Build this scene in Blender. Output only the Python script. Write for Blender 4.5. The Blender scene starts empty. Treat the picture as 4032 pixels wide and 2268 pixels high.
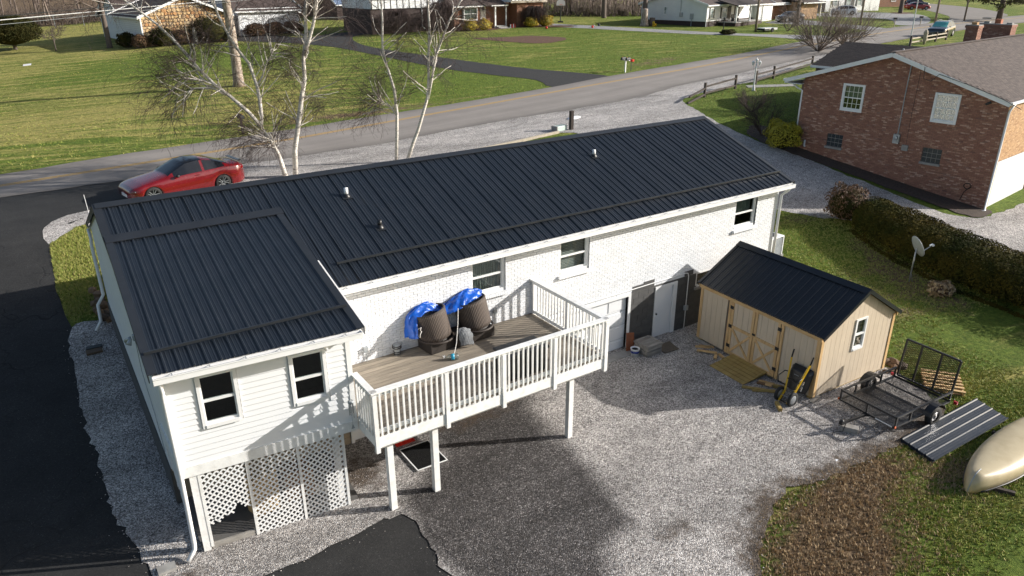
import bpy, bmesh, math, random
import numpy as np
from mathutils import Vector, Matrix, Euler
from mathutils.geometry import delaunay_2d_cdt
R = math.radians
random.seed(7); rng = np.random.default_rng(7)
scn = bpy.context.scene
COL = scn.collection

# ---------------------------------------------------------------- camera
CAM = Vector((-1.229, -18.887, 10.671))
yaw, pitch, roll = -0.593, -0.400, -0.003
f_ = Vector((-math.sin(yaw)*math.cos(pitch), math.cos(yaw)*math.cos(pitch), math.sin(pitch)))
r_ = Vector((math.cos(yaw), math.sin(yaw), 0)); u_ = r_.cross(f_)
r2_ = r_*math.cos(roll)+u_*math.sin(roll); u2_ = u_*math.cos(roll)-r_*math.sin(roll)
cam = bpy.data.cameras.new('camera'); camo = bpy.data.objects.new('camera', cam); COL.objects.link(camo)
m3 = Matrix((r2_, u2_, -f_)).transposed()
camo.matrix_world = Matrix.Translation(CAM) @ m3.to_4x4()
cam.sensor_fit = 'HORIZONTAL'; cam.sensor_width = 36; cam.lens = 2913.764/4032*36
cam.clip_start = .1; cam.clip_end = 4000
scn.camera = camo

# ---------------------------------------------------------------- light
SUN_EL, SX, SY = R(22.5), .893, -.449
sdir = Vector((SX*math.cos(SUN_EL), SY*math.cos(SUN_EL), math.sin(SUN_EL))).normalized()
w = bpy.data.worlds.new('World'); scn.world = w; w.use_nodes = True
nt = w.node_tree; nt.nodes.clear()
sk = nt.nodes.new('ShaderNodeTexSky'); sk.sky_type = 'NISHITA'; sk.sun_disc = False
sk.sun_elevation = SUN_EL; sk.sun_rotation = math.atan2(SX, SY)
sk.air_density = 1.0; sk.dust_density = 3.0; sk.ozone_density = 0.6; sk.altitude = 300
bg = nt.nodes.new('ShaderNodeBackground'); bg.inputs[1].default_value = 0.10
wo = nt.nodes.new('ShaderNodeOutputWorld')
nt.links.new(sk.outputs[0], bg.inputs[0]); nt.links.new(bg.outputs[0], wo.inputs[0])
sl = bpy.data.lights.new('sun', 'SUN'); sl.energy = 5.0; sl.angle = R(0.53); sl.color = (1.0, .965, .91)
so = bpy.data.objects.new('sun', sl); COL.objects.link(so); so.rotation_euler = sdir.to_track_quat('Z', 'Y').to_euler()
so.location = (30, -30, 40)
scn.view_settings.view_transform = 'Standard'; scn.view_settings.look = 'None'
scn.view_settings.exposure = 0.5; scn.view_settings.gamma = 1.0
scn.cycles.max_bounces = 6; scn.cycles.transparent_max_bounces = 12
scn.cycles.use_denoising = True

# ---------------------------------------------------------------- materials
def srgb(*c): return tuple(((v/255+.055)/1.055)**2.4 if v > 10 else v/255/12.92 for v in c)+(1,)
class NT:
    def __init__(s, name):
        s.m = bpy.data.materials.new(name); s.m.use_nodes = True; s.t = s.m.node_tree
        s.b = s.t.nodes['Principled BSDF']; s.o = s.t.nodes['Material Output']
    def n(s, typ, **k):
        nd = s.t.nodes.new('ShaderNode'+typ)
        for a, v in k.items():
            if a.startswith('i_'): nd.inputs[a[2:].replace('_', ' ')].default_value = v
            else: setattr(nd, a, v)
        return nd
    def l(s, a, b): s.t.links.new(a, b)
    def val(s, sock, v):
        if hasattr(v, 'is_linked'): s.l(v, sock)
        else: sock.default_value = v
    def pos(s, scale=(1, 1, 1), rot=(0, 0, 0)):
        g = s.n('NewGeometry'); mp = s.n('Mapping'); mp.inputs['Scale'].default_value = scale; mp.inputs['Rotation'].default_value = rot
        s.l(g.outputs['Position'], mp.inputs['Vector']); return mp.outputs[0]
    def post(s, scale, rz):
        g = s.n('NewGeometry'); mp = s.n('Mapping', vector_type='TEXTURE'); mp.inputs['Scale'].default_value = scale; mp.inputs['Rotation'].default_value = (0, 0, rz); s.l(g.outputs['Position'], mp.inputs['Vector']); return mp.outputs[0]
    def noise(s, vec, scale, detail=4, rough=.55, dist=0):
        nd = s.n('TexNoise'); s.l(vec, nd.inputs['Vector']); nd.inputs['Scale'].default_value = scale
        nd.inputs['Detail'].default_value = detail; nd.inputs['Roughness'].default_value = rough; nd.inputs['Distortion'].default_value = dist
        return nd.outputs[0]
    def vor(s, vec, scale, feat='F1', out='Distance'):
        nd = s.n('TexVoronoi', feature=feat); s.l(vec, nd.inputs['Vector']); nd.inputs['Scale'].default_value = scale
        return nd.outputs[out]
    def ramp(s, fac, stops, interp='LINEAR'):
        nd = s.n('ValToRGB'); s.l(fac, nd.inputs[0]); cr = nd.color_ramp; cr.interpolation = interp
        while len(cr.elements) < len(stops): cr.elements.new(.5)
        for e, (p, c) in zip(cr.elements, stops):
            e.position = p; e.color = c if hasattr(c, '__len__') else (c, c, c, 1)
        return nd.outputs[0]
    def mix(s, fac, a, b, typ='MIX'):
        nd = s.n('Mix', data_type='RGBA', blend_type=typ)
        s.val(nd.inputs[0], fac); s.val(nd.inputs[6], a); s.val(nd.inputs[7], b); return nd.outputs[2]
    def math(s, op, a, b=0., c=0., clamp=False):
        nd = s.n('Math', operation=op, use_clamp=clamp); s.val(nd.inputs[0], a); s.val(nd.inputs[1], b); s.val(nd.inputs[2], c); return nd.outputs[0]
    def attr(s, name):
        nd = s.n('Attribute', attribute_name=name); return nd.outputs['Fac']
    def rnd(s):
        oi = s.n('ObjectInfo'); g = s.n('NewGeometry')
        return s.math('FRACT', s.math('ADD', oi.outputs['Random'], g.outputs['Random Per Island']))
    def bump(s, h, dist=.01, strength=1.):
        nd = s.n('Bump'); s.l(h, nd.inputs['Height']); nd.inputs['Distance'].default_value = dist; nd.inputs['Strength'].default_value = strength
        s.l(nd.outputs[0], s.b.inputs['Normal'])
    def fin(s, col, rough=.7, metal=0, spec=.5):
        s.val(s.b.inputs['Base Color'], col); s.val(s.b.inputs['Roughness'], rough)
        s.b.inputs['Metallic'].default_value = metal; s.b.inputs['Specular IOR Level'].default_value = spec
        return s.m
def c4(c): return tuple(c)+(1,) if len(c) == 3 else tuple(c)
def M(name, c1, c2=None, scale=6, rough=.7, bump=0, bscale=80, metal=0, spec=.5, rnd=0., stretch=(1, 1, 1), lo=.35, hi=.7, coat=0):
    k = NT(name); c1 = c4(c1); c2 = c4(c2) if c2 else tuple(v*.8 for v in c1[:3])+(1,)
    p = k.pos(stretch); col = k.ramp(k.noise(p, scale), [(lo, c1), (hi, c2)])
    if rnd:
        col = k.mixv(col, k.math('MULTIPLY_ADD', k.rnd(), rnd, 1-rnd/2))
    if bump: k.bump(k.noise(p, bscale, 3), bump)
    rr = k.ramp(k.noise(p, scale*2.3), [(.3, rough*.85), (.7, min(1, rough*1.15))])
    k.b.inputs['Coat Weight'].default_value = coat
    return k.fin(col, rr, metal, spec)
def _mixv(s, col, v):
    nd = s.n('HueSaturation'); s.l(v, nd.inputs['Value']); s.l(col, nd.inputs['Color']); return nd.outputs[0]
NT.mixv = _mixv

MAT = {}
def build_materials():
    A = MAT
    A['roof'] = M('roof_metal', (.011, .015, .021), (.015, .019, .026), 1.5, .38, spec=.5)
    A['rooftrim'] = M('roof_trim', (.020, .023, .028), None, 2, .42)
    A['sheetmetal'] = M('sheet_metal', (.020, .026, .036), (.034, .04, .05), 3, .42)
    A['shedroof'] = M('shed_roof_metal', (.010, .012, .016), (.014, .017, .022), 2, .38)
    A['white'] = M('white_paint', (.80, .80, .79), (.74, .74, .73), 3, .55, .001, 120)
    A['trim'] = M('white_trim', (.82, .82, .81), (.77, .77, .76), 4, .45)
    A['vinyl'] = M('white_vinyl', (.80, .80, .80), (.76, .77, .78), 2, .42)
    A['whitebrick'] = M('painted_white_brick', (.79, .80, .815), (.71, .72, .735), 9, .75, .004, 45, rnd=.12)
    A['whitemortar'] = M('painted_white_mortar', (.62, .62, .61), (.54, .54, .53), 20, .85, .003, 60)
    A['deckwhite'] = M('weathered_white_paint', (.80, .80, .78), (.66, .65, .62), 7, .6, .002, 70, rnd=.08, lo=.45, hi=.8)
    A['darkblock'] = M('dark_painted_block', (.088, .085, .081), (.072, .070, .068), 5, .75, .003, 70, rnd=.12)
    A['darkjoint'] = M('dark_block_joint', (.10, .097, .09), None, 8, .85)
    A['tanblock'] = M('tan_block', (.34, .28, .2), (.27, .22, .16), 4, .85, .003, 60, rnd=.1)
    A['concrete'] = M('concrete', (.34, .33, .31), (.25, .24, .225), 4, .85, .003, 60)
    A['darkconcrete'] = M('porch_concrete', (.12, .115, .11), (.09, .085, .08), 3, .85, .002, 60)
    A['deckboard'] = M('deck_board', (.31, .265, .205), (.19, .16, .125), 5, .75, .002, 60, rnd=.35, stretch=(.35, 4, 4))
    A['greywood'] = M('grey_wood', (.34, .32, .29), (.2, .185, .165), 6, .8, .003, 60, rnd=.3, stretch=(.5, 2, 2))
    A['pine'] = M('new_pine', (.62, .42, .21), (.50, .31, .13), 5, .6, .001, 60, rnd=.18, stretch=(2.5, 2.5, .6))
    A['pinex'] = M('pine_board', (.60, .41, .2), (.47, .29, .12), 5, .6, .001, 60, rnd=.3, stretch=(2, .6, 2))
    A['treated'] = M('treated_lumber', (.36, .26, .085), (.26, .17, .05), 5, .65, .001, 60, rnd=.25, stretch=(.5, 3, 2))
    A['t111'] = M('shed_siding', (.57, .475, .355), (.52, .43, .32), 4, .75, .001, 60, rnd=.05, stretch=(2, 2, .5))
    A['t111gap'] = M('siding_groove', (.13, .11, .09), None, 4, .85)
    A['black'] = M('black_metal', (.012, .012, .013), (.018, .018, .019), 8, .42)
    A['blackpl'] = M('black_plastic', (.012, .012, .013), (.016, .016, .017), 8, .38)
    A['rubber'] = M('rubber', (.014, .014, .014), (.02, .02, .02), 12, .8)
    A['chrome'] = M('bright_metal', (.6, .6, .62), (.5, .5, .52), 8, .25, metal=1)
    A['galv'] = M('galvanised_metal', (.42, .44, .46), (.32, .34, .36), 12, .45, metal=.7)
    A['greymetal'] = M('grey_metal', (.36, .38, .39), (.29, .31, .32), 6, .5)
    A['yellow'] = M('yellow_paint', (.72, .43, .012), None, 5, .35)
    A['red'] = M('red_plastic', (.7, .02, .008), (.6, .018, .01), 5, .4)
    A['orange'] = M('orange_lens', (.75, .13, .02), None, 5, .3); A['claypipe'] = M('clay_flue', (.42, .14, .07), None, 5, .8)
    A['wicker'] = wicker_mat()
    A['wickerdark'] = M('dark_wicker', (.028, .021, .017), (.016, .012, .010), 60, .6, .004, 90)
    A['tarp'] = M('blue_tarp', (.004, .10, .52), (.004, .07, .38), 7, .32, .012, 14)
    A['greycloth'] = M('grey_cloth', (.2, .21, .22), (.12, .125, .13), 25, .95, .006, 60)
    A['rope'] = M('rope', (.72, .7, .66), None, 40, .9)
    A['canoe'] = M('canoe_hull', (.50, .42, .27), (.40, .325, .195), 3, .38, .001, 40, lo=.4, hi=.75)
    A['glass'] = glass_mat('window_glass', .02)
    A['clearpl'] = glass_mat('clear_plastic', .3)
    A['blocklens'] = M('glass_block', (.05, .06, .065), (.03, .035, .04), 12, .18, .004, 30)
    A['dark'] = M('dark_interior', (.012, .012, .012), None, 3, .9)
    A['curtain'] = M('curtain', (.30, .33, .31), (.2, .23, .21), 6, .85)
    A['blind'] = M('blind', (.56, .55, .52), None, 6, .6)
    A['carred'] = M('car_paint_red', (.165, .003, .006), (.15, .003, .005), 2, .25, coat=1.)
    A['carglass'] = M('car_glass', (.010, .012, .016), None, 2, .06, spec=.7)
    A['carblack'] = M('car_paint_black', (.010, .011, .014), None, 2, .25, coat=1.)
    A['carwhite'] = M('car_paint_white', (.72, .74, .76), None, 2, .28, coat=1.)
    A['carred2'] = M('car_paint_dark_red', (.30, .02, .02), None, 2, .28, coat=1.)
    A['carblue'] = M('car_paint_navy', (.015, .02, .035), None, 2, .25, coat=1.)
    A['headlight'] = M('headlight', (.5, .52, .55), (.25, .26, .28), 20, .12, spec=.8)
    A['taillight'] = M('tail_light', (.45, .01, .012), (.3, .008, .01), 20, .15, spec=.8)
    A['teal'] = M('windshield_sunshade', (.10, .42, .40), None, 5, .5)
    A['brick'] = brick_mat('brown_brick', [(0, srgb(138, 96, 80)), (.35, srgb(158, 114, 96)), (.6, srgb(146, 102, 84)), (.8, srgb(170, 128, 106)), (.93, srgb(194, 158, 138)), (1, srgb(120, 86, 76))])
    A['mortar'] = M('brick_mortar', (.16, .105, .085), (.12, .08, .065), 15, .9)
    A['tanbrick'] = brick_mat('tan_brick', [(0, srgb(178, 140, 98)), (.5, srgb(196, 158, 114)), (.8, srgb(162, 122, 84)), (1, srgb(208, 172, 130))])
    A['farbrick'] = brick_tex('far_brick', srgb(150, 98, 68), srgb(120, 76, 54), (.18, .13, .1, 1))
    A['fartan'] = brick_tex('far_tan_brick', srgb(196, 156, 110), srgb(140, 104, 76), (.3, .24, .18, 1))
    A['shingle'] = M('brown_shingle', (.098, .074, .064), (.070, .052, .046), 9, .95, .006, 70, rnd=.45)
    A['shingledark'] = M('dark_shingle', (.045, .032, .028), (.03, .022, .02), 9, .95, .006, 70, rnd=.5)
    A['farshingle'] = M('far_shingle', (.085, .06, .052), (.06, .045, .04), 5, .95, .008, 30)
    A['stone'] = brick_mat('tan_field_stone', [(0, srgb(204, 174, 130)), (.3, srgb(190, 154, 108)), (.55, srgb(216, 192, 152)), (.75, srgb(176, 128, 82)), (.9, srgb(204, 182, 148)), (1, srgb(156, 126, 96))], bump=.02)
    A['stonemortar'] = M('stone_mortar', (.20, .14, .09), None, 10, .9)
    A['rock'] = brick_mat('yard_rock', [(0, srgb(120, 96, 74)), (.4, srgb(96, 80, 66)), (.7, srgb(140, 112, 84)), (1, srgb(80, 70, 62))], bump=.03)
    A['firewood'] = brick_mat('split_wood', [(0, srgb(150, 110, 72)), (.4, srgb(96, 66, 46)), (.7, srgb(176, 134, 92)), (1, srgb(70, 52, 40))], bump=.02)
    A['siding'] = M('far_white_siding', (.74, .75, .75), (.68, .69, .70), 1, .6)
    A['shutter'] = M('shutter', (.03, .035, .035), None, 3, .6)
    A['brownskirt'] = M('brown_skirting', (.05, .032, .028), None, 3, .8)
    A['darkwood'] = M('dark_rail_wood', (.055, .04, .032), (.03, .022, .018), 8, .85, .004, 50, rnd=.3)
    A['timber'] = M('landscape_timber', (.46, .4, .32), (.34, .29, .22), 8, .85, .004, 50)
    A['pole'] = M('utility_pole_wood', (.32, .25, .19), (.22, .165, .125), 6, .85, .004, 40, stretch=(3, 3, .3))
    A['birch'] = birch_mat()
    A['twig'] = M('birch_twig', (.075, .048, .042), (.048, .032, .029), 3, .85)
    A['bark'] = M('grey_bark', (.16, .125, .10), (.09, .07, .058), 7, .95, .012, 26, stretch=(2, 2, .5))
    A['woodtwig'] = M('wood_twig', (.17, .13, .105), (.11, .085, .07), 1.5, .9)
    A['sycamore'] = M('pale_bark', (.44, .37, .31), (.24, .18, .14), 5, .9, .01, 20, stretch=(1.5, 1.5, .6), lo=.4, hi=.6)
    A['leafdark'] = M('yew_leaf', (.022, .026, .008), (.045, .038, .010), 2, .9, rnd=.4, spec=.1)
    A['leafhedge'] = M('hedge_leaf', (.030, .036, .007), (.085, .062, .010), 1.0, .9, rnd=.5, spec=.1)
    A['leafgold'] = M('gold_cypress_leaf', (.36, .32, .02), (.22, .20, .014), 2.2, .7, rnd=.4)
    A['leafgold2'] = M('bright_gold_leaf', (.50, .36, .025), (.34, .24, .02), 2.2, .7, rnd=.4)
    A['leafred'] = M('rusty_leaf', (.12, .06, .03), (.08, .05, .02), 3, .8, rnd=.5)
    A['leafpine'] = M('pine_needle', (.06, .065, .018), (.11, .095, .025), 1.5, .75, rnd=.4)
    A['snow'] = M('snow', (.85, .87, .9), None, 3, .6, .02, 12)
    A['mulch'] = M('mulch', (.13, .06, .035), (.07, .035, .022), 12, .95, .02, 30)
    A['mulchdk'] = M('leaf_litter', (.075, .052, .038), (.04, .028, .022), 9, .95, .03, 26)
    A['mat'] = M('doormat', (.14, .115, .085), (.1, .08, .06), 20, .95, .004, 120)
    A['screen'] = screen_mat()
    A['mesh'] = A['black']
    A['pebble'] = brick_mat('pebble', [(0, srgb(160, 154, 150)), (.25, srgb(208, 200, 196)), (.5, srgb(124, 118, 114)), (.75, srgb(186, 176, 170)), (.9, srgb(228, 222, 216)), (1, srgb(98, 92, 90))], rough=.85)
    A['pebbledk'] = brick_mat('dark_pebble', [(0, srgb(96, 92, 92)), (.3, srgb(74, 70, 70)), (.6, srgb(118, 112, 110)), (.8, srgb(60, 57, 57)), (1, srgb(150, 144, 140))], rough=.85)
    A['grassblade'] = brick_mat('grass_blade', [(0, (.20, .28, .035, 1)), (.3, (.27, .32, .05, 1)), (.55, (.36, .34, .085, 1)), (.8, (.46, .39, .14, 1)), (1, (.16, .24, .03, 1))], rough=.7)
    A['deadblade'] = brick_mat('dead_grass_blade', [(0, (.46, .34, .19, 1)), (.4, (.32, .22, .12, 1)), (.7, (.55, .42, .25, 1)), (1, (.22, .14, .08, 1))], rough=.8)
    A['lawn'] = lawn_mat(); A['gravel'] = gravel_mat(); A['asphalt'] = asphalt_mat('drive_asphalt', .023, .036, .9)
    A['farasphalt'] = asphalt_mat('sealed_asphalt', .034, .042, .2); A['road'] = road_mat(); A['farconc'] = asphalt_mat('pale_drive', .26, .32, .3)
    A['linepaint'] = M('yellow_line_paint', (.55, .33, .07), (.42, .26, .07), 9, .8)
    A['hill'] = M('hill', (.16, .14, .13), None, .05, .95)

def wicker_mat():
    k = NT('brown_wicker'); g = k.n('TexCoord'); mp = k.n('Mapping'); k.l(g.outputs['UV'], mp.inputs[0])
    wv = k.n('TexWave', bands_direction='X'); k.l(mp.outputs[0], wv.inputs[0]); wv.inputs['Scale'].default_value = 2.2
    w2 = k.n('TexWave', bands_direction='Y'); k.l(mp.outputs[0], w2.inputs[0]); w2.inputs['Scale'].default_value = 1.6
    h = k.math('MULTIPLY', wv.outputs[1], w2.outputs[1])
    col = k.ramp(h, [(0, (.035, .025, .019, 1)), (.5, (.13, .097, .076, 1)), (1, (.22, .17, .14, 1))])
    k.bump(h, .01); return k.fin(col, .6)
def glass_mat(name, rough):
    k = NT(name); t = k.t; gl = k.n('BsdfGlossy'); gl.inputs['Roughness'].default_value = rough
    tr = k.n('BsdfTransparent'); tr.inputs[0].default_value = (.82, .86, .85, 1)
    fr = k.n('Fresnel'); gq = k.n('NewGeometry'); k.l(k.math('MULTIPLY_ADD', gq.outputs['Backfacing'], 1/1.5-1.5, 1.5), fr.inputs[0])
    nb = k.n('Bump'); nb.inputs['Distance'].default_value = .002; k.l(k.noise(k.pos(), 2.5, 1), nb.inputs['Height']); k.l(nb.outputs[0], gl.inputs['Normal'])
    mx = k.n('MixShader'); fa = k.math('MULTIPLY_ADD', fr.outputs[0], 1., .06)
    k.l(fa, mx.inputs[0]); k.l(tr.outputs[0], mx.inputs[1]); k.l(gl.outputs[0], mx.inputs[2]); k.l(mx.outputs[0], k.o.inputs[0]); return k.m
def screen_mat():
    k = NT('insect_screen'); d = k.n('BsdfDiffuse'); d.inputs[0].default_value = (.02, .02, .02, 1); tr = k.n('BsdfTransparent')
    mx = k.n('MixShader'); mx.inputs[0].default_value = .72; k.l(tr.outputs[0], mx.inputs[1]); k.l(d.outputs[0], mx.inputs[2]); k.l(mx.outputs[0], k.o.inputs[0]); return k.m
def brick_mat(name, stops, rough=.88, bump=.003):
    k = NT(name); r = k.rnd(); col = k.ramp(r, stops)
    p = k.pos(); n = k.noise(p, 14); col = k.mixv(col, k.ramp(n, [(.3, .8), (.75, 1.15)]))
    if bump: k.bump(k.noise(p, 55, 3), bump)
    return k.fin(col, rough)
def brick_tex(name, a, b, m):
    k = NT(name); tc = k.n('TexCoord'); bt = k.n('TexBrick'); k.l(tc.outputs['UV'], bt.inputs['Vector'])
    bt.inputs['Color1'].default_value = a; bt.inputs['Color2'].default_value = b; bt.inputs['Mortar'].default_value = m
    bt.inputs['Scale'].default_value = 1; bt.inputs['Brick Width'].default_value = .21; bt.inputs['Row Height'].default_value = .07; bt.inputs['Mortar Size'].default_value = .008
    k.bump(bt.outputs['Fac'], .004); return k.fin(bt.outputs[0], .9)
def birch_mat():
    k = NT('birch_bark'); p = k.pos((1, 1, 5)); n = k.noise(p, 3.2, 5, .65); g = k.pos((3, 3, 14)); n2 = k.noise(g, 2.2, 3)
    col = k.ramp(n, [(.38, (.80, .75, .69, 1)), (.58, (.66, .60, .53, 1)), (.72, (.22, .17, .14, 1))])
    col = k.mix(k.ramp(n2, [(.60, 0.), (.68, 1.)]), col, (.05, .04, .035, 1)); k.bump(n, .01); return k.fin(col, .8)
def lawn_mat():
    k = NT('lawn'); p = k.pos(); ps = k.post((3.2, .5, 1), R(168))
    big = k.noise(p, .075, 4, .6); shade_streak = k.noise(ps, .62, 6, .66, .5); clump = k.noise(p, 2.4, 5, .7, .3); fine = k.noise(p, 7., 4, .7); blade = k.noise(k.pos((1, 2.2, 1)), 26, 3, .8)  # stretched noise: low-sun shadow streaks put into the lawn colour
    wv = k.n('TexWave', bands_direction='Y', wave_profile='SIN'); k.l(k.pos((1, 1, 1), (0, 0, R(12))), wv.inputs[0]); wv.inputs['Scale'].default_value = .16; wv.inputs['Distortion'].default_value = 3.; wv.inputs['Detail'].default_value = 2.; wv.inputs['Detail Scale'].default_value = .6
    green = k.ramp(fine, [(.25, (.050, .088, .010, 1)), (.5, (.105, .155, .020, 1)), (.8, (.20, .225, .040, 1))])
    straw = k.ramp(fine, [(.25, (.18, .165, .045, 1)), (.5, (.32, .285, .085, 1)), (.8, (.47, .42, .15, 1))])
    s = k.math('ADD', k.math('MULTIPLY', big, .55), k.math('MULTIPLY', shade_streak, 1.7)); s = k.math('ADD', s, k.math('MULTIPLY', clump, .35)); s = k.math('ADD', s, k.math('MULTIPLY', wv.outputs[1], .12))
    s = k.math('ADD', s, k.math('MULTIPLY', k.math('SUBTRACT', k.attr('dry'), .5), .75))
    col = k.mix(k.ramp(k.math('MULTIPLY', s, .5), [(.66, 0.), (.84, 1.)]), green, straw)
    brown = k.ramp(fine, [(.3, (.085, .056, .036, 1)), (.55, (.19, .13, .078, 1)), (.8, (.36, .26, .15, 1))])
    d = k.math('ADD', k.attr('dirt_shade'), k.math('MULTIPLY', k.math('SUBTRACT', k.noise(p, 1.3, 5, .7), .5), 1.1)); d = k.math('ADD', d, k.math('MULTIPLY', k.math('SUBTRACT', shade_streak, .62), .9))  # bare soil, plus shade coloured into the lawn by the hedge
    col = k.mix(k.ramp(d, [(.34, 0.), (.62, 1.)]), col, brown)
    col = k.mixv(col, k.math('MULTIPLY', k.ramp(blade, [(.28, .5), (.5, 1.), (.75, 1.5)]), k.ramp(clump, [(.32, .72), (.62, 1.15)])))
    h = k.math('ADD', k.math('MULTIPLY', blade, .5), k.math('ADD', k.math('MULTIPLY', fine, .7), k.math('MULTIPLY', clump, 1.2))); k.bump(h, .09, 1.)
    return k.fin(col, .95, 0, .2)
def gravel_mat():
    k = NT('gravel'); p = k.pos(); v = k.vor(p, 42, 'F1', 'Color'); d = k.vor(p, 42); n = k.noise(p, .8, 5, .65); f = k.noise(p, 9, 3)
    hs = k.n('SeparateColor'); k.l(v, hs.inputs[0])
    light = k.ramp(hs.outputs[0], [(0, (.10, .092, .086, 1)), (.35, (.27, .25, .235, 1)), (.7, (.44, .41, .388, 1)), (1, (.70, .665, .63, 1))])
    dark = k.ramp(hs.outputs[0], [(0, (.03, .027, .026, 1)), (.5, (.062, .056, .053, 1)), (.85, (.13, .12, .115, 1)), (1, (.3, .28, .27, 1))])
    soil = k.ramp(f, [(.3, (.045, .032, .024, 1)), (.7, (.11, .08, .056, 1))])
    a = k.math('ADD', k.attr('dark'), k.math('MULTIPLY', k.math('SUBTRACT', n, .5), 1.3))
    col = k.mix(k.ramp(a, [(.25, 0.), (.8, 1.)]), light, dark)
    a2 = k.math('ADD', k.attr('soil'), k.math('MULTIPLY', k.math('SUBTRACT', k.noise(p, 2.1, 5, .7), .5), 1.1))
    col = k.mix(k.ramp(a2, [(.42, 0.), (.7, .9)]), col, soil)
    col = k.mixv(col, k.math('MULTIPLY', k.ramp(k.noise(p, 3.2, 4, .7), [(.3, .72), (.7, 1.12)]), k.ramp(k.noise(k.pos((.5, 1.6, 1), (0, 0, R(35))), .55, 4, .6), [(.32, .68), (.62, 1.1)])))
    mr = k.n('MapRange'); k.l(k.attr('dark'), mr.inputs[0]); mr.inputs[1].default_value = -.6; mr.inputs[2].default_value = -.2; mr.inputs[3].default_value = 1.4; mr.inputs[4].default_value = 1.2; col = k.mixv(col, mr.outputs[0])
    k.bump(k.math('SUBTRACT', 1., d), .04, .8); return k.fin(col, .9, 0, .3)
def asphalt_mat(name, a, b, crack):
    k = NT(name); p = k.pos(); n = k.noise(p, 1.1, 5, .6); f = k.noise(p, 70, 2); sp = k.vor(p, 55, 'F1', 'Color')
    col = k.ramp(n, [(.3, (a, a*.99, a*.98, 1)), (.7, (b, b*.98, b*.96, 1))])
    hs = k.n('SeparateColor'); k.l(sp, hs.inputs[0]); col = k.mixv(col, k.ramp(hs.outputs[0], [(0, .7), (.8, 1.1), (.97, 1.25), (1, 2.2)]))
    wp = k.n('VectorMath', operation='ADD'); nn = k.n('TexNoise'); nn.inputs['Scale'].default_value = 1.6; k.l(p, nn.inputs['Vector']); k.l(p, wp.inputs[0]); k.l(nn.outputs['Color'], wp.inputs[1])
    cr = k.vor(wp.outputs[0], .55, 'DISTANCE_TO_EDGE'); c2 = k.vor(wp.outputs[0], 2.2, 'DISTANCE_TO_EDGE')
    msk = k.math('MULTIPLY', k.ramp(k.math('MINIMUM', cr, k.math('MULTIPLY', c2, 2.2)), [(0, 1.), (.018, 0.)]), k.math('MULTIPLY', k.ramp(k.noise(p, .22, 3), [(.46, 0.), (.6, 1.)]), crack))
    col = k.mix(msk, col, (.008, .008, .008, 1)); k.bump(k.math('SUBTRACT', f, k.math('MULTIPLY', msk, 2.)), .008); return k.fin(col, .9, 0, .3)
def road_mat():
    k = NT('road_asphalt'); p = k.pos(); tr = k.attr('lane'); f = k.noise(p, 60, 2); n = k.noise(p, .35, 5, .65)
    col = k.ramp(n, [(.3, (.235, .212, .192, 1)), (.7, (.285, .258, .234, 1))])
    st = k.ramp(tr, [(0, .72), (.12, .92), (.28, 1.06), (.38, .93), (.5, 1.07), (.62, .93), (.74, 1.05), (.86, .97), (1, .62)]); col = k.mixv(col, st)
    str_ = k.noise(k.post((8, .45, 1), R(12)), 1.2, 4); col = k.mixv(col, k.ramp(str_, [(.3, .93), (.7, 1.06)]))
    col = k.mixv(col, k.ramp(k.noise(p, 40, 2), [(.3, .9), (.7, 1.1)])); k.bump(f, .006); return k.fin(col, .85, 0, .3)
build_materials()

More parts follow.
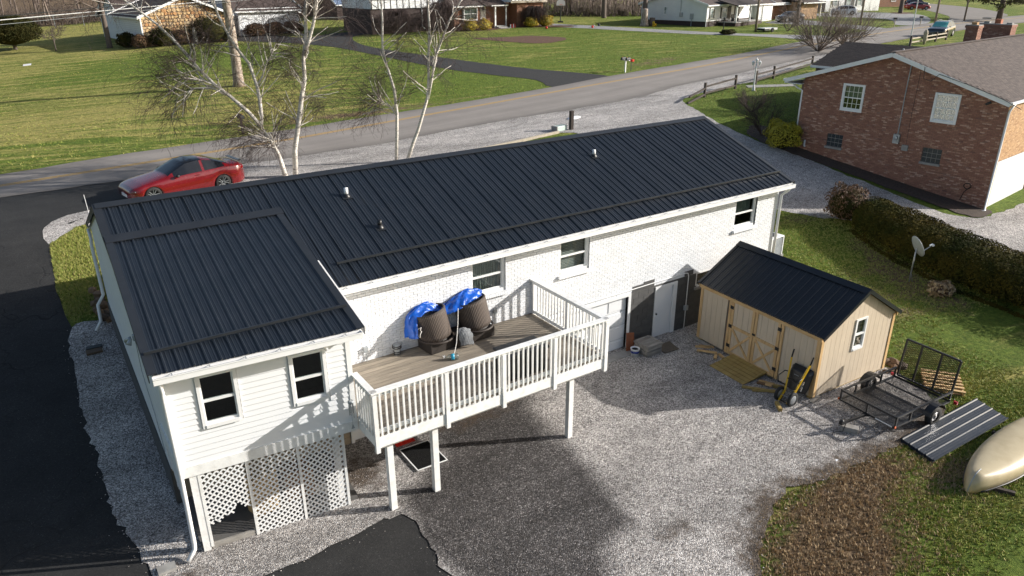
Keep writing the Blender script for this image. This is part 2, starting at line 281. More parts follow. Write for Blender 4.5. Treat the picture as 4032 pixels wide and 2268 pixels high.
# ---------------------------------------------------------------- mesh helpers
class MB:
    def __init__(s): s.v = []; s.f = []; s.uv = None
    def add(s, vs, fs):
        o = len(s.v); s.v += [tuple(p) for p in vs]; s.f += [tuple(i+o for i in f) for f in fs]; return s
    def box(s, c, size, rot=None):
        hx, hy, hz = size[0]/2, size[1]/2, size[2]/2
        vs = [Vector((x, y, z)) for x in (-hx, hx) for y in (-hy, hy) for z in (-hz, hz)]
        if rot is not None:
            m = rot if isinstance(rot, Matrix) else (Euler(rot).to_matrix() if hasattr(rot, '__len__') else Matrix.Rotation(rot, 3, 'Z'))
            vs = [m @ v for v in vs]
        c = Vector(c)
        return s.add([v+c for v in vs], [(0, 1, 3, 2), (4, 6, 7, 5), (0, 4, 5, 1), (2, 3, 7, 6), (0, 2, 6, 4), (1, 5, 7, 3)])
    def bx(s, x0, x1, y0, y1, z0, z1): return s.box(((x0+x1)/2, (y0+y1)/2, (z0+z1)/2), (abs(x1-x0), abs(y1-y0), abs(z1-z0)))
    def bar(s, a, b, wx, wz, up=(0, 0, 1)):
        a, b = Vector(a), Vector(b); d = b-a; L = d.length; d.normalize(); up = Vector(up)
        if abs(d.dot(up)) > .98: up = Vector((1, 0, 0))
        x = d.cross(up).normalized(); z = x.cross(d)
        return s.box((a+b)/2, (wx, L, wz), Matrix((x, d, z)).transposed())
    def tube(s, pts, rad, n=8, cap=True):
        pts = [Vector(p) for p in pts]; m = len(pts)
        if not hasattr(rad, '__len__'): rad = [rad]*m
        d0 = (pts[1]-pts[0]).normalized(); ref = Vector((0, 0, 1)) if abs(d0.z) < .9 else Vector((1, 0, 0))
        x = d0.cross(ref).normalized(); vs = []; fs = []
        for i in range(m):
            d = (pts[min(i+1, m-1)]-pts[max(i-1, 0)])
            d = d.normalized() if d.length > 1e-9 else d0
            x = (x-d*x.dot(d)); x = x.normalized() if x.length > 1e-6 else d.orthogonal().normalized(); y = d.cross(x)
            for j in range(n):
                a = 2*math.pi*j/n; vs.append(pts[i]+(x*math.cos(a)+y*math.sin(a))*rad[i])
        for i in range(m-1):
            for j in range(n): fs.append((i*n+j, i*n+(j+1) % n, (i+1)*n+(j+1) % n, (i+1)*n+j))
        if cap: fs.append(tuple(range(n-1, -1, -1))); fs.append(tuple((m-1)*n+j for j in range(n)))
        return s.add(vs, fs)
    def lathe(s, c, prof, n=16, mat=None, cap=True):
        c = Vector(c); vs = []; fs = []; m = len(prof)
        for (r, z) in prof:
            for j in range(n):
                a = 2*math.pi*j/n; v = Vector((r*math.cos(a), r*math.sin(a), z)); vs.append((mat @ v if mat else v)+c)
        for i in range(m-1):
            for j in range(n): fs.append((i*n+j, i*n+(j+1) % n, (i+1)*n+(j+1) % n, (i+1)*n+j))
        if cap: fs.append(tuple(range(n-1, -1, -1))); fs.append(tuple((m-1)*n+j for j in range(n)))
        return s.add(vs, fs)
    def prism(s, poly, z0, z1):          # poly in xy, extruded in z
        n = len(poly); vs = [(x, y, z0) for x, y in poly]+[(x, y, z1) for x, y in poly]
        return s.add(vs, [tuple(range(n-1, -1, -1)), tuple(range(n, 2*n))]+[(i, (i+1) % n, n+(i+1) % n, n+i) for i in range(n)])
    def slab(s, pts, t):                 # planar polygon with thickness along its normal (downwards)
        pts = [Vector(p) for p in pts]; nrm = (pts[1]-pts[0]).cross(pts[2]-pts[0]).normalized(); n = len(pts)
        if nrm.z < -.05: pts = pts[::-1]; nrm = -nrm
        vs = pts+[p-nrm*t for p in pts]
        return s.add(vs, [tuple(range(n)), tuple(range(2*n-1, n-1, -1))]+[(i, n+i, n+(i+1) % n, (i+1) % n) for i in range(n)])
    def ico(s, c, r, sub=1, jit=0., sq=(1, 1, 1), seed=None):
        bm = bmesh.new(); bmesh.ops.create_icosphere(bm, subdivisions=sub, radius=1); rr = random.Random(seed) if seed is not None else random
        vs = [Vector((v.co.x*r*sq[0]*(1+rr.uniform(-jit, jit)), v.co.y*r*sq[1]*(1+rr.uniform(-jit, jit)), v.co.z*r*sq[2]*(1+rr.uniform(-jit, jit))))+Vector(c) for v in bm.verts]
        fs = [tuple(v.index for v in f.verts) for f in bm.faces]; bm.free(); return s.add(vs, fs)
    def build(s, name, mat, parent=None, smooth=False, bevel=0, kind=None, loc=None, rot=None):
        me = bpy.data.meshes.new(name); me.from_pydata(s.v, [], s.f); me.update()
        o = bpy.data.objects.new(name, me); COL.objects.link(o); me.materials.append(MAT[mat] if isinstance(mat, str) else mat)
        if smooth: me.shade_smooth()
        if bevel:
            b = o.modifiers.new('b', 'BEVEL'); b.width = bevel; b.segments = 2; b.limit_method = 'ANGLE'
        if parent: o.parent = parent
        if kind: o['kind'] = kind
        if loc is not None: o.location = loc
        if rot is not None: o.rotation_euler = (0, 0, rot) if not hasattr(rot, '__len__') else rot
        return o
def npmesh(name, V, Fc, mat, parent=None, kind=None, smooth=False):
    V = np.asarray(V, np.float32); Fc = np.asarray(Fc, np.int32); k = Fc.shape[1]
    me = bpy.data.meshes.new(name); me.vertices.add(len(V)); me.vertices.foreach_set('co', V.ravel())
    me.loops.add(Fc.size); me.loops.foreach_set('vertex_index', Fc.ravel()); me.polygons.add(len(Fc))
    me.polygons.foreach_set('loop_start', np.arange(0, Fc.size, k, dtype=np.int32)); me.update(calc_edges=True)
    if smooth: me.shade_smooth()
    o = bpy.data.objects.new(name, me); COL.objects.link(o); me.materials.append(MAT[mat] if isinstance(mat, str) else mat)
    if parent: o.parent = parent
    if kind: o['kind'] = kind
    return o
def tag(o, label=None, cat=None, group=None, kind=None):
    if label: o['label'] = label
    if cat: o['category'] = cat
    if group: o['group'] = group
    if kind: o['kind'] = kind
    return o
def thing(name, label, cat, loc=(0, 0, 0), rz=0, group=None):
    o = bpy.data.objects.new(name, None); COL.objects.link(o); o.empty_display_size = .2
    o.location = loc; o.rotation_euler = (0, 0, rz); return tag(o, label, cat, group)
def copytree(o, parent=None):
    c = o.copy(); COL.objects.link(c); c.parent = parent
    for ch in list(o.children): copytree(ch, c)
    return c
_cube = {}
def cube(mat):
    if mat not in _cube:
        me = bpy.data.meshes.new('piece'); b = MB().box((0, 0, 0), (1, 1, 1)); me.from_pydata(b.v, [], b.f); me.update(); me.materials.append(MAT[mat]); _cube[mat] = me
    return _cube[mat]
def piece(name, mat, parent, c, size, rot=None):
    o = bpy.data.objects.new(name, cube(mat)); COL.objects.link(o); o.parent = parent
    if rot is None: q = Euler((0, 0, 0))
    elif isinstance(rot, Matrix): q = rot.to_euler()
    elif hasattr(rot, '__len__'): q = Euler(rot)
    else: q = Euler((0, 0, rot))
    o.location = c; o.rotation_euler = q; o.scale = size; return o
def barpiece(name, mat, parent, a, b, wx, wz, up=(0, 0, 1)):
    a, b = Vector(a), Vector(b); d = b-a; L = d.length; d.normalize(); up = Vector(up)
    if abs(d.dot(up)) > .98: up = Vector((1, 0, 0))
    x = d.cross(up).normalized(); z = x.cross(d)
    return piece(name, mat, parent, (a+b)/2, (wx, L, wz), Matrix((x, d, z)).transposed())
def pieces(name, restname, mat, parent, boxes, origin=(0, 0, 0), limit=300):
    """boxes: (centre, size, rot); the nearest `limit` as parts, the rest joined"""
    og = Vector(origin); boxes = sorted(boxes, key=lambda b: (Vector(b[0])+og-CAM).length)
    for b in boxes[:limit]: piece(name, mat, parent, *b)
    if len(boxes) > limit:
        mb = MB()
        for b in boxes[limit:]: mb.box(*b)
        mb.build(restname, mat, parent, kind='stuff')
# terrain -----------------------------------------------------------------
def sq_(t): return t*t*(3-2*t)
def zt(x, y):
    x = np.asarray(x, float); y = np.asarray(y, float)
    k = np.clip((x-20)/13, 0, 1); k = k*k*(3-2*k)
    t = np.clip((y+4.2+3.8*k)/(16.2+6.8*k), 0, 1); t = .5*t+.5*t*t*(3-2*t)
    return (2.35+.015*np.clip(x-12, 0, 60))*t+.022*np.maximum(0, y-28)-.065*np.clip(14-x, 0, 34)*sq_(np.clip((y-27)/17, 0, 1))
def Z(x, y): return float(zt(x, y))
def inpoly(X, Y, poly):
    X = np.asarray(X); Y = np.asarray(Y); c = np.zeros(X.shape, bool); n = len(poly)
    for i in range(n):
        x0, y0 = poly[i]; x1, y1 = poly[(i+1) % n]
        if y0 == y1: continue
        cond = ((y0 > Y) != (y1 > Y)) & (X < (x1-x0)*(Y-y0)/(y1-y0)+x0); c ^= cond
    return c
def polydist(X, Y, poly):        # signed distance, positive inside
    X = np.asarray(X, float); Y = np.asarray(Y, float); d = np.full(X.shape, 1e9); n = len(poly)
    for i in range(n):
        ax, ay = poly[i]; bx, by = poly[(i+1) % n]; dx, dy = bx-ax, by-ay
        t = np.clip(((X-ax)*dx+(Y-ay)*dy)/(dx*dx+dy*dy+1e-12), 0, 1)
        d = np.minimum(d, np.hypot(X-ax-t*dx, Y-ay-t*dy))
    return np.where(inpoly(X, Y, poly), d, -d)
def smooth_poly(poly, step=.5, jit=0., closed=True):
    """Catmull-Rom through the points, resampled, jittered outline"""
    P = [np.array(p, float) for p in poly]; n = len(P); out = []
    rg = range(n) if closed else range(n-1)
    for i in rg:
        p0 = P[(i-1) % n] if closed or i > 0 else P[i]; p1 = P[i]; p2 = P[(i+1) % n]; p3 = P[(i+2) % n] if closed or i+2 < n else p2
        m = max(1, int(np.linalg.norm(p2-p1)/step))
        for j in range(m):
            t = j/m; q = .5*((2*p1)+(-p0+p2)*t+(2*p0-5*p1+4*p2-p3)*t*t+(-p0+3*p1-3*p2+p3)*t**3)
            out.append(q+rng.normal(0, jit, 2) if jit else q)
    if not closed: out.append(P[-1])
    return [tuple(map(float, q)) for q in out]
def sheet(name, outline, off, mat, step=.5, attrs=None, kind='structure'):
    n = len(outline); xs = [p[0] for p in outline]; ys = [p[1] for p in outline]
    gx, gy = np.meshgrid(np.arange(min(xs), max(xs), step), np.arange(min(ys), max(ys), step)); gx = gx.ravel()+step*.3; gy = gy.ravel()+step*.3
    d = polydist(gx, gy, outline); k = d > step*.35
    pts = [Vector(p) for p in outline]+[Vector((a, b)) for a, b in zip(gx[k], gy[k])]
    v, e, f, *_ = delaunay_2d_cdt(pts, [], [list(range(n))], 1, 1e-5)
    V = np.array([[p.x, p.y] for p in v]); z = zt(V[:, 0], V[:, 1])+off
    tri = np.array([t for t in f if len(t) == 3])
    # keep faces wound upwards
    a, b, c = V[tri[:, 0]], V[tri[:, 1]], V[tri[:, 2]]; ar = (b[:, 0]-a[:, 0])*(c[:, 1]-a[:, 1])-(b[:, 1]-a[:, 1])*(c[:, 0]-a[:, 0]); tri[ar < 0] = tri[ar < 0][:, ::-1]
    o = npmesh(name, np.column_stack([V, z]), tri, mat, kind=kind, smooth=True)
    for nm, fn in (attrs or {}).items():
        at = o.data.attributes.new(nm, 'FLOAT', 'POINT'); at.data.foreach_set('value', np.asarray(fn(V[:, 0], V[:, 1]), np.float32))
    return o
def sstep(a, b, x): t = np.clip((x-a)/(b-a), 0, 1); return t*t*(3-2*t)

# ---------------------------------------------------------------- ground
def blob(X, Y, cx, cy, rx, ry, rot=0.):
    c, s = math.cos(rot), math.sin(rot); dx, dy = X-cx, Y-cy; a = (dx*c+dy*s)/rx; b = (-dx*s+dy*c)/ry
    return np.exp(-(a*a+b*b))
def seg(*ab):
    out = []
    for a, b, st in ab: out += list(np.arange(a, b, st))
    return np.array(out+[ab[-1][1]])
gx = seg((-900, -100, 80), (-100, -20, 5), (-20, -6, 1), (-6, 30, .4), (30, 60, 1), (60, 200, 4), (200, 1500, 100))
gy = seg((-300, -40, 20), (-40, -18, 2), (-18, 16, .4), (16, 40, 1), (40, 130, 3), (130, 1500, 60))
GX, GY = np.meshgrid(gx, gy); GZ = zt(GX, GY)
nx, ny = len(gx), len(gy); idx = np.arange(nx*ny).reshape(ny, nx)
Fq = np.stack([idx[:-1, :-1].ravel(), idx[:-1, 1:].ravel(), idx[1:, 1:].ravel(), idx[1:, :-1].ravel()], 1)
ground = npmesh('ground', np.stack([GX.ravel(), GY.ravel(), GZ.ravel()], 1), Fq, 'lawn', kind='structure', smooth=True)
X, Y = GX.ravel(), GY.ravel()
dry = .45+.22*sstep(24, 30, Y)*sstep(38, 10, X)+.25*blob(X, Y, 2, 36, 14, 9)-.35*blob(X, Y, 12, 60, 9, 7)-.25*blob(X, Y, 26, 36, 10, 8)-.3*blob(X, Y, 18, 62, 9, 12)+.15*sstep(60, 90, Y)
dry = dry-.35*blob(X, Y, 23, -4, 4, 5)-.5*sstep(30, 36, X)*sstep(22, 16, Y)-.25*blob(X, Y, 16, -14, 5, 3)+.25*blob(X, Y, 14, -13.4, 1.6, 1)+.3*blob(X, Y, -.9, 8, .5, 3)  # first term: lawn by the hedge greener, part of its painted shade
dirt_shade = 1.0*blob(X, Y, 11.2, -12.5, 2.3, 1.1, .2)+.75*blob(X, Y, 13.6, -11.8, 1.5, .5)+.7*blob(X, Y, 9.5, -13.4, 2, .8)+.55*blob(X, Y, 15.3, -13.0, 1.1, .6)
dirt_shade += .6*blob(X, Y, 51, 34, 10, 2.4, .3)+.5*blob(X, Y, 23, 27.2, 10, 1.2, .15)+.5*blob(X, Y, 14, 27, 8, 1.6, .12)
dirt_shade += .95*blob(X, Y, 26.2, -5.3, 3.6, .9, 1.15)+.62*blob(X, Y, 22.8, -5.6, 3.6, 3.0, 1.)+.45*blob(X, Y, 19.6, -9.0, 1.2, .7)+.6*blob(X, Y, 26.6, 0, 1.2, 1)  # broad patch between shed and hedge is shade painted as brown ground
dirt_shade += .9*blob(X, Y, 34.6, 2.5, .55, 5, -.1)+.8*blob(X, Y, -.5, 3.8, .8, 1.0)+.35*blob(X, Y, -1.0, 8, .28, 3.2)+.5*blob(X, Y, 35.2, 8.5, 1.6, 1.6)
dirt_shade += .9*sstep(112, 120, Y)+.9*sstep(-6, 6, Y-(96-.33*(X-44)))*sstep(40, 46, X)*sstep(88, 80, X)*sstep(100, 60, X)
for nm, a in (('dry', dry), ('dirt_shade', dirt_shade)):
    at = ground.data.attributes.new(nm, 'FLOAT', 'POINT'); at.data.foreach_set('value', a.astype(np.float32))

NEAR = [(-60, 9), (-30, 13), (-14, 15.6), (-2.2, 17.0), (12.7, 17.5), (18.5, 18.2), (24.5, 19), (30, 19.4), (35.8, 20.2), (42.7, 22.4), (50.5, 24), (63.3, 26.9), (80, 30.4), (105, 35.2), (140, 39), (220, 42)]
FAR = [(-60, 13.5), (-30, 17), (-14, 19.6), (-2.07, 21.55), (1.83, 22.6), (7.06, 23.6), (15.8, 25.0), (24.9, 26.3), (34.2, 28.0), (41.2, 29.6), (52, 31.5), (63.4, 33.6), (78.2, 37.4), (105, 43.3), (140, 47), (220, 50)]
nearp = smooth_poly(NEAR, 1.0, 0, False); farp = smooth_poly(FAR, 1.0, 0, False)
nearj = [(a, b+random.gauss(0, .06)) for a, b in nearp]; farj = [(a, b+random.gauss(0, .03)) for a, b in farp]
def pld(X, Y, pl):
    d = np.full(np.shape(X), 1e9)
    for (ax, ay), (bx, by) in zip(pl[:-1], pl[1:]):
        dx, dy = bx-ax, by-ay; t = np.clip(((X-ax)*dx+(Y-ay)*dy)/(dx*dx+dy*dy), 0, 1); d = np.minimum(d, np.hypot(X-ax-t*dx, Y-ay-t*dy))
    return d
road = sheet('road', nearj+farj[::-1], .030, 'road', 1.2, {'lane': lambda X, Y: pld(X, Y, FAR)/(pld(X, Y, FAR)+pld(X, Y, NEAR)+1e-6)})
CEN = [(-60, 11.0), (-30, 14.6), (-14, 17.2), (-2.1, 19.2), (5.1, 20.5), (14.7, 22.35), (26.7, 24.7), (40, 27.3), (52.3, 29.3), (64, 31.9), (80, 35.4), (105, 40.6), (140, 44.2), (220, 47)]
cp = smooth_poly(CEN, 1.0, 0, False); mk = MB()
for side in (-.11, .11):
    vs = []
    for i, (a, b) in enumerate(cp):
        p, q = cp[max(i-1, 0)], cp[min(i+1, len(cp)-1)]; t = Vector((q[0]-p[0], q[1]-p[1], 0)).normalized(); nrm = Vector((-t.y, t.x, 0))
        for o_ in (-.055, .055):
            v = Vector((a, b, 0))+nrm*(side+o_); v.z = Z(v.x, v.y)+.037; vs.append(v)
    mk.add(vs, [(2*i, 2*i+2, 2*i+3, 2*i+1) for i in range(len(cp)-1)])
mk.build('road_centre_line', 'linepaint', road)

ASPH = [(-7.5, 17.0), (-6.2, 12), (-5.8, 4), (-5.8, -6), (-5.6, -14), (4.6, -15), (4.4, -8), (3.9, -6.4), (1.2, -6.2), (-.3, -5), (-.75, -2.5), (-.72, 2), (-1.05, 4.64), (-1.12, 6.5), (-1.05, 8.5), (-.98, 9.9), (-.75, 10.9), (.3, 12.0), (2.2, 13.1), (4.5, 14.4), (6, 17.2)]
sheet('driveway', smooth_poly(ASPH, .35, .018), .016, 'asphalt', .5)
GRAV = [(-.2, 4.3), (-.85, 4.5), (-1.14, 3.9), (-1.19, 2.41), (-1.3, .63), (-1.24, -1.41), (-1.23, -2.79), (-1.03, -4.6), (-.96, -5.2), (-.85, -5.87), (-.55, -7.2), (-.1, -8.1), (.4, -7.4), (.95, -7.12), (1.46, -7.11), (2.5, -7.03), (3.7, -6.95), (4.02, -7.35), (3.95, -8.04), (3.9, -8.46), (3.93, -9.11), (4.0, -11), (4.2, -16), (8.4, -16), (8.75, -13.2), (9.0, -12.3), (9.5, -12.0), (10.86, -11.25), (11.6, -11.15), (12.13, -11.35), (13.29, -11.42), (14.75, -11.53), (15.4, -11.6), (17.3, -11.5), (17.9, -11.1), (18.3, -10), (18.5, -9.0), (17.2, -7.5), (17.4, -4.6), (17.4, -3.2), (9, -3), (.8, -2.6), (.6, 2), (.3, 4)]
DARK = [(4.1, -6.7), (4.6, -6.3), (5.0, -6.0), (5.7, -5.6), (5.6, -4.8), (5.2, -3.9), (9.8, -3.9), (8.45, -5.0), (8.4, -6.1), (8.3, -7.2), (8.05, -8.4), (7.8, -9.9), (6.8, -10.3), (6.3, -10.9), (5.6, -13), (4.0, -13), (4.0, -8.5), (4.1, -7.4)]
yard = sheet('gravel_yard', smooth_poly(GRAV, .18, .045), .032, 'gravel', .3, {
    'dark': lambda X, Y: -.28+1.28*sstep(-1.1, .7, polydist(X, Y, DARK))+.25*blob(X, Y, 11, -5.5, 2.5, 1.2)+.4*blob(X, Y, .2, -6.4, 1.2, .5),
    'soil': lambda X, Y: .8*blob(X, Y, 3.7, -5.2, .9, .9)+.75*blob(X, Y, 7.2, -4.6, 1.6, .7)+.72*sstep(1.6, 0., polydist(X, Y, GRAV))*sstep(8, 9, X)*sstep(-9.4, -11.2, Y)+.5*blob(X, Y, -.6, 3.6, .8, .8)+.6*blob(X, Y, -.3, -6.2, .7, .5)+.6*blob(X, Y, 8.4, -10.6, .8, .5)+.4*blob(X, Y, 2.4, -6.35, 1.2, .3)})
FGR = [(-1.15, 11.25), (-.5, 12.4), (.5, 12.95), (2, 13.6), (5, 15.6), (7, 17.2), (12.7, 18.3), (18.5, 19.0), (24.5, 19.8), (30, 20.2), (35.8, 21.0), (42.7, 23.2), (50.5, 24.8), (63.3, 27.7), (80, 31.2), (80, 28.6), (63, 25), (50, 20.6), (44.5, 19.7), (39.6, 18.4), (37, 17), (34.72, 12.6), (33.7, 8.3), (33.9, 6.2), (33.8, 1), (34.3, -3.7), (42, -4.4), (48, -9), (46, -16), (36, -16), (33, -9.5), (30.5, -4), (29, -1.5), (26.8, .9), (25.6, 5), (25, 10), (24.8, 13.6), (24.2, 13.95), (21.2, 13.4), (17.8, 12.95), (14, 12.4), (8, 12.1), (2, 11.8), (0, 11.2), (-.7, 10.2), (-.95, 10.1)]
sheet('front_gravel', smooth_poly(FGR, .4, .05), .022, 'gravel', .8, {
    'dark': lambda X, Y: -.55+.9*sstep(1.0, 0., pld(X, Y, NEAR))+.35*blob(X, Y, 40, -3, 5, 2)+.2*blob(X, Y, 30, 4, 6, 4), 'soil': lambda X, Y: .4*blob(X, Y, 26, 15, 1.8, .8)+.5*blob(X, Y, 27.5, 0, 1.4, 1.2)})
SEAL = [(41.4, 29.7), (38.2, 38), (35.6, 49.3), (33.8, 62), (36.5, 72), (42, 75), (42, 78), (36, 77.5), (31, 75), (28, 83), (24.5, 84), (21.5, 80), (22.5, 76.5), (27, 71), (29.8, 65), (30.8, 60), (32.1, 42.7), (33.8, 36), (35.2, 31.6), (34.2, 28.1), (37.5, 28.3)]
sheet('sealed_driveway', smooth_poly(SEAL, 1.0, .03), .02, 'farasphalt', 1.5)
sheet('lane_drive', smooth_poly([(80.5, 38.0), (77.8, 44), (72.3, 51.2), (67.5, 62), (64, 70.5), (67, 72.5), (71.5, 63), (75.4, 54), (80, 46.5), (86.5, 40.2)], 1, .05), .02, 'farconc', 2)
sheet('parking_pad', smooth_poly([(99, 42.2), (100.5, 50), (97, 58), (107, 60), (106, 52), (104.5, 43)], 1, .05), .02, 'farconc', 2)
sheet('house_drive', smooth_poly([(112, 46), (122, 54), (118, 66), (132, 68), (140, 60), (132, 52), (118, 45)], 1, .05), .02, 'farconc', 2)
sheet('side_street', smooth_poly([(126, 45.5), (140, 53), (155, 66), (166, 80), (180, 80), (172, 64), (155, 50), (140, 46.5)], 1, .05), .024, 'road', 3, {'lane': lambda X, Y: X*0+.9})
sheet('planting_strip', smooth_poly([(33.7, 7.4), (34.0, 3), (34.2, 0), (34.5, -3.7), (36.2, -3.75), (36.1, -3.2), (35.6, 1), (35.1, 6.4), (36.5, 9.0), (36.0, 10.2), (34.4, 9.4)], .3, .05), .035, 'mulchdk', .5)
sheet('mulch_bed', smooth_poly([(47.5, 62), (51, 60.8), (54.8, 60.2), (57, 56), (54.5, 53.3), (51, 52.6), (49, 56)], .7, .08), .03, 'mulch', 1.2)
sheet('shrub_bed', smooth_poly([(51, 71), (55, 69.2), (60, 70.2), (66, 66.6), (67.5, 67.5), (66.5, 69), (60.5, 72), (52, 73)], .7, .08), .03, 'mulch', 1.2)

# grass tufts and loose stones close to the camera -------------------------
def tufts(name, n, region, mat, hmin, hmax, reject=None, label=None):
    x0, x1, y0, y1 = region; x = rng.uniform(x0, x1, n); y = rng.uniform(y0, y1, n)
    k = np.ones(n, bool) if reject is None else reject(x, y); x, y = x[k], y[k]; n = len(x)
    ef = np.minimum(np.minimum(x-x0, x1-x)/((x1-x0)*.12), np.minimum(y-y0, y1-y)/((y1-y0)*.15)); k = rng.uniform(0, 1, n) < np.clip(ef, 0, 1); x, y = x[k], y[k]; n = len(x)
    B = 4; V = np.zeros((n, B, 3, 3), np.float32); z = zt(x, y)
    for b in range(B):
        a = rng.uniform(0, 2*np.pi, n); h = rng.uniform(hmin, hmax, n); wd = rng.uniform(.006, .014, n); ox = rng.normal(0, .02, n); oy = rng.normal(0, .02, n); ln = rng.uniform(.2, .9, n)*h; la = rng.uniform(0, 2*np.pi, n)
        px_, py_ = x+ox, y+oy
        V[:, b, 0] = np.stack([px_-np.cos(a)*wd, py_-np.sin(a)*wd, z], 1); V[:, b, 1] = np.stack([px_+np.cos(a)*wd, py_+np.sin(a)*wd, z], 1)
        V[:, b, 2] = np.stack([px_+np.cos(la)*ln, py_+np.sin(la)*ln, z+h], 1)
    V = V.reshape(-1, 3); o = npmesh(name, V, np.arange(len(V)).reshape(-1, 3), mat, kind='stuff'); tag(o, label, 'grass'); return o
GP = GRAV
fx = lambda X, Y: (11.2, -12.5)
def dirtness(X, Y): return 1.0*blob(X, Y, 11.2, -12.5, 2.3, 1.1, .2)+.75*blob(X, Y, 13.6, -11.8, 1.5, .5)+.7*blob(X, Y, 9.5, -13.4, 2, .8)+.55*blob(X, Y, 15.3, -13.0, 1.1, .6)
def patchy(x, y): return np.sin(x*2.1+1.3*np.sin(y*1.7))*np.sin(y*2.6+1.1*np.sin(x*1.3))
g1 = tufts('grass', 34000, (8.5, 22, -15.2, -8.5), 'grassblade', .025, .06, lambda x, y: (polydist(x, y, GP) < -.02) & (dirtness(x, y)+.25*patchy(x, y)+rng.uniform(-.25, .25, len(x)) < .42), 'short green lawn grass around the canoe and trailer')
g2 = tufts('dead_grass', 15000, (8.3, 16.5, -15.2, -10.6), 'deadblade', .03, .09, lambda x, y: (polydist(x, y, GP) < .25) & (dirtness(x, y)+rng.uniform(-.3, .3, len(x)) > .30), 'matted brown dead grass beside the gravel yard')
g3 = tufts('grass', 26000, (18.2, 31, -9, 2), 'grassblade', .03, .07, lambda x, y: (polydist(x, y, GP) < -.02) & (polydist(x, y, FGR) < -.05), 'shaded green lawn behind the wooden shed')
g4 = tufts('grass', 9000, (-1.3, .8, 4.4, 12), 'grassblade', .04, .10, lambda x, y: (polydist(x, y, ASPH) < -.02) & (polydist(x, y, FGR) < 0), 'small grass strip between driveway and white house')
def tufts_far(name, n, region, mat, reject, label):
    x0, x1, y0, y1 = region; x = rng.uniform(x0, x1, n); y = y0+(y1-y0)*rng.uniform(0, 1, n)**1.5; k = reject(x, y); x, y = x[k], y[k]; n = len(x); z = zt(x, y); V = np.zeros((n, 2, 3, 3), np.float32)
    for b in range(2):
        a = rng.uniform(0, 6.28, n); h = rng.uniform(.03, .08, n); wd = rng.uniform(.015, .035, n); la = rng.uniform(0, 6.28, n); ln = h*rng.uniform(.3, 1.2, n)
        V[:, b, 0] = np.stack([x-np.cos(a)*wd, y-np.sin(a)*wd, z], 1); V[:, b, 1] = np.stack([x+np.cos(a)*wd, y+np.sin(a)*wd, z], 1); V[:, b, 2] = np.stack([x+np.cos(la)*ln, y+np.sin(la)*ln, z+h], 1)
    V = V.reshape(-1, 3); o = npmesh(name, V, np.arange(len(V)).reshape(-1, 3), mat, kind='stuff'); return tag(o, label, 'grass')
tufts_far('grass', 46000, (-14, 75, 20, 70), 'grassblade', lambda x, y: (polydist(x, y, nearp[::3]+farp[::-3]) < -.1) & (polydist(x, y, SEAL) < -.2) & (polydist(x, y, FGR) < 0) & (patchy(x*.4, y*.5)+rng.uniform(-1, 1, len(x)) > -.2), 'tufted grass on the lawns across the road')
g5 = tufts('grass', 14000, (32.5, 62, 6, 20), 'grassblade', .03, .07, lambda x, y: (polydist(x, y, FGR) < -.1), 'green front lawn of the brown brick house')
def stones(name, n, region, mat, r0, r1, keep, label):
    x0, x1, y0, y1 = region; x = rng.uniform(x0, x1, n); y = rng.uniform(y0, y1, n); k = keep(x, y); x, y = x[k], y[k]; n = len(x); z = zt(x, y)+.032
    o6 = np.array([[1, 0, 0], [-1, 0, 0], [0, 1, 0], [0, -1, 0], [0, 0, 1], [0, 0, -1]], float)
    f8 = np.array([[0, 2, 4], [2, 1, 4], [1, 3, 4], [3, 0, 4], [2, 0, 5], [1, 2, 5], [3, 1, 5], [0, 3, 5]])
    r = rng.uniform(r0, r1, n)*rng.uniform(.7, 1.25, n); S = r[:, None]*rng.uniform(.6, 1.25, (n, 3)); S[:, 2] *= .75
    V = o6[None]*S[:, None]; V += rng.normal(0, .18, (n, 6, 3))*r[:, None, None]
    a = rng.uniform(0, 6.28, n); c, s = np.cos(a)[:, None], np.sin(a)[:, None]; X_ = V[..., 0]*c-V[..., 1]*s; Y_ = V[..., 0]*s+V[..., 1]*c
    V = np.stack([X_+x[:, None], Y_+y[:, None], V[..., 2]+(z+r*.25)[:, None]], -1)
    F_ = (f8[None]+np.arange(n)[:, None, None]*6).reshape(-1, 3)
    o = npmesh(name, V.reshape(-1, 3), F_, mat, kind='stuff'); tag(o, label, 'gravel'); return o
dk = lambda x, y: sstep(-1.0, .8, polydist(x, y, DARK))+rng.uniform(-.35, .35, len(x))
stones('gravel_stones', 52000, (-1.4, 18.4, -13, 4.4), 'pebble', .007, .017, lambda x, y: (polydist(x, y, GRAV) > -np.abs(rng.normal(0, 1., len(x)))*np.where(x > 8, .7, .2)) & (rng.uniform(0, 1.3, len(x)) < np.clip(.45+polydist(x, y, GRAV)*.5, .05, 1.3)) & (dk(x, y) < .5), 'loose pale grey crushed stone across the back yard')
stones('gravel_stones', 22000, (3.8, 10, -13, -3.8), 'pebbledk', .006, .015, lambda x, y: (polydist(x, y, GRAV) > 0) & (dk(x, y) > .45), 'darker dirty gravel stones under and before the deck')

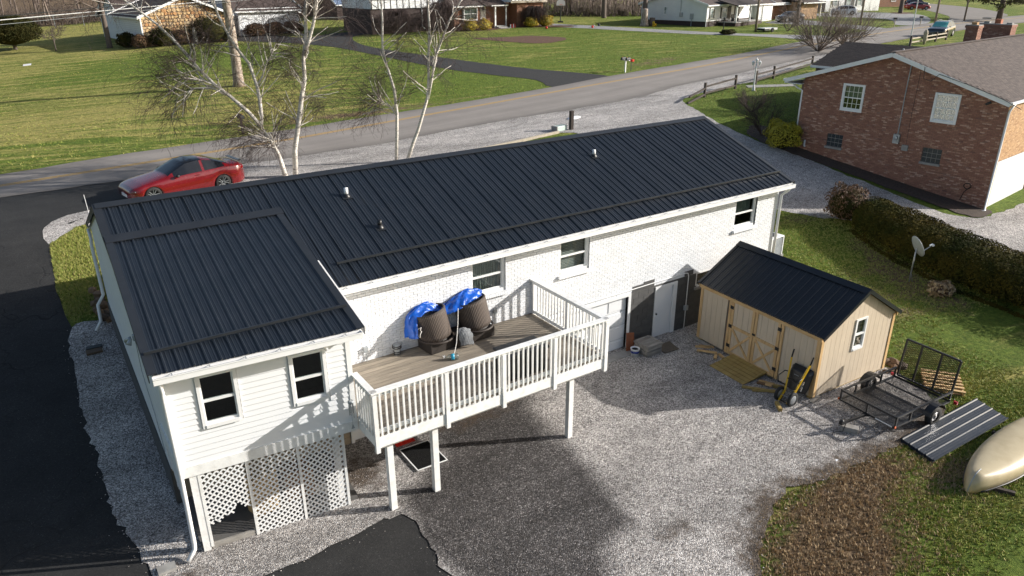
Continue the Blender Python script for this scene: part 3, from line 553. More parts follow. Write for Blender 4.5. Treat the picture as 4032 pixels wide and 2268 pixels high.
# ---------------------------------------------------------------- building helpers
def wall_holes(mb, O, e, nrm, L, z0, z1, holes, t=.12):
    """wall slab behind the plane through O with direction e, outward normal nrm; holes = (s0,s1,z0,z1)"""
    O, e, nrm = Vector(O), Vector(e), Vector(nrm)
    S = sorted({0, L, *[min(max(h[i], 0), L) for h in holes for i in (0, 1)]}); ZZ = sorted({z0, z1, *[min(max(h[i], z0), z1) for h in holes for i in (2, 3)]})
    for a, b in zip(S[:-1], S[1:]):
        for c, d in zip(ZZ[:-1], ZZ[1:]):
            if b-a < 1e-4 or d-c < 1e-4: continue
            ms, mz = (a+b)/2, (c+d)/2
            if any(h[0] < ms < h[1] and h[2] < mz < h[3] for h in holes): continue
            p = O+e*ms-nrm*(t/2); ang = math.atan2(e.y, e.x); mb.box((p.x, p.y, mz), (b-a, t, d-c), ang)
    return mb
def brick_boxes(O, e, nrm, L, z0, z1, holes, bl=.2032, bh=.0677, mort=.010, proud=.010, th=.05, top=None, stagger=.5):
    O, e, nrm = Vector(O), Vector(e), Vector(nrm); ang = math.atan2(e.y, e.x); out = []
    row = 0; z = z0
    while z+bh <= z1+.02:
        zc = z+bh/2; s = -bl*stagger if row % 2 else 0.
        iv = [(0., L)]
        for h in holes:
            if h[2] < zc < h[3]:
                nv = []
                for a, b in iv:
                    if h[1] <= a or h[0] >= b: nv.append((a, b)); continue
                    if h[0] > a: nv.append((a, h[0]))
                    if h[1] < b: nv.append((h[1], b))
                iv = nv
        while s < L:
            for a, b in iv:
                q0, q1 = max(s, a)+mort/2, min(s+bl, b)-mort/2
                if q1-q0 < .03: continue
                m_ = (q0+q1)/2
                if top is not None and zc+bh/2 > top(m_): continue
                p = O+e*m_+nrm*(proud-th/2+random.uniform(-.0012, .0012)); out.append(((p.x, p.y, zc), (q1-q0, th, bh-mort), ang))
            s += bl
        z += bh; row += 1
    return out
def window(parent, O, e, nrm, w, h, fw=.05, fd=.07, recess=.0, grid=None, inside='dark', split=True, mat='trim', name='window', sashes=True):
    """O: lower left outer corner on wall plane. Returns the window part; panes, blinds and grilles are its children"""
    O, e, nrm = Vector(O), Vector(e).normalized(), Vector(nrm).normalized(); ang = math.atan2(e.y, e.x); O = O-nrm*recess
    def B(mb, s0, s1, z0, z1, d0, d1):
        p = O+e*((s0+s1)/2)+nrm*((d0+d1)/2); return mb.box((p.x, p.y, p.z+(z0+z1)/2), (s1-s0, abs(d1-d0), z1-z0), ang)
    fr = MB()
    B(fr, 0, fw, 0, h, -.05, fd); B(fr, w-fw, w, 0, h, -.05, fd); B(fr, fw, w-fw, h-fw, h, -.05, fd-.002); B(fr, fw, w-fw, 0, fw*1.2, -.05, fd+.015)
    if split:
        B(fr, fw, w-fw, h*.5-.025, h*.5+.025, -.03, .025)
        if sashes:
            for a, b in ((fw, fw+.03), (w-fw-.03, w-fw)): B(fr, a, b, fw*1.2, h*.5-.025, -.035, .012); B(fr, a, b, h*.5+.025, h-fw, -.03, .02)
            B(fr, fw+.03, w-fw-.03, fw*1.2, fw*1.2+.045, -.036, .011)
    o = fr.build(name, mat, parent)
    for a, b, dd in (((fw, h*.5), (h*.5, h-fw))[0]+(-.012,), ((fw, h*.5), (h*.5, h-fw))[1]+(.0,)) if split else ((fw, h-fw, 0),):
        B(MB(), fw, w-fw, a, b, dd-.003, dd+.003).build('pane', 'glass', o)
    if grid:
        gm = MB(); nx_, nz_ = grid
        for i in range(1, nx_): B(gm, fw+(w-2*fw)*i/nx_-.009, fw+(w-2*fw)*i/nx_+.009, fw, h-fw, -.02, .008)
        zs = [fw+(h*.5-fw)*j/nz_ for j in range(1, nz_)]+([h*.5+(h*.5-fw)*j/nz_ for j in range(1, nz_)] if split else [])
        for zz in zs: B(gm, fw, w-fw, zz-.009, zz+.009, -.02, .0085)
        gm.build('grille', mat, o)
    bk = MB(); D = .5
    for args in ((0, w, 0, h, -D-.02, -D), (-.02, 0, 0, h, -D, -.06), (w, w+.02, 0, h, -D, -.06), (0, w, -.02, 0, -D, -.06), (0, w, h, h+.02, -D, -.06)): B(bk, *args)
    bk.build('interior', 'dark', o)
    if inside == 'blind':
        n = int(h/.05)
        for i in range(n): 
            p = O+e*(w/2)-nrm*.11; piece('blind_slat', 'blind', o, (p.x, p.y, O.z+.04+i*(h-.06)/n), (w-2*fw, .04, .004), Euler((R(35), 0, ang)).to_matrix())
    elif inside in ('curtain', 'half'):
        n = 40; vs = []; fs = []
        for i in range(n+1):
            t = i/n
            if inside == 'half' and .3 < t < .7: pass
            s = fw+(w-2*fw)*t; dpt = -.16+.025*math.sin(t*70)
            z0_ = h*.48 if inside == 'half' else h*.05
            for zz in (z0_, h-.02):
                p = O+e*s+nrm*dpt; vs.append((p.x, p.y, O.z+zz))
        fs = [(2*i, 2*i+2, 2*i+3, 2*i+1) for i in range(n)]; MB().add(vs, fs).build('curtain', 'curtain', o)
    return o
def ribbed(name, mat, parent, A, B, C, D, u0, u1, wid, phase=0., rib=.2286, hh=.021, minor=.0055, thick=True):
    """ribbed sheet on the patch A(top-left) B(top-right) C(bottom-right) D(bottom-left), from u0..u1 metres of width wid"""
    A, B, C, D = map(Vector, (A, B, C, D)); nrm = (D-A).cross(B-A).normalized()
    if nrm.z < 0: nrm = -nrm
    pr = [(u0, 0)]; k = math.floor((u0-phase)/rib)-1
    while k*rib+phase < u1+rib:
        c = k*rib+phase; k += 1
        for (o_, hgt) in ((-.030, 0), (-.012, hh), (.012, hh), (.030, 0), (.064, 0), (.072, minor), (.082, minor), (.09, 0), (.138, 0), (.146, minor), (.156, minor), (.164, 0)):
            if u0 < c+o_ < u1: pr.append((c+o_, hgt))
    pr.append((u1, 0)); vs = []
    for s, hgt in pr:
        u = s/wid
        for v in (0, 1): vs.append(A.lerp(B, u).lerp(D.lerp(C, u), v)+nrm*hgt)
    n = len(pr); fs = [(2*i, 2*i+1, 2*i+3, 2*i+2) for i in range(n-1)]
    return MB().add(vs, fs).build(name, mat, parent)
def rebase(t, loc):
    loc = Vector(loc); t.location = loc
    for c in t.children: c.location = c.location-loc

# ---------------------------------------------------------------- the white house
HR, SL, LX, EV = 5.844, .3702, 20.0, 4.19
rz = lambda y: HR-SL*abs(y)
house = thing('ranch_house', 'long white brick ranch house with black ribbed metal roof', 'house')
WINH = [(7.60, 8.63, 3.06, 4.05), (10.42, 11.45, 3.05, 4.05), (17.52, 18.55, 3.02, 4.02)]
wx0 = 3.43; hol = [(a-wx0, b-wx0, c, d) for a, b, c, d in WINH]
core = MB(); wall_holes(core, (wx0, -3.93, 0), (1, 0, 0), (0, -1, 0), 19.63-wx0, 1.86, 4.32, hol)
core.build('wall', 'whitemortar', house)
bb = brick_boxes((wx0, -3.93, 0), (1, 0, 0), (0, -1, 0), 19.63-wx0, 1.87, 4.30, [(h[0]-.005, h[1]+.005, h[2]-.10, h[3]) for h in hol], proud=.018, mort=.013)
pieces('brick', 'brick_field', 'whitebrick', house, bb)
for i, (a, b, c, d) in enumerate(WINH):
    wn = window(house, (a, -3.94, c), (1, 0, 0), (0, -1, 0), b-a, d-c, .055, .05, .085, inside=('curtain', 'blind', 'half')[i])
    rv = MB().bx(b, b+.02, -3.93, -3.80, c, d).bx(a-.02, a, -3.93, -3.80, c, d); rv.build('reveal', 'white', wn)
    k = 0; x = a-.06
    while x < b+.06:
        piece('sill_brick', 'whitebrick', wn, (x+.034, -3.965, c-.052), (.058, .13, .088), (R(-8), 0, 0)); x += .068
# lower storey ------------------------------------------------------------
GAR = (9.95, 13.05, -.1, 1.78); DOOR = (14.15, 15.10, -.15, 1.80); BWIN = (15.95, 17.1, 1.40, 1.88); UDOOR = (4.05, 4.95, -.12, 1.72)
lo = MB(); lh = [(h[0]-wx0, h[1]-wx0, h[2], h[3]) for h in (GAR, DOOR, BWIN, UDOOR)]
wall_holes(lo, (wx0, -3.95, 0), (1, 0, 0), (0, -1, 0), 19.63-wx0, -.4, 1.86, lh); lo.build('foundation_wall', 'darkjoint', house)
dkb = brick_boxes((13.06, -3.95, 0), (1, 0, 0), (0, -1, 0), 19.62-13.06, -.36, 1.86, [(h[0]-13.06, h[1]-13.06, h[2], h[3]) for h in (DOOR, BWIN)], .406, .2, .011, .010, .05)
pieces('foundation_block', 'foundation_blocks', 'darkblock', house, dkb)
tnb = brick_boxes((wx0, -3.95, 0), (1, 0, 0), (0, -1, 0), 9.9-wx0, -.36, 1.86, [(h[0]-wx0, h[1]-wx0, h[2], h[3]) for h in (UDOOR,)], .406, .2, .011, .010, .05)
pieces('foundation_block', 'foundation_blocks', 'tanblock', house, tnb)
# painted block patches above the lower storey
for (x0, x1, z0, z1) in ((13.2, 13.65, 1.87, 2.05), (13.655, 14.1, 1.875, 2.10), (15.42, 15.8, 1.88, 2.04)):
    piece('painted_block_patch', 'darkblock', house, ((x0+x1)/2, -3.936, (z0+z1)/2), (x1-x0, .04, z1-z0))
# garage door
gd = MB().bx(GAR[0], GAR[1], -3.86, -3.82, GAR[2], GAR[3]).build('garage_door', 'vinyl', house)
for r in range(4):
    for c in range(4):
        w_ = (GAR[1]-GAR[0])/4; h_ = (GAR[3]-GAR[2])/4; x = GAR[0]+w_*(c+.5); z = GAR[2]+h_*(r+.5)
        piece('door_panel', 'vinyl', gd, (x, -3.868, z), (w_-.16, .022, h_-.12))
        if c == 0: piece('section_joint', 'greymetal', gd, ((GAR[0]+GAR[1])/2, -3.862, GAR[2]+h_*r+.004), (GAR[1]-GAR[0], .008, .008))
MB().bx(GAR[1], GAR[1]+.1, -3.975, -3.82, -.12, GAR[3]).bx(GAR[0]-.1, GAR[0], -3.975, -3.82, -.12, GAR[3]).bx(GAR[0]-.1, GAR[1]+.1, -3.975, -3.82, GAR[3], GAR[3]+.09).build('garage_door_frame', 'trim', house)
MB().bx(GAR[0]-.2, GAR[1]+.25, -4.4, -3.9, -.2, .045).build('garage_apron', 'concrete', house)
# white entry door
dr = MB().bx(DOOR[0]+.07, DOOR[1]-.17, -3.93, -3.88, -.06, DOOR[3]-.08).build('door', 'vinyl', house)
MB().lathe((DOOR[0]+.14, -3.945, .86), [(.0, -.02), (.03, -.02), (.03, .02), (0, .02)], 10, Matrix.Rotation(R(90), 3, 'X')).build('door_knob', 'black', dr)
MB().bx(DOOR[0], DOOR[0]+.065, -3.985, -3.86, -.12, DOOR[3]).bx(DOOR[1]-.15, DOOR[1], -3.985, -3.86, -.12, DOOR[3]).bx(DOOR[0], DOOR[1], -3.983, -3.862, DOOR[3]-.075, DOOR[3]+.01).build('door_frame', 'trim', house)
MB().bx(DOOR[0]-.02, DOOR[1]+.02, -4.12, -3.86, -.2, .0).build('door_step', 'concrete', house)
window(house, (BWIN[0], -3.955, BWIN[2]), (1, 0, 0), (0, -1, 0), BWIN[1]-BWIN[0], BWIN[3]-BWIN[2], .045, .02, .02, split=False)
MB().bx(BWIN[0]-.05, BWIN[1]+.05, -4.02, -3.9, BWIN[2]-.09, BWIN[2]-.002).build('window_ledge', 'concrete', house)
# door under the deck
ud = MB().bx(UDOOR[0]+.08, UDOOR[1], -3.90, -3.86, .02, UDOOR[3]-.06).build('basement_door', 'vinyl', house)
MB().bx(UDOOR[0], UDOOR[0]+.08, -3.99, -3.86, -.15, UDOOR[3]).bx(UDOOR[0], UDOOR[1], -3.988, -3.862, -.15, .02).build('basement_door_frame', 'trim', house)
# conduit with junction box
cd = MB().tube([(9.6, -3.97, 1.93), (13.0, -3.97, 1.97), (15.42, -3.97, 2.0), (15.52, -3.99, 1.98), (15.55, -4.0, 1.88), (15.55, -4.0, .0)], .014, 8).build('conduit', 'trim', house, True)
MB().bx(15.49, 15.62, -4.05, -3.96, .70, .86).build('junction_box', 'greymetal', cd)
for (x, z) in ((4.62, 2.42), (8.28, 2.48)):
    ob = MB().bx(x-.05, x+.05, -4.02, -3.92, z, z+.13).tube([(x, -3.98, z), (x+.01, -3.98, z-.32)], .012, 6).build('outdoor_outlet', 'greymetal', house)
# left gable wall, front wall, right gable wall
yw, wm = -5.78, (5.336-4.287)/(6.24-1.372)
wz = lambda y: 5.336-wm*(-y-1.372)
prof = [(-5.76, 1.93), (-5.76, wz(-5.76)-.06), (-1.372, 5.336-.07), (0, HR-.07), (3.94, rz(3.94)-.07), (3.94, 1.95), (0, 1.42), (-3.94, .93), (-3.94, 1.93)]
n = len(prof); MB().add([(.03, y, z) for y, z in prof]+[(.15, y, z) for y, z in prof], [tuple(range(n)), tuple(range(2*n-1, n-1, -1))]+[(i, n+i, n+(i+1) % n, (i+1) % n) for i in range(n)]).build('gable_wall', 'white', house)
prof = [(-3.96, .94), (0, 1.43), (3.96, 1.96), (3.96, -.3), (-3.96, -.3)]; n = 5
MB().add([(.0, y, z) for y, z in prof]+[(.16, y, z) for y, z in prof], [tuple(range(n)), tuple(range(2*n-1, n-1, -1))]+[(i, n+i, n+(i+1) % n, (i+1) % n) for i in range(n)]).build('painted_foundation', 'darkblock', house)
MB().bx(.03, 19.63, 3.82, 3.94, .3, 4.36).build('front_wall', 'white', house)
prof = [(-3.94, -.3), (3.94, -.3), (3.94, 4.32), (0, HR-.07), (-3.94, 4.32)]; n = 5
MB().add([(19.63, y, z) for y, z in prof]+[(19.5, y, z) for y, z in prof], [tuple(range(n)), tuple(range(2*n-1, n-1, -1))]+[(i, n+i, n+(i+1) % n, (i+1) % n) for i in range(n)]).build('gable_wall', 'white', house)
# ---- main roof
A_, B_ = (0, 0, HR), (LX, 0, HR); x = 0.
while x < LX-.01:
    x1 = min(x+.9144, LX)
    ribbed('roof_panel', 'roof', house, A_, B_, (LX, -EV, rz(EV)), (0, -EV, rz(EV)), x, x1, LX)
    ribbed('roof_panel', 'roof', house, (LX, 0, HR), (0, 0, HR), (0, EV, rz(EV)), (LX, EV, rz(EV)), x, x1, LX)
    x = x1
for sg in (-1, 1):
    MB().slab([(0.02, 0, HR-.03), (LX-.02, 0, HR-.03), (LX-.02, sg*(EV-.01), rz(EV)-.03), (.02, sg*(EV-.01), rz(EV)-.03)][::(1 if sg < 0 else -1)], .06).build('roof_deck', 'trim', house)
cap = MB()
for sg in (-1, 1): cap.slab([(-.03, 0, HR+.045), (LX+.03, 0, HR+.045), (LX+.03, sg*.19, HR+.045-.19*SL), (-.03, sg*.19, HR+.045-.19*SL)][::(1 if sg < 0 else -1)], .022)
cap.build('ridge_cap', 'rooftrim', house)
for xe in (0, LX):
    rk = MB(); o_ = -.06 if xe == 0 else .06; 
    for sg in (-1, 1):
        rk.slab([(xe+o_, 0, HR+.03), (xe-o_*1.6, 0, HR+.03), (xe-o_*1.6, sg*EV, rz(EV)+.03), (xe+o_, sg*EV, rz(EV)+.03)][::(1 if (sg < 0) == (xe > 0) else -1)], .02)
        rk.slab([(xe+o_, 0, HR+.03), (xe+o_, sg*EV, rz(EV)+.03), (xe+o_, sg*EV, rz(EV)-.12), (xe+o_, 0, HR-.12)], .015)
    rk.build('rake_trim', 'rooftrim', house)
gb = MB().bar((4.3, -3.50, rz(3.50)+.055), (19.95, -3.62, rz(3.62)+.055), .05, .05)
gb.build('snow_guard', 'rooftrim', house)
# vents
def vent(x, y, z, h, white, parent=house):
    v = MB().lathe((x, y, z-.06), [(.10, 0), (.10, .08), (.075, .10), (.07, .14)], 14).build('vent_boot', 'black', parent, True)
    MB().lathe((x, y, z+.05), [(.055, 0), (.055, h), (.0, h)], 12).build('vent_pipe', 'trim' if white else 'black', v, True)
    MB().slab([(x-.13, y-.13, z-.13*-SL*-1+.024), (x+.13, y-.13, z-.13*SL+.024), (x+.13, y+.13, z+.13*SL+.024), (x-.13, y+.13, z+.13*SL+.024)], .01).build('flashing', 'rooftrim', v)
vent(5.58, -1.15, rz(1.15), .18, True); vent(13.82, -1.19, rz(1.19), .16, True); vent(5.84, -2.54, rz(2.54), .15, False)
# ---- wing roof
WA, WB, WC, WD = Vector((-.02, -1.372, 5.345)), Vector((3.755, -1.372, 5.345)), Vector((3.63, -6.395, 4.287)), Vector((-.157, -6.08, 4.287))
ww = 3.78; x = 0
while x < ww-.01:
    x1 = min(x+.9144, ww); ribbed('roof_panel', 'roof', house, WA, WB, WC, WD, x, x1, ww, .03); x = x1
off = Vector((0, 0, -.03)); MB().slab([WB+off, WA+off, WD+off+Vector((.03, .02, 0)), WC+off+Vector((-.03, .02, 0))][::-1], .08).build('wing_roof_deck', 'trim', house)
fl = MB(); fl.slab([(-.06, -1.20, rz(1.20)+.05), (-.06, -1.46, 5.345+.02), (3.84, -1.46, 5.345+.02), (3.84, -1.20, rz(1.20)+.05)], .02); fl.build('transition_flashing', 'rooftrim', house)
for P, Q, dx in ((WA, WD, -1), (WB, WC, 1)):
    rk = MB(); o_ = Vector((.045*dx, 0, 0)); i_ = Vector((-.10*dx, 0, 0)); up = Vector((0, 0, .032))
    pts = [P+o_+up, Q+o_+up, Q+i_+up, P+i_+up]; rk.slab(pts if dx < 0 else pts[::-1], .02)
    dn = Vector((0, 0, -.13)); pts = [P+o_+up, P+o_+dn, Q+o_+dn, Q+o_+up]; rk.slab(pts, .015); rk.build('rake_trim', 'rooftrim', house)
MB().bar(WD.lerp(WA, .122)+Vector((0, 0, .055)), WC.lerp(WB, .155)+Vector((0, 0, .055)), .05, .05).build('snow_guard', 'rooftrim', house)
# cheek and right wall of the wing
ck = [(-1.5, wz(-1.5)-.06), (-6.05, wz(-6.05)-.06), (-6.05, 1.93), (-3.94, 1.93), (-3.94, 4.2), (-1.5, 5.2)]; n = 6
MB().add([(3.44, y, z) for y, z in ck]+[(3.34, y, z) for y, z in ck], [tuple(range(n)), tuple(range(2*n-1, n-1, -1))]+[(i, n+i, n+(i+1) % n, (i+1) % n) for i in range(n)]).build('wing_side_wall', 'vinyl', house)
MB().bar(WB+Vector((.09, -2.2, -.62)), WC+Vector((.09, .05, -.05)), .03, .14).build('rake_board', 'trim', house)
# ---- gutters
def gutter(a, b, nrm, ww_=.12, hang=.61):
    a, b, nrm = Vector(a), Vector(b), Vector(nrm).normalized(); g = MB(); up = (0, 0, 1)
    g.bar(a-nrm*.0-Vector((0, 0, .10)), b-Vector((0, 0, .10)), .012, .12)
    g.bar(a+nrm*ww_-Vector((0, 0, .085)), b+nrm*ww_-Vector((0, 0, .085)), .012, .13)
    g.bar(a+nrm*(ww_+.008)-Vector((0, 0, .03)), b+nrm*(ww_+.008)-Vector((0, 0, .03)), .022, .02)
    g.bar(a+nrm*ww_/2-Vector((0, 0, .15)), b+nrm*ww_/2-Vector((0, 0, .15)), ww_, .012)
    for p in (a, b): g.box(p+nrm*ww_/2-Vector((0, 0, .09)), (.012, ww_, .12), math.atan2(nrm.y, nrm.x)+R(90))
    o = g.build('gutter', 'trim', house); L = (b-a).length; k = int(L/hang)
    for i in range(k):
        p = a.lerp(b, (i+.5)/k)-Vector((0, 0, .035)); q = a.lerp(b, (i+.25)/k)-Vector((0, 0, .035))
        barpiece('gutter_hanger', 'greymetal', o, p, p+nrm*ww_, .02, .006); barpiece('gutter_strap', 'greymetal', o, p, q+nrm*ww_, .008, .004)
    return o
gutter((3.9, -EV+.02, 4.285), (LX-.02, -EV+.02, 4.285), (0, -1, 0))
MB().bx(3.5, 19.9, -4.16, -4.13, 4.08, 4.27).bx(3.5, 19.9, -4.13, -3.94, 4.10, 4.125).build('fascia', 'trim', house)
gutter((-.02, EV-.02, 4.285), (LX-.02, EV-.02, 4.285), (0, 1, 0))
we = (WC-WD).normalized(); wn_ = Vector((we.y, -we.x, 0)).normalized()
gutter(WD+we*.02+Vector((0, 0, .0))-wn_*.01, WC-we*.02-wn_*.01, wn_)
# downspouts
MB().tube([(-.03, 4.25, 4.12), (-.02, 4.1, 3.9), (-.05, 4.02, 3.7), (-.05, 4.0, 2.2), (-.25, 3.92, 1.95), (-.27, 3.9, 1.45), (-.45, 3.75, 1.25)], .045, 8).build('downspout', 'trim', house, True)
MB().tube([(19.85, -4.24, 4.16), (19.82, -4.1, 4.0), (19.68, -4.02, 3.86), (19.68, -4.0, .2)], .045, 8).build('downspout', 'trim', house, True)
dsx = WD+we*.12
MB().tube([dsx+wn_*.05-Vector((0, 0, .15)), dsx-wn_*.12-Vector((0, 0, .4)), dsx-wn_*.2-Vector((.0, 0, .6)), (.0, -5.84, 2.0), (-.02, -5.83, .35), (-.03, -5.84, .22), (-.2, -5.95, .08)], .045, 8).build('downspout', 'trim', house, True)
# flood light on left wall
fl_ = MB().bx(-.03, .04, -2.5, -2.38, 3.42, 3.54).build('flood_light', 'greymetal', house)
for dy in (-.08, .08): MB().lathe((-.12, -2.44+dy, 3.42), [(.02, .1), (.035, .06), (.07, -.05), (.0, -.05)], 12, Euler((dy*5, R(35), 0)).to_matrix()).build('lamp_head', 'galv', fl_, True)
MB().tube([(0.015, -2.4, 3.42), (.013, -2.3, 2.6), (.013, -3.2, 1.9), (.013, -3.6, 1.2)], .008, 5).build('cable', 'greymetal', house)
# ---- wing front wall
W0 = Vector((.05, -5.78, 0)); E = Vector((3.38, -.31, 0)).normalized(); WN = Vector((E.y, -E.x, 0)); WL = 3.394; wang = math.atan2(E.y, E.x)
WW = [(.50, 1.22, 2.82, 3.95), (2.19, 2.91, 2.80, 3.93)]
cw = MB(); wall_holes(cw, W0-WN*.0, E, WN, WL, 1.90, 4.26, WW); cw.build('wing_front_wall', 'vinyl', house)
bz = 2.10; bhh = .122
while bz < 4.2:
    iv = [(.07, WL-.07)]
    for h in WW:
        if h[2]-.03 < bz+bhh/2 < h[3]+.03:
            nv = []
            for a, b in iv:
                if h[1] <= a or h[0] >= b: nv.append((a, b)); continue
                nv += [(a, h[0]-.02), (h[1]+.02, b)]
            iv = nv
    for a, b in iv:
        p = W0+E*((a+b)/2)+WN*.011; piece('siding_board', 'vinyl', house, (p.x, p.y, bz+bhh/2), (b-a, .013, bhh+.004), Euler((R(-7.5), 0, wang)).to_matrix())
    bz += bhh
for s in (0.02, WL-.02):
    p = W0+E*s+WN*.012; piece('corner_trim', 'trim', house, (p.x, p.y, 3.08), (.10, .045, 2.34), wang)
p = W0+E*(WL/2)+WN*.02; piece('skirt_board', 'deckwhite', house, (p.x, p.y, 1.985), (WL+.06, .05, .235), wang)
piece('skirt_board', 'deckwhite', house, (.02, -4.86, 1.985), (.05, 1.86, .235))
for (a, b, c, d) in WW:
    q = W0+E*a; window(house, (q.x, q.y, c), E, WN, b-a, d-c, .06, .05, .0)
# ---- under the wing: posts, lattice, slab
ps = W0+E*.16-WN*.06; piece('porch_post', 'deckwhite', house, (ps.x, ps.y, .88), (.14, .14, 1.98), wang)
barpiece('lattice_batten', 'deckwhite', house, (W0+E*3.08+WN*.014).to_tuple()[:2]+(-.02,), (W0+E*3.08+WN*.014).to_tuple()[:2]+(1.87,), .055, .008, WN)
ps = W0+E*(WL-.42)-WN*.2; piece('porch_post', 'deckwhite', house, (ps.x, ps.y, .88), (.12, .12, 1.98), wang)
MB().prism([(.12, -3.9), (.12, -5.72), (3.35, -6.0), (3.4, -3.9)], -.2, .14).build('porch_slab', 'darkconcrete', house)
q0 = W0+E*.25-WN*.02; q1 = W0+E*1.12-WN*.02; barpiece('slab_edge_board', 'greywood', house, (q0.x, q0.y, .10), (q1.x, q1.y, .10), .05, .12)
MB().bx(.15, 3.4, -3.99, -3.96, -.2, 1.9).build('porch_back_wall', 'tanblock', house)
q = W0+E*1.42-WN*.62; MB().box((q.x, q.y, .62), (.55, .40, .95), R(14)).build('cardboard_box', 'pinex', None)
tag(bpy.data.objects['cardboard_box'], 'tall brown cardboard box behind the white lattice', 'box')
q = W0+E*2.2-WN*.8; tag(MB().box((q.x, q.y, .50), (.6, .5, .72), R(-6)).build('wooden_crate', 'firewood'), 'reddish wooden crate behind the middle lattice panel', 'crate')
def lattice(O, e, s0, s1, z0, z1, cut=None, nrm=WN, holes_fn=None):
    """diagonal slats; part lattice_panel = edge battens, slats are its sub-parts"""
    O, e = Vector(O), Vector(e).normalized(); nrm = Vector(nrm); P_ = lambda s, z, d: Vector((O.x+e.x*s+nrm.x*d, O.y+e.y*s+nrm.y*d, z))
    pan = MB(); pan.bar(P_(s0+.02, z0, .014), P_(s0+.02, z1, .014), .055, .008, nrm)
    po = pan.build('lattice_panel', 'deckwhite', house); st = .128; H_ = z1-z0; Wd = s1-s0
    for sgn in (1, -1):
        k = -H_
        while k < Wd:
            # line s = s0+k+t , z = z0+t (sgn 1) or z1-t
            t0, t1 = max(0, -k), min(H_, Wd-k); k += st
            if t1-t0 < .06: continue
            kk = k-st; segs = []
            N = max(1, int((t1-t0)/.03)); run = None
            for i in range(N+1):
                t = t0+(t1-t0)*i/N; s = s0+kk+t; z = z0+t if sgn > 0 else z1-t
                ok = not (cut and cut(s, z))
                if ok and run is None: run = t
                if (not ok or i == N) and run is not None:
                    if t-run > .05: segs.append((run, t))
                    run = None
            for a, b in segs:
                za, zb = (z0+a, z0+b) if sgn > 0 else (z1-a, z1-b)
                d = .004*sgn; barpiece('lattice_slat', 'trim', po, P_(s0+kk+a, za, d), P_(s0+kk+b, zb, d), .034, .007, nrm)
broken = lambda s, z: z < .78+.10*math.sin(s*9)+.07*math.sin(s*23+1)-(.25 if s < .36 else 0)
lattice(W0, E, .24, 1.10, .1, 1.87, broken); lattice(W0, E, 1.12, 2.10, -.02, 1.87); lattice(W0, E, 2.12, 3.10, -.04, 1.87)
lattice((.02, -5.72, 0), (0, 1, 0), .0, 1.5, .15, 1.87, lambda s, z: z < .55+.5*s+.1*math.sin(s*17), Vector((-1, 0, 0)))
rebase(house, (9.8, 0, 0))

# ---------------------------------------------------------------- deck
DZ, DX0, DX1, DY0, DY1 = 2.17, 3.5, 9.48, -6.98, -3.95
deck = thing('deck', 'raised deck with brown boards and white baluster railing', 'deck')
y = DY1-.075; k = 0
while y > DY0+.05:
    cut = random.choice([5.6, 6.4, 7.3, 8.1]); x0 = DX0 if y < -6.15 else 3.46
    for a, b in ((x0, cut), (cut, DX1)): piece('deck_board', 'deckboard', deck, ((a+b)/2, y, DZ-.018), (b-a-.006, .132, .036), Euler((random.uniform(-.004, .004), 0, 0)))
    y -= .1435
for x in np.arange(3.7, 9.4, .41): piece('joist', 'greywood', deck, (float(x), (DY0+DY1)/2, DZ-.135), (.04, DY1-DY0-.1, .19))
for (a, b) in (((DX0, DY0-.02), (DX1+.02, DY0-.02)), ((DX1, DY0), (DX1, DY1)), ((DX0, DY0), (DX0, -6.1))):
    barpiece('rim_board', 'deckwhite', deck, (a[0], a[1], DZ-.165), (b[0], b[1], DZ-.165), .04, .25)
barpiece('beam', 'deckwhite', deck, (3.6, -6.78, DZ-.36), (9.3, -6.78, DZ-.36), .09, .20)
for (x, y) in ((3.86, -6.72), (4.93, -6.70), (8.66, -6.72)): piece('support_post', 'deckwhite', deck, (x, y, (DZ-.26)/2-.05), (.135, .135, DZ-.26+.1))
TZ = 3.165
def rail(a, b, newels):
    a, b = Vector(a), Vector(b); d = (b-a).normalized(); L = (b-a).length; side = Vector((d.y, -d.x, 0))
    up = lambda p, z: Vector((p.x, p.y, z))
    barpiece('top_rail', 'deckwhite', deck, up(a-d*.06, TZ), up(b+d*.06, TZ), .14, .036)
    barpiece('sub_rail', 'deckwhite', deck, up(a, TZ-.064), up(b, TZ-.064), .038, .088)
    barpiece('bottom_rail', 'deckwhite', deck, up(a, DZ+.075), up(b, DZ+.075), .038, .088)
    for s in newels:
        p = a+d*s+side*.03; piece('newel_post', 'deckwhite', deck, (p.x, p.y, (TZ+DZ-.38)/2-.03), (.09, .09, TZ-DZ+.33), math.atan2(d.y, d.x))
    s = .12
    while s < L-.08:
        if all(abs(s-q) > .07 for q in newels):
            p = a+d*s+side*.04; piece('baluster', 'deckwhite', deck, (p.x, p.y, (TZ-.03+DZ-.02)/2), (.036, .036, TZ-.03-(DZ-.02)), math.atan2(d.y, d.x))
        s += .1275
rail((DX0, DY0, 0), (DX1, DY0, 0), [0.0, 1.62, 3.05, 4.45, DX1-DX0]); rail((DX1, DY0, 0), (DX1, DY1-.02, 0), [.0, 1.5, 2.98]); rail((DX0, -6.12, 0), (DX0, DY0, 0), [])
rebase(deck, (6.5, -5.4, 0))

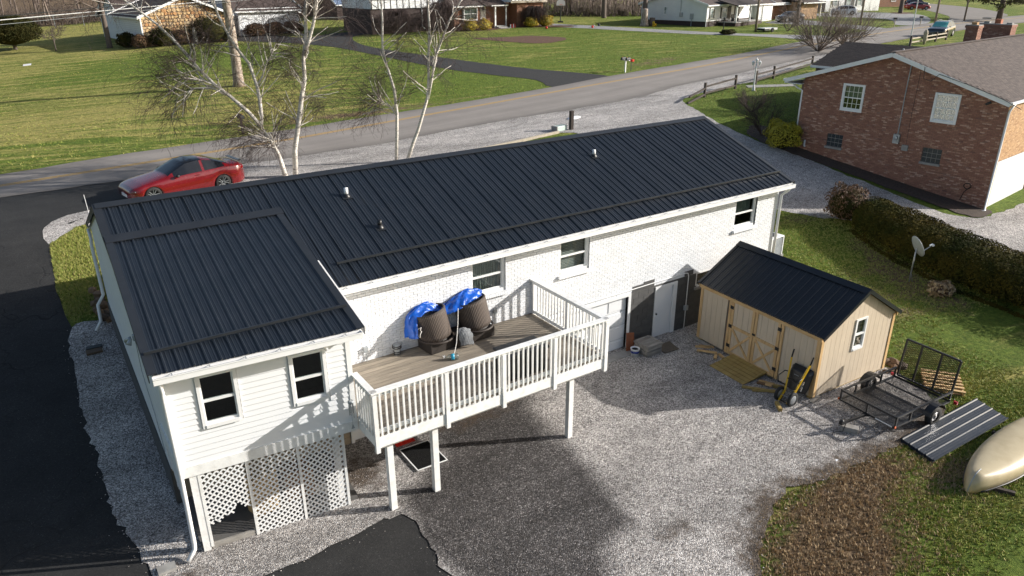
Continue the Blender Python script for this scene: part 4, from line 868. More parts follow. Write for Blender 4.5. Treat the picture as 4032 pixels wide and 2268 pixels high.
# ---------------------------------------------------------------- things on the deck
def tubchair(name, x, label, rz):
    t = thing(name, label, 'chair', (x, -4.24, DZ), rz, 'wicker tub chairs on the deck')
    MB().bx(-.36, .36, -.33, .26, .0, .27).build('base', 'wickerdark', t, bevel=.015)
    nn = 30; ring = MB(); ring.tube([(.43*math.cos(a), -.02-.41*math.sin(a), .29) for a in np.linspace(-.5, math.pi+.5, nn)], .032, 8); ring.build('base_rim', 'wicker', t, True)
    # back shell: leaning tub, open towards the wall
    tilt = Matrix.Rotation(R(-11), 3, 'X') @ Matrix.Rotation(R(-9), 3, 'Y'); vs = []; fs = []; lev = [0, .1, .22, .36, .5, .62, .70]; m = len(lev); uv = []
    rad = lambda h: .375+.035*h
    for j in range(nn+1):
        a = -.5+(math.pi+1.0)*j/nn
        for i, h in enumerate(lev): v = tilt @ Vector((rad(h)*math.cos(a), -rad(h)*math.sin(a)*.95, h)); vs.append(v+Vector((0, -.02, .29))); uv.append((j/nn*6, h*6))
    for j in range(nn):
        for i in range(m-1): fs.append((j*m+i, (j+1)*m+i, (j+1)*m+i+1, j*m+i+1))
    sh = MB().add(vs, fs).build('back_shell', 'wicker', t, True); ul = sh.data.uv_layers.new(name='UVMap')
    for lp in sh.data.loops: ul.data[lp.index].uv = uv[lp.vertex_index]
    so_ = sh.modifiers.new('s', 'SOLIDIFY'); so_.thickness = .03; so_.offset = -1
    at = lambda a, h, k=1.: tilt @ Vector((rad(h)*k*math.cos(a), -rad(h)*k*math.sin(a)*.95, h))+Vector((0, -.02, .29))
    MB().tube([at(a, .705) for a in np.linspace(-.5, math.pi+.5, nn)], .02, 8).build('rim', 'wickerdark', t, True)
    MB().tube([at(a, .53, 1.015) for a in np.linspace(-.5, math.pi+.5, nn)], .008, 6).build('seam', 'wickerdark', t, True)
    for a in (-.1, .95, 2.2, math.pi+.1): MB().tube([at(a, h, 1.02) for h in (0, .2, .4, .52)], .009, 6).build('rib', 'wicker', t, True)
    MB().tube([(.0, .0, .26), (0, .0, .30)], .33, 20).build('seat', 'wickerdark', t, True)
    return t
tubchair('wicker_chair', 6.36, 'brown wicker tub chair nearer the wing, under the blue tarp', R(6)); tubchair('wicker_chair', 7.52, 'brown wicker tub chair nearer the far railing, under the blue tarp', R(3))
tag(MB().bx(6.74, 7.14, -4.62, -4.05, DZ, DZ+.3).build('wicker_table', 'wickerdark', bevel=.01), 'low dark wicker table between the two tub chairs', 'table')
def cloth(path, name, mat, label, cat, thick=.004, wob=.03, n=40, seed=3):
    """path: list of cross-rows (list of points); interpolated grid with folds"""
    rr = random.Random(seed); rows = [[Vector(p) for p in r] for r in path]; m = n; vs = []
    ph = [rr.uniform(0, 6.28) for _ in range(8)]
    def samp(pl, t):
        k = t*(len(pl)-1); i = min(int(k), len(pl)-2); f = k-i; p0 = pl[max(i-1, 0)]; p1 = pl[i]; p2 = pl[i+1]; p3 = pl[min(i+2, len(pl)-1)]
        return .5*((2*p1)+(p2-p0)*f+(2*p0-5*p1+4*p2-p3)*f*f+(3*p1-p0-3*p2+p3)*f**3)
    for i in range(m+1):
        row = [samp(r, i/m) for r in rows]
        for j in range(m//2+1):
            p = samp(row, j/(m//2)); a, b = i/m*9, j/(m//2)*5
            d = math.sin(a*2.1+b*3.3+ph[0])*.5+math.sin(a*4.7-b*2.6+ph[1])*.35+math.sin(a*8.3+b*7.1+ph[2])*.2+abs(math.sin(a*5.5+b*1.3+ph[3]))*.5
            vs.append(p+Vector((.3*d, -.5*d, .9*d))*wob)
    w_ = m//2+1; fs = [(i*w_+j, (i+1)*w_+j, (i+1)*w_+j+1, i*w_+j+1) for i in range(m) for j in range(w_-1)]
    o = MB().add(vs, fs).build(name, mat, None, True); s_ = o.modifiers.new('s', 'SOLIDIFY'); s_.thickness = thick; return tag(o, label, cat)
cloth([[(5.70, -4.60, 2.70), (5.84, -4.36, 3.02), (6.24, -4.20, 3.14), (6.62, -4.34, 3.02), (6.95, -4.40, 3.06), (7.25, -4.36, 3.16), (7.74, -4.22, 3.20)],
       [(5.60, -4.40, 2.66), (5.72, -4.16, 3.10), (6.22, -4.06, 3.30), (6.64, -4.10, 3.10), (7.0, -4.13, 3.24), (7.36, -4.08, 3.36), (7.80, -4.08, 3.28)],
       [(5.56, -4.16, 2.62), (5.70, -4.01, 3.08), (6.22, -3.98, 3.30), (6.66, -3.98, 3.10), (7.0, -3.98, 3.24), (7.40, -3.98, 3.36), (7.78, -3.98, 3.26)]], 'tarp', 'tarp', 'crumpled bright blue tarp tied over the two wicker chairs', 'tarp', wob=.04)
cloth([[(6.78, -4.55, DZ+.46), (6.92, -4.60, DZ+.50), (7.10, -4.62, DZ+.42)], [(6.78, -4.66, DZ+.33), (6.93, -4.72, DZ+.38), (7.12, -4.72, DZ+.30)], [(6.80, -4.70, DZ+.08), (6.94, -4.76, DZ+.10), (7.12, -4.76, DZ+.06)]], 'blanket', 'greycloth', 'bundled grey blanket between the wicker chairs', 'blanket', .03, .014, 24, 8)
tag(MB().tube([(6.92, -4.42, 3.14), (6.80, -4.60, 2.85), (6.62, -4.82, 2.45), (6.46, -4.98, 2.26), (6.26, -5.02, 2.25)], .009, 6).build('rope', 'rope', None, True), 'thin white rope from the blue tarp down to the jug', 'rope')
tag(MB().tube([(5.74, -4.55, 2.94), (5.80, -4.60, 2.99), (5.76, -4.63, 2.93), (5.80, -4.62, 2.90), (5.75, -4.64, 2.84), (5.73, -4.66, 2.76)], .010, 6).build('rope', 'rope', None, True), 'knotted white rope at the wing end of the blue tarp', 'rope')
jg = thing('water_jug', 'clear plastic water jug with blue label lying on deck', 'jug', (6.36, -5.06, DZ+.075), R(-24))
rx = Matrix.Rotation(R(90), 3, 'Y')
MB().lathe((0, 0, 0), [(.02, -.19), (.022, -.15), (.07, -.09), (.075, -.02), (.075, .13), (.06, .145), (0, .145)], 16, rx).build('bottle', 'clearpl', jg, True)
MB().lathe((0, 0, 0), [(.0765, -.035), (.0765, .045)], 16, rx).build('label_band', M('jug_label', (.02, .32, .5), None, 5, .4), jg, True); MB().lathe((0, 0, 0), [(.026, -.215), (.026, -.185)], 12, rx).build('cap', 'trim', jg, True)
MB().tube([(-.16, .0, .02), (-.2, .05, .03), (-.23, .02, .03), (-.2, -.03, .02)], .008, 6).build('handle', 'trim', jg, True)
pt_ = thing('planter_pot', 'small striped pot standing on deck by the brick wall', 'pot', (5.38, -4.08, DZ))
MB().lathe((0, 0, 0), [(.07, 0), (.085, .10), (.075, .13), (.09, .16), (.10, .27), (.08, .27)], 16).build('pot', 'greymetal', pt_, True)
for z_ in (.03, .08, .19, .24): MB().lathe((0, 0, z_), [(.094+.02*(z_ > .15)-.006*(z_ < .05), 0), (.095+.02*(z_ > .15)-.006*(z_ < .05), .022)], 16).build('stripe', 'blackpl', pt_, True)
sb = thing('deck_box', 'black lidded box on the deck behind the front railing', 'box', (7.42, -6.42, DZ))
MB().bx(-.55, .55, -.30, .30, .0, .56).build('bin', 'blackpl', sb, bevel=.03); MB().bx(-.58, .58, -.33, .33, .565, .63).build('lid', 'blackpl', sb, bevel=.02)
ch = thing('wind_chime', 'grey wind chime hanging at the wing corner beside the deck', 'wind chime', (3.28, -6.32, 2.06))
MB().lathe((0, 0, .60), [(.0, .01), (.055, .01), (.065, .03), (.06, .06), (.02, .065), (.0, .065)], 14).build('crown', 'greymetal', ch, True)
for k in range(5):
    a = k*1.257; MB().tube([(.045*math.cos(a), .045*math.sin(a), .60), (.045*math.cos(a), .045*math.sin(a), .24+.04*k)], .008, 6).build('chime_tube', 'galv', ch)
MB().tube([(0, 0, .6), (0, 0, .1)], .003, 4).lathe((0, 0, .34), [(0, 0), (.022, .01), (.022, .02), (0, .02)], 8).add([(-.04, 0, 0), (.04, 0, 0), (0, 0, .12), (0, .01, .05)], [(0, 1, 2), (0, 3, 1), (0, 2, 3), (1, 3, 2)]).build('striker', 'greymetal', ch)
MB().tube([(0, 0, .66), (0, 0, .82), (.0, .02, .86), (.18, .1, .88), (.24, -.6, .9)], .004, 5).build('hanger', 'trim', ch)
# ---------------------------------------------------------------- under the deck
sc = thing('window_screen', 'white framed insect screen lying on the gravel under deck', 'screen', (5.27, -5.40, .06))
for a, b in (((-.39, -.485), (.39, -.485)), ((.39, -.485), (.39, .485)), ((.39, .485), (-.39, .485)), ((-.39, .485), (-.39, -.485))): barpiece('frame_bar', 'trim', sc, (a[0], a[1], 0), (b[0], b[1], 0), .03, .012)
MB().bx(-.385, .385, -.48, .48, -.001, .001).build('screen_cloth', 'screen', sc); sc.rotation_euler = (0, R(1.5), 0)
rs = thing('snow_shovel', 'red plastic snow shovel blade on the ground under the deck', 'shovel', (5.13, -4.62, .10), R(0))
vs = []; nn = 10
for i in range(nn+1):
    t = i/nn; yy = -.16+.34*t; zz = -.02+.16*(t-.15)**2*1.6
    for j in range(9):
        xx = -.25+.5*j/8; vs.append((xx, yy, zz+.012*math.cos(j*math.pi)*(.5 if 0 < i < nn else 0)))
bl_ = MB().add(vs, [(i*9+j, i*9+j+1, (i+1)*9+j+1, (i+1)*9+j) for i in range(nn) for j in range(8)]).build('blade', 'red', rs); m_ = bl_.modifiers.new('s', 'SOLIDIFY'); m_.thickness = .012
MB().tube([(0, .1, .05), (0, .6, .12), (.02, 1.1, .2)], .018, 8).build('handle', 'black', rs, True)

# ---------------------------------------------------------------- foliage and branch helpers
def leaf_quads(P, Nn, size, mat, name, parent=None, aspect=1.6, label=None, kind=None, jit=.7):
    n = len(P); Nn = Nn+rng.normal(0, jit, (n, 3)); Nn /= np.linalg.norm(Nn, axis=1)[:, None]+1e-9
    a = rng.normal(0, 1, (n, 3)); a -= Nn*(a*Nn).sum(1)[:, None]; a /= np.linalg.norm(a, axis=1)[:, None]+1e-9; b = np.cross(Nn, a)
    s = size*rng.uniform(.6, 1.3, n)[:, None]; A = a*s*aspect; B = b*s
    V = np.stack([P-A*.5-B*.1, P-B*.5, P+A*.6, P+B*.5], 1).reshape(-1, 3)
    return npmesh(name, V, np.arange(4*n).reshape(-1, 4), mat, parent, kind)
def bush(name, label, loc, r, mat, n=2600, size=.05, cat='bush', group=None, seed=0, core='leafdark', sq=.9, lump=.16, stem=None, flat=0.):
    rr = np.random.default_rng(seed+11); t = thing(name, label, cat, loc, 0, group)
    d = rr.normal(0, 1, (n, 3)); d /= np.linalg.norm(d, axis=1)[:, None]; d[:, 2] = np.where(d[:, 2] < -.55, -d[:, 2], d[:, 2])
    ph = rr.uniform(0, 6.28, 9); w_ = 1+lump*(np.sin(d[:, 0]*4+ph[0])*np.sin(d[:, 1]*4+ph[1])+.6*np.sin(d[:, 2]*7+ph[2]+d[:, 0]*5)+.5*np.sin(d[:, 1]*9+ph[3]+d[:, 2]*6))
    rad = np.array(r)*1.; k = rr.uniform(.8, 1.03, n)[:, None]; P = d*rad*w_[:, None]*k; P[:, 2] += r[2]*sq
    keep = P[:, 2] > .0; leaf_quads(P[keep], d[keep], size, mat, 'foliage', t)
    MB().ico((0, 0, r[2]*sq), 1, 2, .06, (r[0]*.82, r[1]*.82, r[2]*.82), seed).build('twig_core', core, t, True)
    return t
def branch_tree(segs, rnd_, p, d, L, r, depth, maxd, spread, droop, n_child, taper=.62, wig=.12, up=.0, minr=.004, nseg=4):
    pts = [p.copy()]; rads = [r]; q = p.copy(); dd = d.copy()
    for i in range(nseg):
        dd = (dd+Vector((rnd_.gauss(0, wig), rnd_.gauss(0, wig), rnd_.gauss(0, wig)+up-droop*(depth/maxd)))).normalized(); q = q+dd*(L/nseg); pts.append(q.copy()); rads.append(max(minr, r*(1-(1-taper)*(i+1)/nseg)))
    segs.append((pts, rads, depth))
    if depth >= maxd: return
    for c in range(n_child[depth]):
        t = rnd_.uniform(.25, 1.) if c else 1.; i = min(int(t*nseg), nseg-1); f = t*nseg-i; b = pts[i].lerp(pts[i+1], f); base = (pts[i+1]-pts[i]).normalized()
        ax = base.orthogonal().normalized(); ax = Matrix.Rotation(rnd_.uniform(0, 6.28), 3, base) @ ax; nd = (Matrix.Rotation(R(rnd_.uniform(*spread)), 3, ax) @ base)
        branch_tree(segs, rnd_, b, nd, L*rnd_.uniform(.5, .8), max(minr, rads[i]*rnd_.uniform(.45, .65)), depth+1, maxd, spread, droop, n_child, taper, wig*1.1, up, minr, nseg)
def fast_tubes(segs, n=3):
    """numpy tubes of many polylines"""
    V = []; Fc = []; off_ = 0; ang = np.arange(n)*2*np.pi/n; ca, sa = np.cos(ang), np.sin(ang)
    for pts, rads, *_ in segs:
        P = np.array([tuple(p) for p in pts]); m = len(P); T = np.gradient(P, axis=0); T /= np.linalg.norm(T, axis=1)[:, None]+1e-9
        ref = np.where(np.abs(T[:, 2:3]) > .9, np.array([[1., 0, 0]]), np.array([[0, 0, 1.]])); X_ = np.cross(T, ref); X_ /= np.linalg.norm(X_, axis=1)[:, None]+1e-9; Y_ = np.cross(T, X_)
        r = np.array(rads)[:, None, None]; ring = P[:, None]+(X_[:, None]*ca[None, :, None]+Y_[:, None]*sa[None, :, None])*r; V.append(ring.reshape(-1, 3))
        i = np.arange(m-1)[:, None]*n; j = np.arange(n)[None]; j2 = (j+1) % n; Fc.append(np.stack([i+j, i+j2, i+n+j2, i+n+j], -1).reshape(-1, 4)+off_); off_ += m*n
    return np.concatenate(V), np.concatenate(Fc)

# ---------------------------------------------------------------- shed
sa = R(-2.7); S1 = Vector((15.18, -9.06, 0)); SWD, SLN, SH, SP = 3.16, 4.34, 1.93, 2.92
shed = thing('garden_shed', 'new wooden shed with tan siding, pine trim and black metal roof', 'shed', S1, sa)
st = .2032
MB().bx(.02, SWD-.02, .02, SLN-.02, .1, SH-.06).build('wall_core', 't111gap', shed)
MB().add([(.02, y, z) for y in (.02, SLN-.02) for (x_, z) in ((0, 0),)] if False else [(x_, y_, z_) for y_ in (.02, SLN-.02) for (x_, z_) in ((.02, SH-.1), (SWD-.02, SH-.1), (SWD/2, SP-.1))], [(0, 1, 2), (5, 4, 3), (0, 3, 4, 1), (1, 4, 5, 2), (2, 5, 3, 0)]).build('gable_core', 't111gap', shed)
y = .0
while y < SLN-.01:
    y1 = min(y+st, SLN)
    if y1 < 1.30 or y > 3.05: piece('siding_board', 't111', shed, (.006, (y+y1)/2, .1+(SH-.12)/2), (.022, y1-y-.007, SH-.12))
    piece('siding_board', 't111', shed, (SWD-.006, (y+y1)/2, .1+(SH-.12)/2), (.022, y1-y-.007, SH-.12)); y = y1
gz = lambda x: SH-.04+(SP-SH-.02)*(1-abs(x-SWD/2)/(SWD/2))
for (yy, fc) in ((0, 1), (SLN, -1)):
    x = 0.
    while x < SWD-.01:
        x1 = min(x+st, SWD); a, b = x+.0035, x1-.0035
        parts_ = [(a, b, .1, None)]
        if yy == 0 and b > 1.36 and a < 1.85:
            parts_ = [(a, b, .1, 1.14), (a, b, 2.09, None)]
            if a < 1.36: parts_.append((a, 1.36, 1.14, 2.09))
            if b > 1.85: parts_.append((1.85, b, 1.14, 2.09))
        for (a_, b_, z0_, z1_) in parts_:
            za, zb = (gz(a_), gz(b_)) if z1_ is None else (z1_, z1_); y0_, y1_ = (yy-.005, yy+.017) if fc > 0 else (yy-.017, yy+.005)
            vs = [(a_, y0_, z0_), (b_, y0_, z0_), (b_, y0_, zb), (a_, y0_, za), (a_, y1_, z0_), (b_, y1_, z0_), (b_, y1_, zb), (a_, y1_, za)]
            if z1_ is None and a_ < SWD/2 < b_: vs = vs[:3]+[(SWD/2, y0_, gz(SWD/2))]+vs[3:7]+[(SWD/2, y1_, gz(SWD/2))]+vs[7:]; fs = [(0, 1, 2, 3, 4), (9, 8, 7, 6, 5)]+[(i, 5+i, 5+(i+1) % 5, (i+1) % 5) for i in range(5)]
            else: fs = [(0, 1, 2, 3), (7, 6, 5, 4)]+[(i, 4+i, 4+(i+1) % 4, (i+1) % 4) for i in range(4)]
            MB().add(vs, fs).build('siding_board', 't111', shed)
        x = x1
window(shed, (1.36, -.006, 1.14), (1, 0, 0), (0, -1, 0), .49, .95, .05, .03, .0, name='window')
# trim
for (x_, y_) in ((-.014, .05), (-.014, SLN-.05)): piece('corner_board', 'pine', shed, (x_, y_, .1+(SH-.1)/2), (.022, .10, SH-.12))
for (x_, y_) in ((.05, -.016), (SWD-.05, -.016)): piece('corner_board', 'pine', shed, (x_, y_, .1+(SH-.16)/2), (.10, .022, SH-.16))
piece('corner_board', 'pine', shed, (SWD+.014, .05, .1+(SH-.1)/2), (.022, .10, SH-.12))
piece('eave_board', 'pinex', shed, (-.05, SLN/2, SH-.055), (.03, SLN+.1, .135)); piece('eave_board', 'pinex', shed, (SWD+.05, SLN/2, SH-.055), (.03, SLN+.1, .135))
# double door
DY_ = [1.26, 2.17, 3.06]
for i in range(2):
    a, b = DY_[i]+.01, DY_[i+1]-.01; lf = MB().bx(-.012, .02, a, b, .1, SH-.13).build('door', 't111', shed); k = 4; wd_ = (b-a)/k
    for j in range(k): piece('door_siding', 't111', lf, (-.018, a+wd_*(j+.5), .1+(SH-.23)/2), (.02, wd_-.007, SH-.24))
    def tr(a_, b_, c_='pine'): barpiece('door_trim', c_, lf, (-.036, a_[0], a_[1]), (-.036, b_[0], b_[1]), .022, .088, (1, 0, 0)).scale
    def slat(p, q, d_=-.038, mt='pine', w_=.088):
        p, q = Vector((d_, p[0], p[1])), Vector((d_, q[0], q[1])); dv = (q-p).normalized(); nx_ = Vector((1, 0, 0)); z_ = nx_.cross(dv); piece('door_trim', mt, lf, (p+q)/2, (.02, (q-p).length, w_), Matrix((nx_, dv, z_)).transposed())
    for yy in (a+.045, b-.045): slat((yy, .11), (yy, SH-.13), -.0385)
    for zz in (.155, 1.02): slat((a+.09, zz), (b-.09, zz), -.038)
    slat((a+.10, .22), (b-.10, .95), -.036, 'pine', .07); slat((a+.10, .95), (b-.10, .22), -.041, 'pinex' if i == 0 else 'pine', .07)
    hy = a+.02 if i == 0 else b-.02
    for zz in (.38, 1.02, 1.62): piece('hinge', 'black', lf, (-.053, hy, zz), (.012, .12, .10))
    piece('door_jamb', 'pine', shed, (-.03, (DY_[0]-.055) if i == 0 else (DY_[2]+.055), .1+(SH-.23)/2), (.024, .09, SH-.23))
    if i == 0: piece('latch', 'black', lf, (-.056, b-.02, 1.10), (.014, .10, .06))
# roof
for side in (0, 1):
    ev, rg = (-.09, SWD/2) if side == 0 else (SWD+.09, SWD/2); zE, zR = SH-.005, SP+.02
    A, B, C, D = ((rg, -.10, zR), (rg, SLN+.08, zR), (ev, SLN+.08, zE), (ev, -.10, zE)); y0_ = 0.; LT = SLN+.18
    while y0_ < LT-.01:
        y1_ = min(y0_+.9144, LT); ribbed('roof_panel', 'shedroof', shed, A, B, C, D, y0_, y1_, LT, .05); y0_ = y1_
    MB().slab([Vector(p)-Vector((0, 0, .012)) for p in (A, B, C, D)], .03).build('roof_deck', 'pinex', shed)
cp_ = MB()
for sg in (-1, 1): cp_.slab([(SWD/2, -.13, SP+.065), (SWD/2, SLN+.11, SP+.065), (SWD/2+sg*.17, SLN+.11, SP+.065-.17*.62), (SWD/2+sg*.17, -.13, SP+.065-.17*.62)], .015)
cp_.build('ridge_cap', 'shedroof', shed)
for sg in (-1, 1):
    for yy in (-.125, SLN+.10):
        rk = MB(); rk.bar((SWD/2, yy, SP-.01), (SWD/2+sg*(SWD/2+.10), yy, SH-.035), .02, .10)
        rk.bar((SWD/2, yy+(.04 if yy < 0 else -.04), SP+.045), (SWD/2+sg*(SWD/2+.10), yy+(.04 if yy < 0 else -.04), SH+.02), .09, .012)
        rk.build('rake_trim', 'shedroof', shed)
for yy in (.1, 1.5, 2.9, 4.2): piece('skid', 'treated', shed, (SWD/2, yy, .05), (SWD, .12, .1))
piece('corner_shim', 'greywood', shed, (.1, -.05, .03), (.5, .12, .05), R(14)); piece('corner_shim', 'concrete', shed, (-.08, 4.1, .04), (.12, .9, .06), R(-4))
# ramp
rp = thing('shed_ramp', 'yellowish treated lumber ramp lying before the shed doors', 'ramp', (14.78, -6.88, 0), sa)
for k in range(6): piece('plank', 'treated', rp, (-.40+.158*k, random.uniform(-.01, .01), .045+.022*k), (.143, 1.30, .03), (0, R(-8), 0))
for yy in (-.6, .6): barpiece('stringer', 'treated', rp, (-.44, yy, .02), (.46, yy, .11), .04, .06)
# loose lumber
def board(label, a, b, w_, t_, mat, z=.05, tilt=0., group='loose lumber beside the shed'):
    a, b = Vector((*a, z)), Vector((*b, z+tilt)); d = (b-a).normalized(); x_ = d.cross(Vector((0, 0, 1))).normalized(); o = MB().box((0, 0, 0), (w_, (b-a).length, t_)).build('lumber_offcut', mat, None, bevel=.003)
    o.matrix_world = Matrix.Translation((a+b)/2) @ Matrix((x_, d, x_.cross(d))).transposed().to_4x4(); return tag(o, label, 'board', group)
board('longest pine offcut in the pile left of the shed ramp', (14.68, -5.38), (15.05, -5.86), .09, .04, 'pinex', .10)
board('pine offcut nearest the house wall in the pile', (14.9, -5.12), (15.22, -5.44), .09, .04, 'pinex', .055)
board('middle pine offcut lying under the pile left of ramp', (15.02, -5.16), (15.33, -5.5), .09, .04, 'pinex', .055)
board('short pine offcut pointing away from pile toward gravel', (14.78, -6.02), (15.0, -5.86), .09, .04, 'pinex', .055)
board('short pine offcut beside the shed corner of the ramp', (15.02, -6.14), (15.12, -5.88), .09, .04, 'pinex', .055)
board('long greenish board on gravel before the wheelbarrow', (14.12, -7.58), (14.66, -8.30), .10, .045, 'treated', .075)
board('greenish board lying beneath the long board by the ramp', (14.22, -7.86), (14.72, -8.24), .09, .045, 'treated', .055)
board('short dark pine scrap at the ramp edge under the doors', (14.80, -7.62), (14.98, -8.0), .10, .04, 'pinex', .055)
board('pale square pine scrap on top of the ramp scraps', (14.74, -7.88), (14.82, -8.04), .12, .04, 'pinex', .10)
board('reddish pine scrap next to the ramp under the doors', (14.66, -7.66), (14.86, -7.94), .09, .04, 'firewood', .055)
board('treated post end lying by the left wheelbarrow wheel', (14.86, -8.05), (15.05, -8.36), .09, .09, 'treated', .08)
board('single treated wood block alone on gravel near wheelbarrow', (13.98, -8.98), (14.22, -8.66), .09, .09, 'treated', .08, group=None)
# wheelbarrow -------------------------------------------------------------
wb = thing('wheelbarrow', 'black two-wheeled wheelbarrow with yellow handles leaning on shed', 'wheelbarrow', (14.55, -8.72, 0))
for (y_, gy_) in ((.12, .33), (-.16, -.26)):
    pts = [(-.16, y_*.9, .06), (.06, y_, .30), (.30, y_+(gy_-y_)*.55, .80), (.44, gy_*.98, 1.10)]
    h_ = MB()
    for p, q in zip(pts[:-1], pts[1:]): h_.bar(p, q, .045, .045)
    ho = h_.build('handle_rail', 'yellow', wb); MB().tube([(.44, gy_*.98, 1.09), (.47, gy_, 1.17), (.52, gy_*1.02, 1.32)], [.02, .022, .018], 8).build('grip', 'rubber', ho, True)
prof = [(.0, -.26, .26), (.0, -.30, .42), (.0, -.31, .80), (.0, -.27, .88), (.0, .24, .88), (.0, .30, .80), (.0, .28, .42), (.0, .2, .26)]
tilt = .30; vs = []; n = len(prof)
for s_, dx in ((.80, .16), (.92, .22), (1.06, .34), (1.10, .35)):
    for (_, y_, z_) in prof: vs.append((dx+tilt*(z_-.2)+.02, y_*s_, .56+(z_-.56)*s_))
fs = [tuple(range(n-1, -1, -1))]+[(k*n+i, k*n+(i+1) % n, (k+1)*n+(i+1) % n, (k+1)*n+i) for k in range(3) for i in range(n)]
tr_ = MB().add(vs, fs).build('tray', 'blackpl', wb, False, .02)
txt = bpy.data.curves.new('tray_lettering', 'FONT'); txt.body = 'TRUPER'; txt.size = .085; txt.align_x = 'CENTER'; txt.extrude = .0015
to = bpy.data.objects.new('tray_lettering', txt); COL.objects.link(to)
dep = bpy.context.evaluated_depsgraph_get(); tm = bpy.data.meshes.new_from_object(to.evaluated_get(dep)); bpy.data.objects.remove(to)
tm.materials.clear(); tm.materials.append(MAT['trim']); lt = bpy.data.objects.new('tray_lettering', tm); COL.objects.link(lt); lt.parent = tr_
upv = Vector((tilt, 0, 1)).normalized(); nv = Vector((-1, 0, tilt)).normalized(); xv = -upv; yv = nv.cross(xv)
lt.matrix_local = Matrix.Translation((.02+tilt*(.52-.2)+.0, -.205, .52)) @ Matrix((xv, yv, nv)).transposed().to_4x4()
lt.location = Vector((.18+tilt*(.50-.2), -.20, .50))+nv*.008
for y_ in (.19, -.22):
    wl = MB().lathe((-.05, y_, .20), [(.13, -.035), (.19, -.04), (.205, -.02), (.205, .02), (.19, .04), (.13, .035)], 20, Matrix.Rotation(R(90), 3, 'X'), False).build('wheel', 'rubber', wb, True)
    MB().lathe((-.05, y_, .20), [(.02, -.045), (.12, -.03), (.135, -.02), (.135, .02), (.12, .03), (.02, .045)], 16, Matrix.Rotation(R(90), 3, 'X')).build('rim', 'galv', wl, True)
MB().tube([(-.05, -.24, .2), (-.05, .21, .2)], .012, 8).build('axle', 'galv', wb); MB().tube([(.08, .15, .45), (-.02, .30, .50), (-.02, .34, .68), (.2, .30, .78), (.26, .25, .76)], .014, 8).build('stand', 'black', wb, True)
MB().tube([(.08, -.17, .45), (-.0, -.2, .55), (.02, -.22, .68), (.2, -.24, .76)], .014, 8).build('stand', 'black', wb, True)
MB().bar((.16, .16, .62), (.16, -.2, .62), .02, .03).bar((-.14, .1, .08), (-.14, -.14, .08), .025, .025).build('cross_bar', 'black', wb)
MB().box((.325, .02, .72), (.006, .14, .02)).build('tray_badge', 'galv', wb)
# ---------------------------------------------------------------- trailer
TX = Vector((15.34, -10.52, 0)); tl = thing('utility_trailer', 'black open mesh utility trailer with raised ramp gate', 'trailer', TX, R(-3.0))
TL, TW, FZ, RZ_ = 2.36, 1.56, .32, .60
def tb(a, b, w_=.045, nm='rail', par=tl): return barpiece(nm, 'black', par, a, b, w_, w_)
hw = TW/2
for z_ in (FZ, RZ_):
    tb((0, -hw, z_), (0, hw, z_)); tb((0, -hw, z_), (TL, -hw, z_)); tb((0, hw, z_), (TL, hw, z_))
tb((TL, -hw, FZ), (TL, hw, FZ))
for x_ in (.02, .62, 1.72, TL-.02):
    for y_ in (-hw, hw): tb((x_, y_, FZ), (x_, y_, RZ_), .04, 'upright')
for y_ in (-.0,): tb((0, y_, FZ), (0, y_, RZ_), .04, 'upright')
for x_ in (.48, .95, 1.42, 1.9): tb((x_, -hw, FZ-.03), (x_, hw, FZ-.03), .04, 'cross_member')
def xmesh(O, ux, uy, Lx, Ly, cx, cy, nm, par):
    """expanded metal: diamond strands as one mesh"""
    O, ux, uy = Vector(O), Vector(ux), Vector(uy); mb = MB(); up = ux.cross(uy).normalized(); nxx = int(Lx/cx); nyy = int(Ly/cy)
    for i in range(nyy+1):
        for sg in (1, -1):
            for k in range(nxx):
                z0_ = i*cy+(sg*cy*.5 if k % 2 else 0); z1_ = i*cy+(0 if k % 2 else sg*cy*.5)
                if not (0 <= z0_ <= Ly and 0 <= z1_ <= Ly): continue
                a = O+ux*(k*cx)+uy*z0_; b = O+ux*((k+1)*cx)+uy*z1_; d = (b-a).normalized(); sd = d.cross(up)*.0075
                mb.add([a-sd, b-sd, b+sd, a+sd], [(0, 1, 2, 3)])
    return mb.build(nm, 'black', par, kind='stuff')
xmesh((.02, -hw, FZ+.012), (0, 1, 0), (1, 0, 0), TW, TL, .035, .045, 'floor_mesh', tl)
gt = Vector((.10, 0, 1)).normalized(); GH = 1.08
g0, g1 = Vector((TL+.06, -hw+.04, FZ+.05)), Vector((TL+.06, hw-.04, FZ+.05)); gate = barpiece('gate_frame', 'black', tl, g0, g1, .045, .045)
for a, b in ((g0, g0+gt*GH), (g1, g1+gt*GH), (g0+gt*GH, g1+gt*GH), (g0.lerp(g1, .33), g0.lerp(g1, .33)+gt*GH), (g0.lerp(g1, .7), g0.lerp(g1, .7)+gt*GH)): tb(a, b, .045, 'gate_bar')
xmesh(g0, (0, 1, 0), gt, TW-.08, GH, .05, .06, 'gate_mesh', tl)
tb((0, 0, FZ-.04), (-.78, .04, FZ-.03), .06, 'tongue'); tb((.5, .3, FZ-.05), (-.1, .03, FZ-.04), .04, 'tongue_brace'); tb((.5, -.3, FZ-.05), (-.1, -.0, FZ-.04), .04, 'tongue_brace')
cpn = MB().box((-.86, .04, FZ), (.22, .09, .09)).lathe((-.92, .04, FZ+.06), [(.05, -.05), (.05, .0), (.025, .03), (0, .03)], 10).build('coupler', 'black', tl); MB().tube([(-.80, .0, FZ-.02), (-.95, -.05, .12), (-1.1, .1, .07), (-1.2, .05, .06)], .012, 6).build('safety_chain', 'black', cpn)
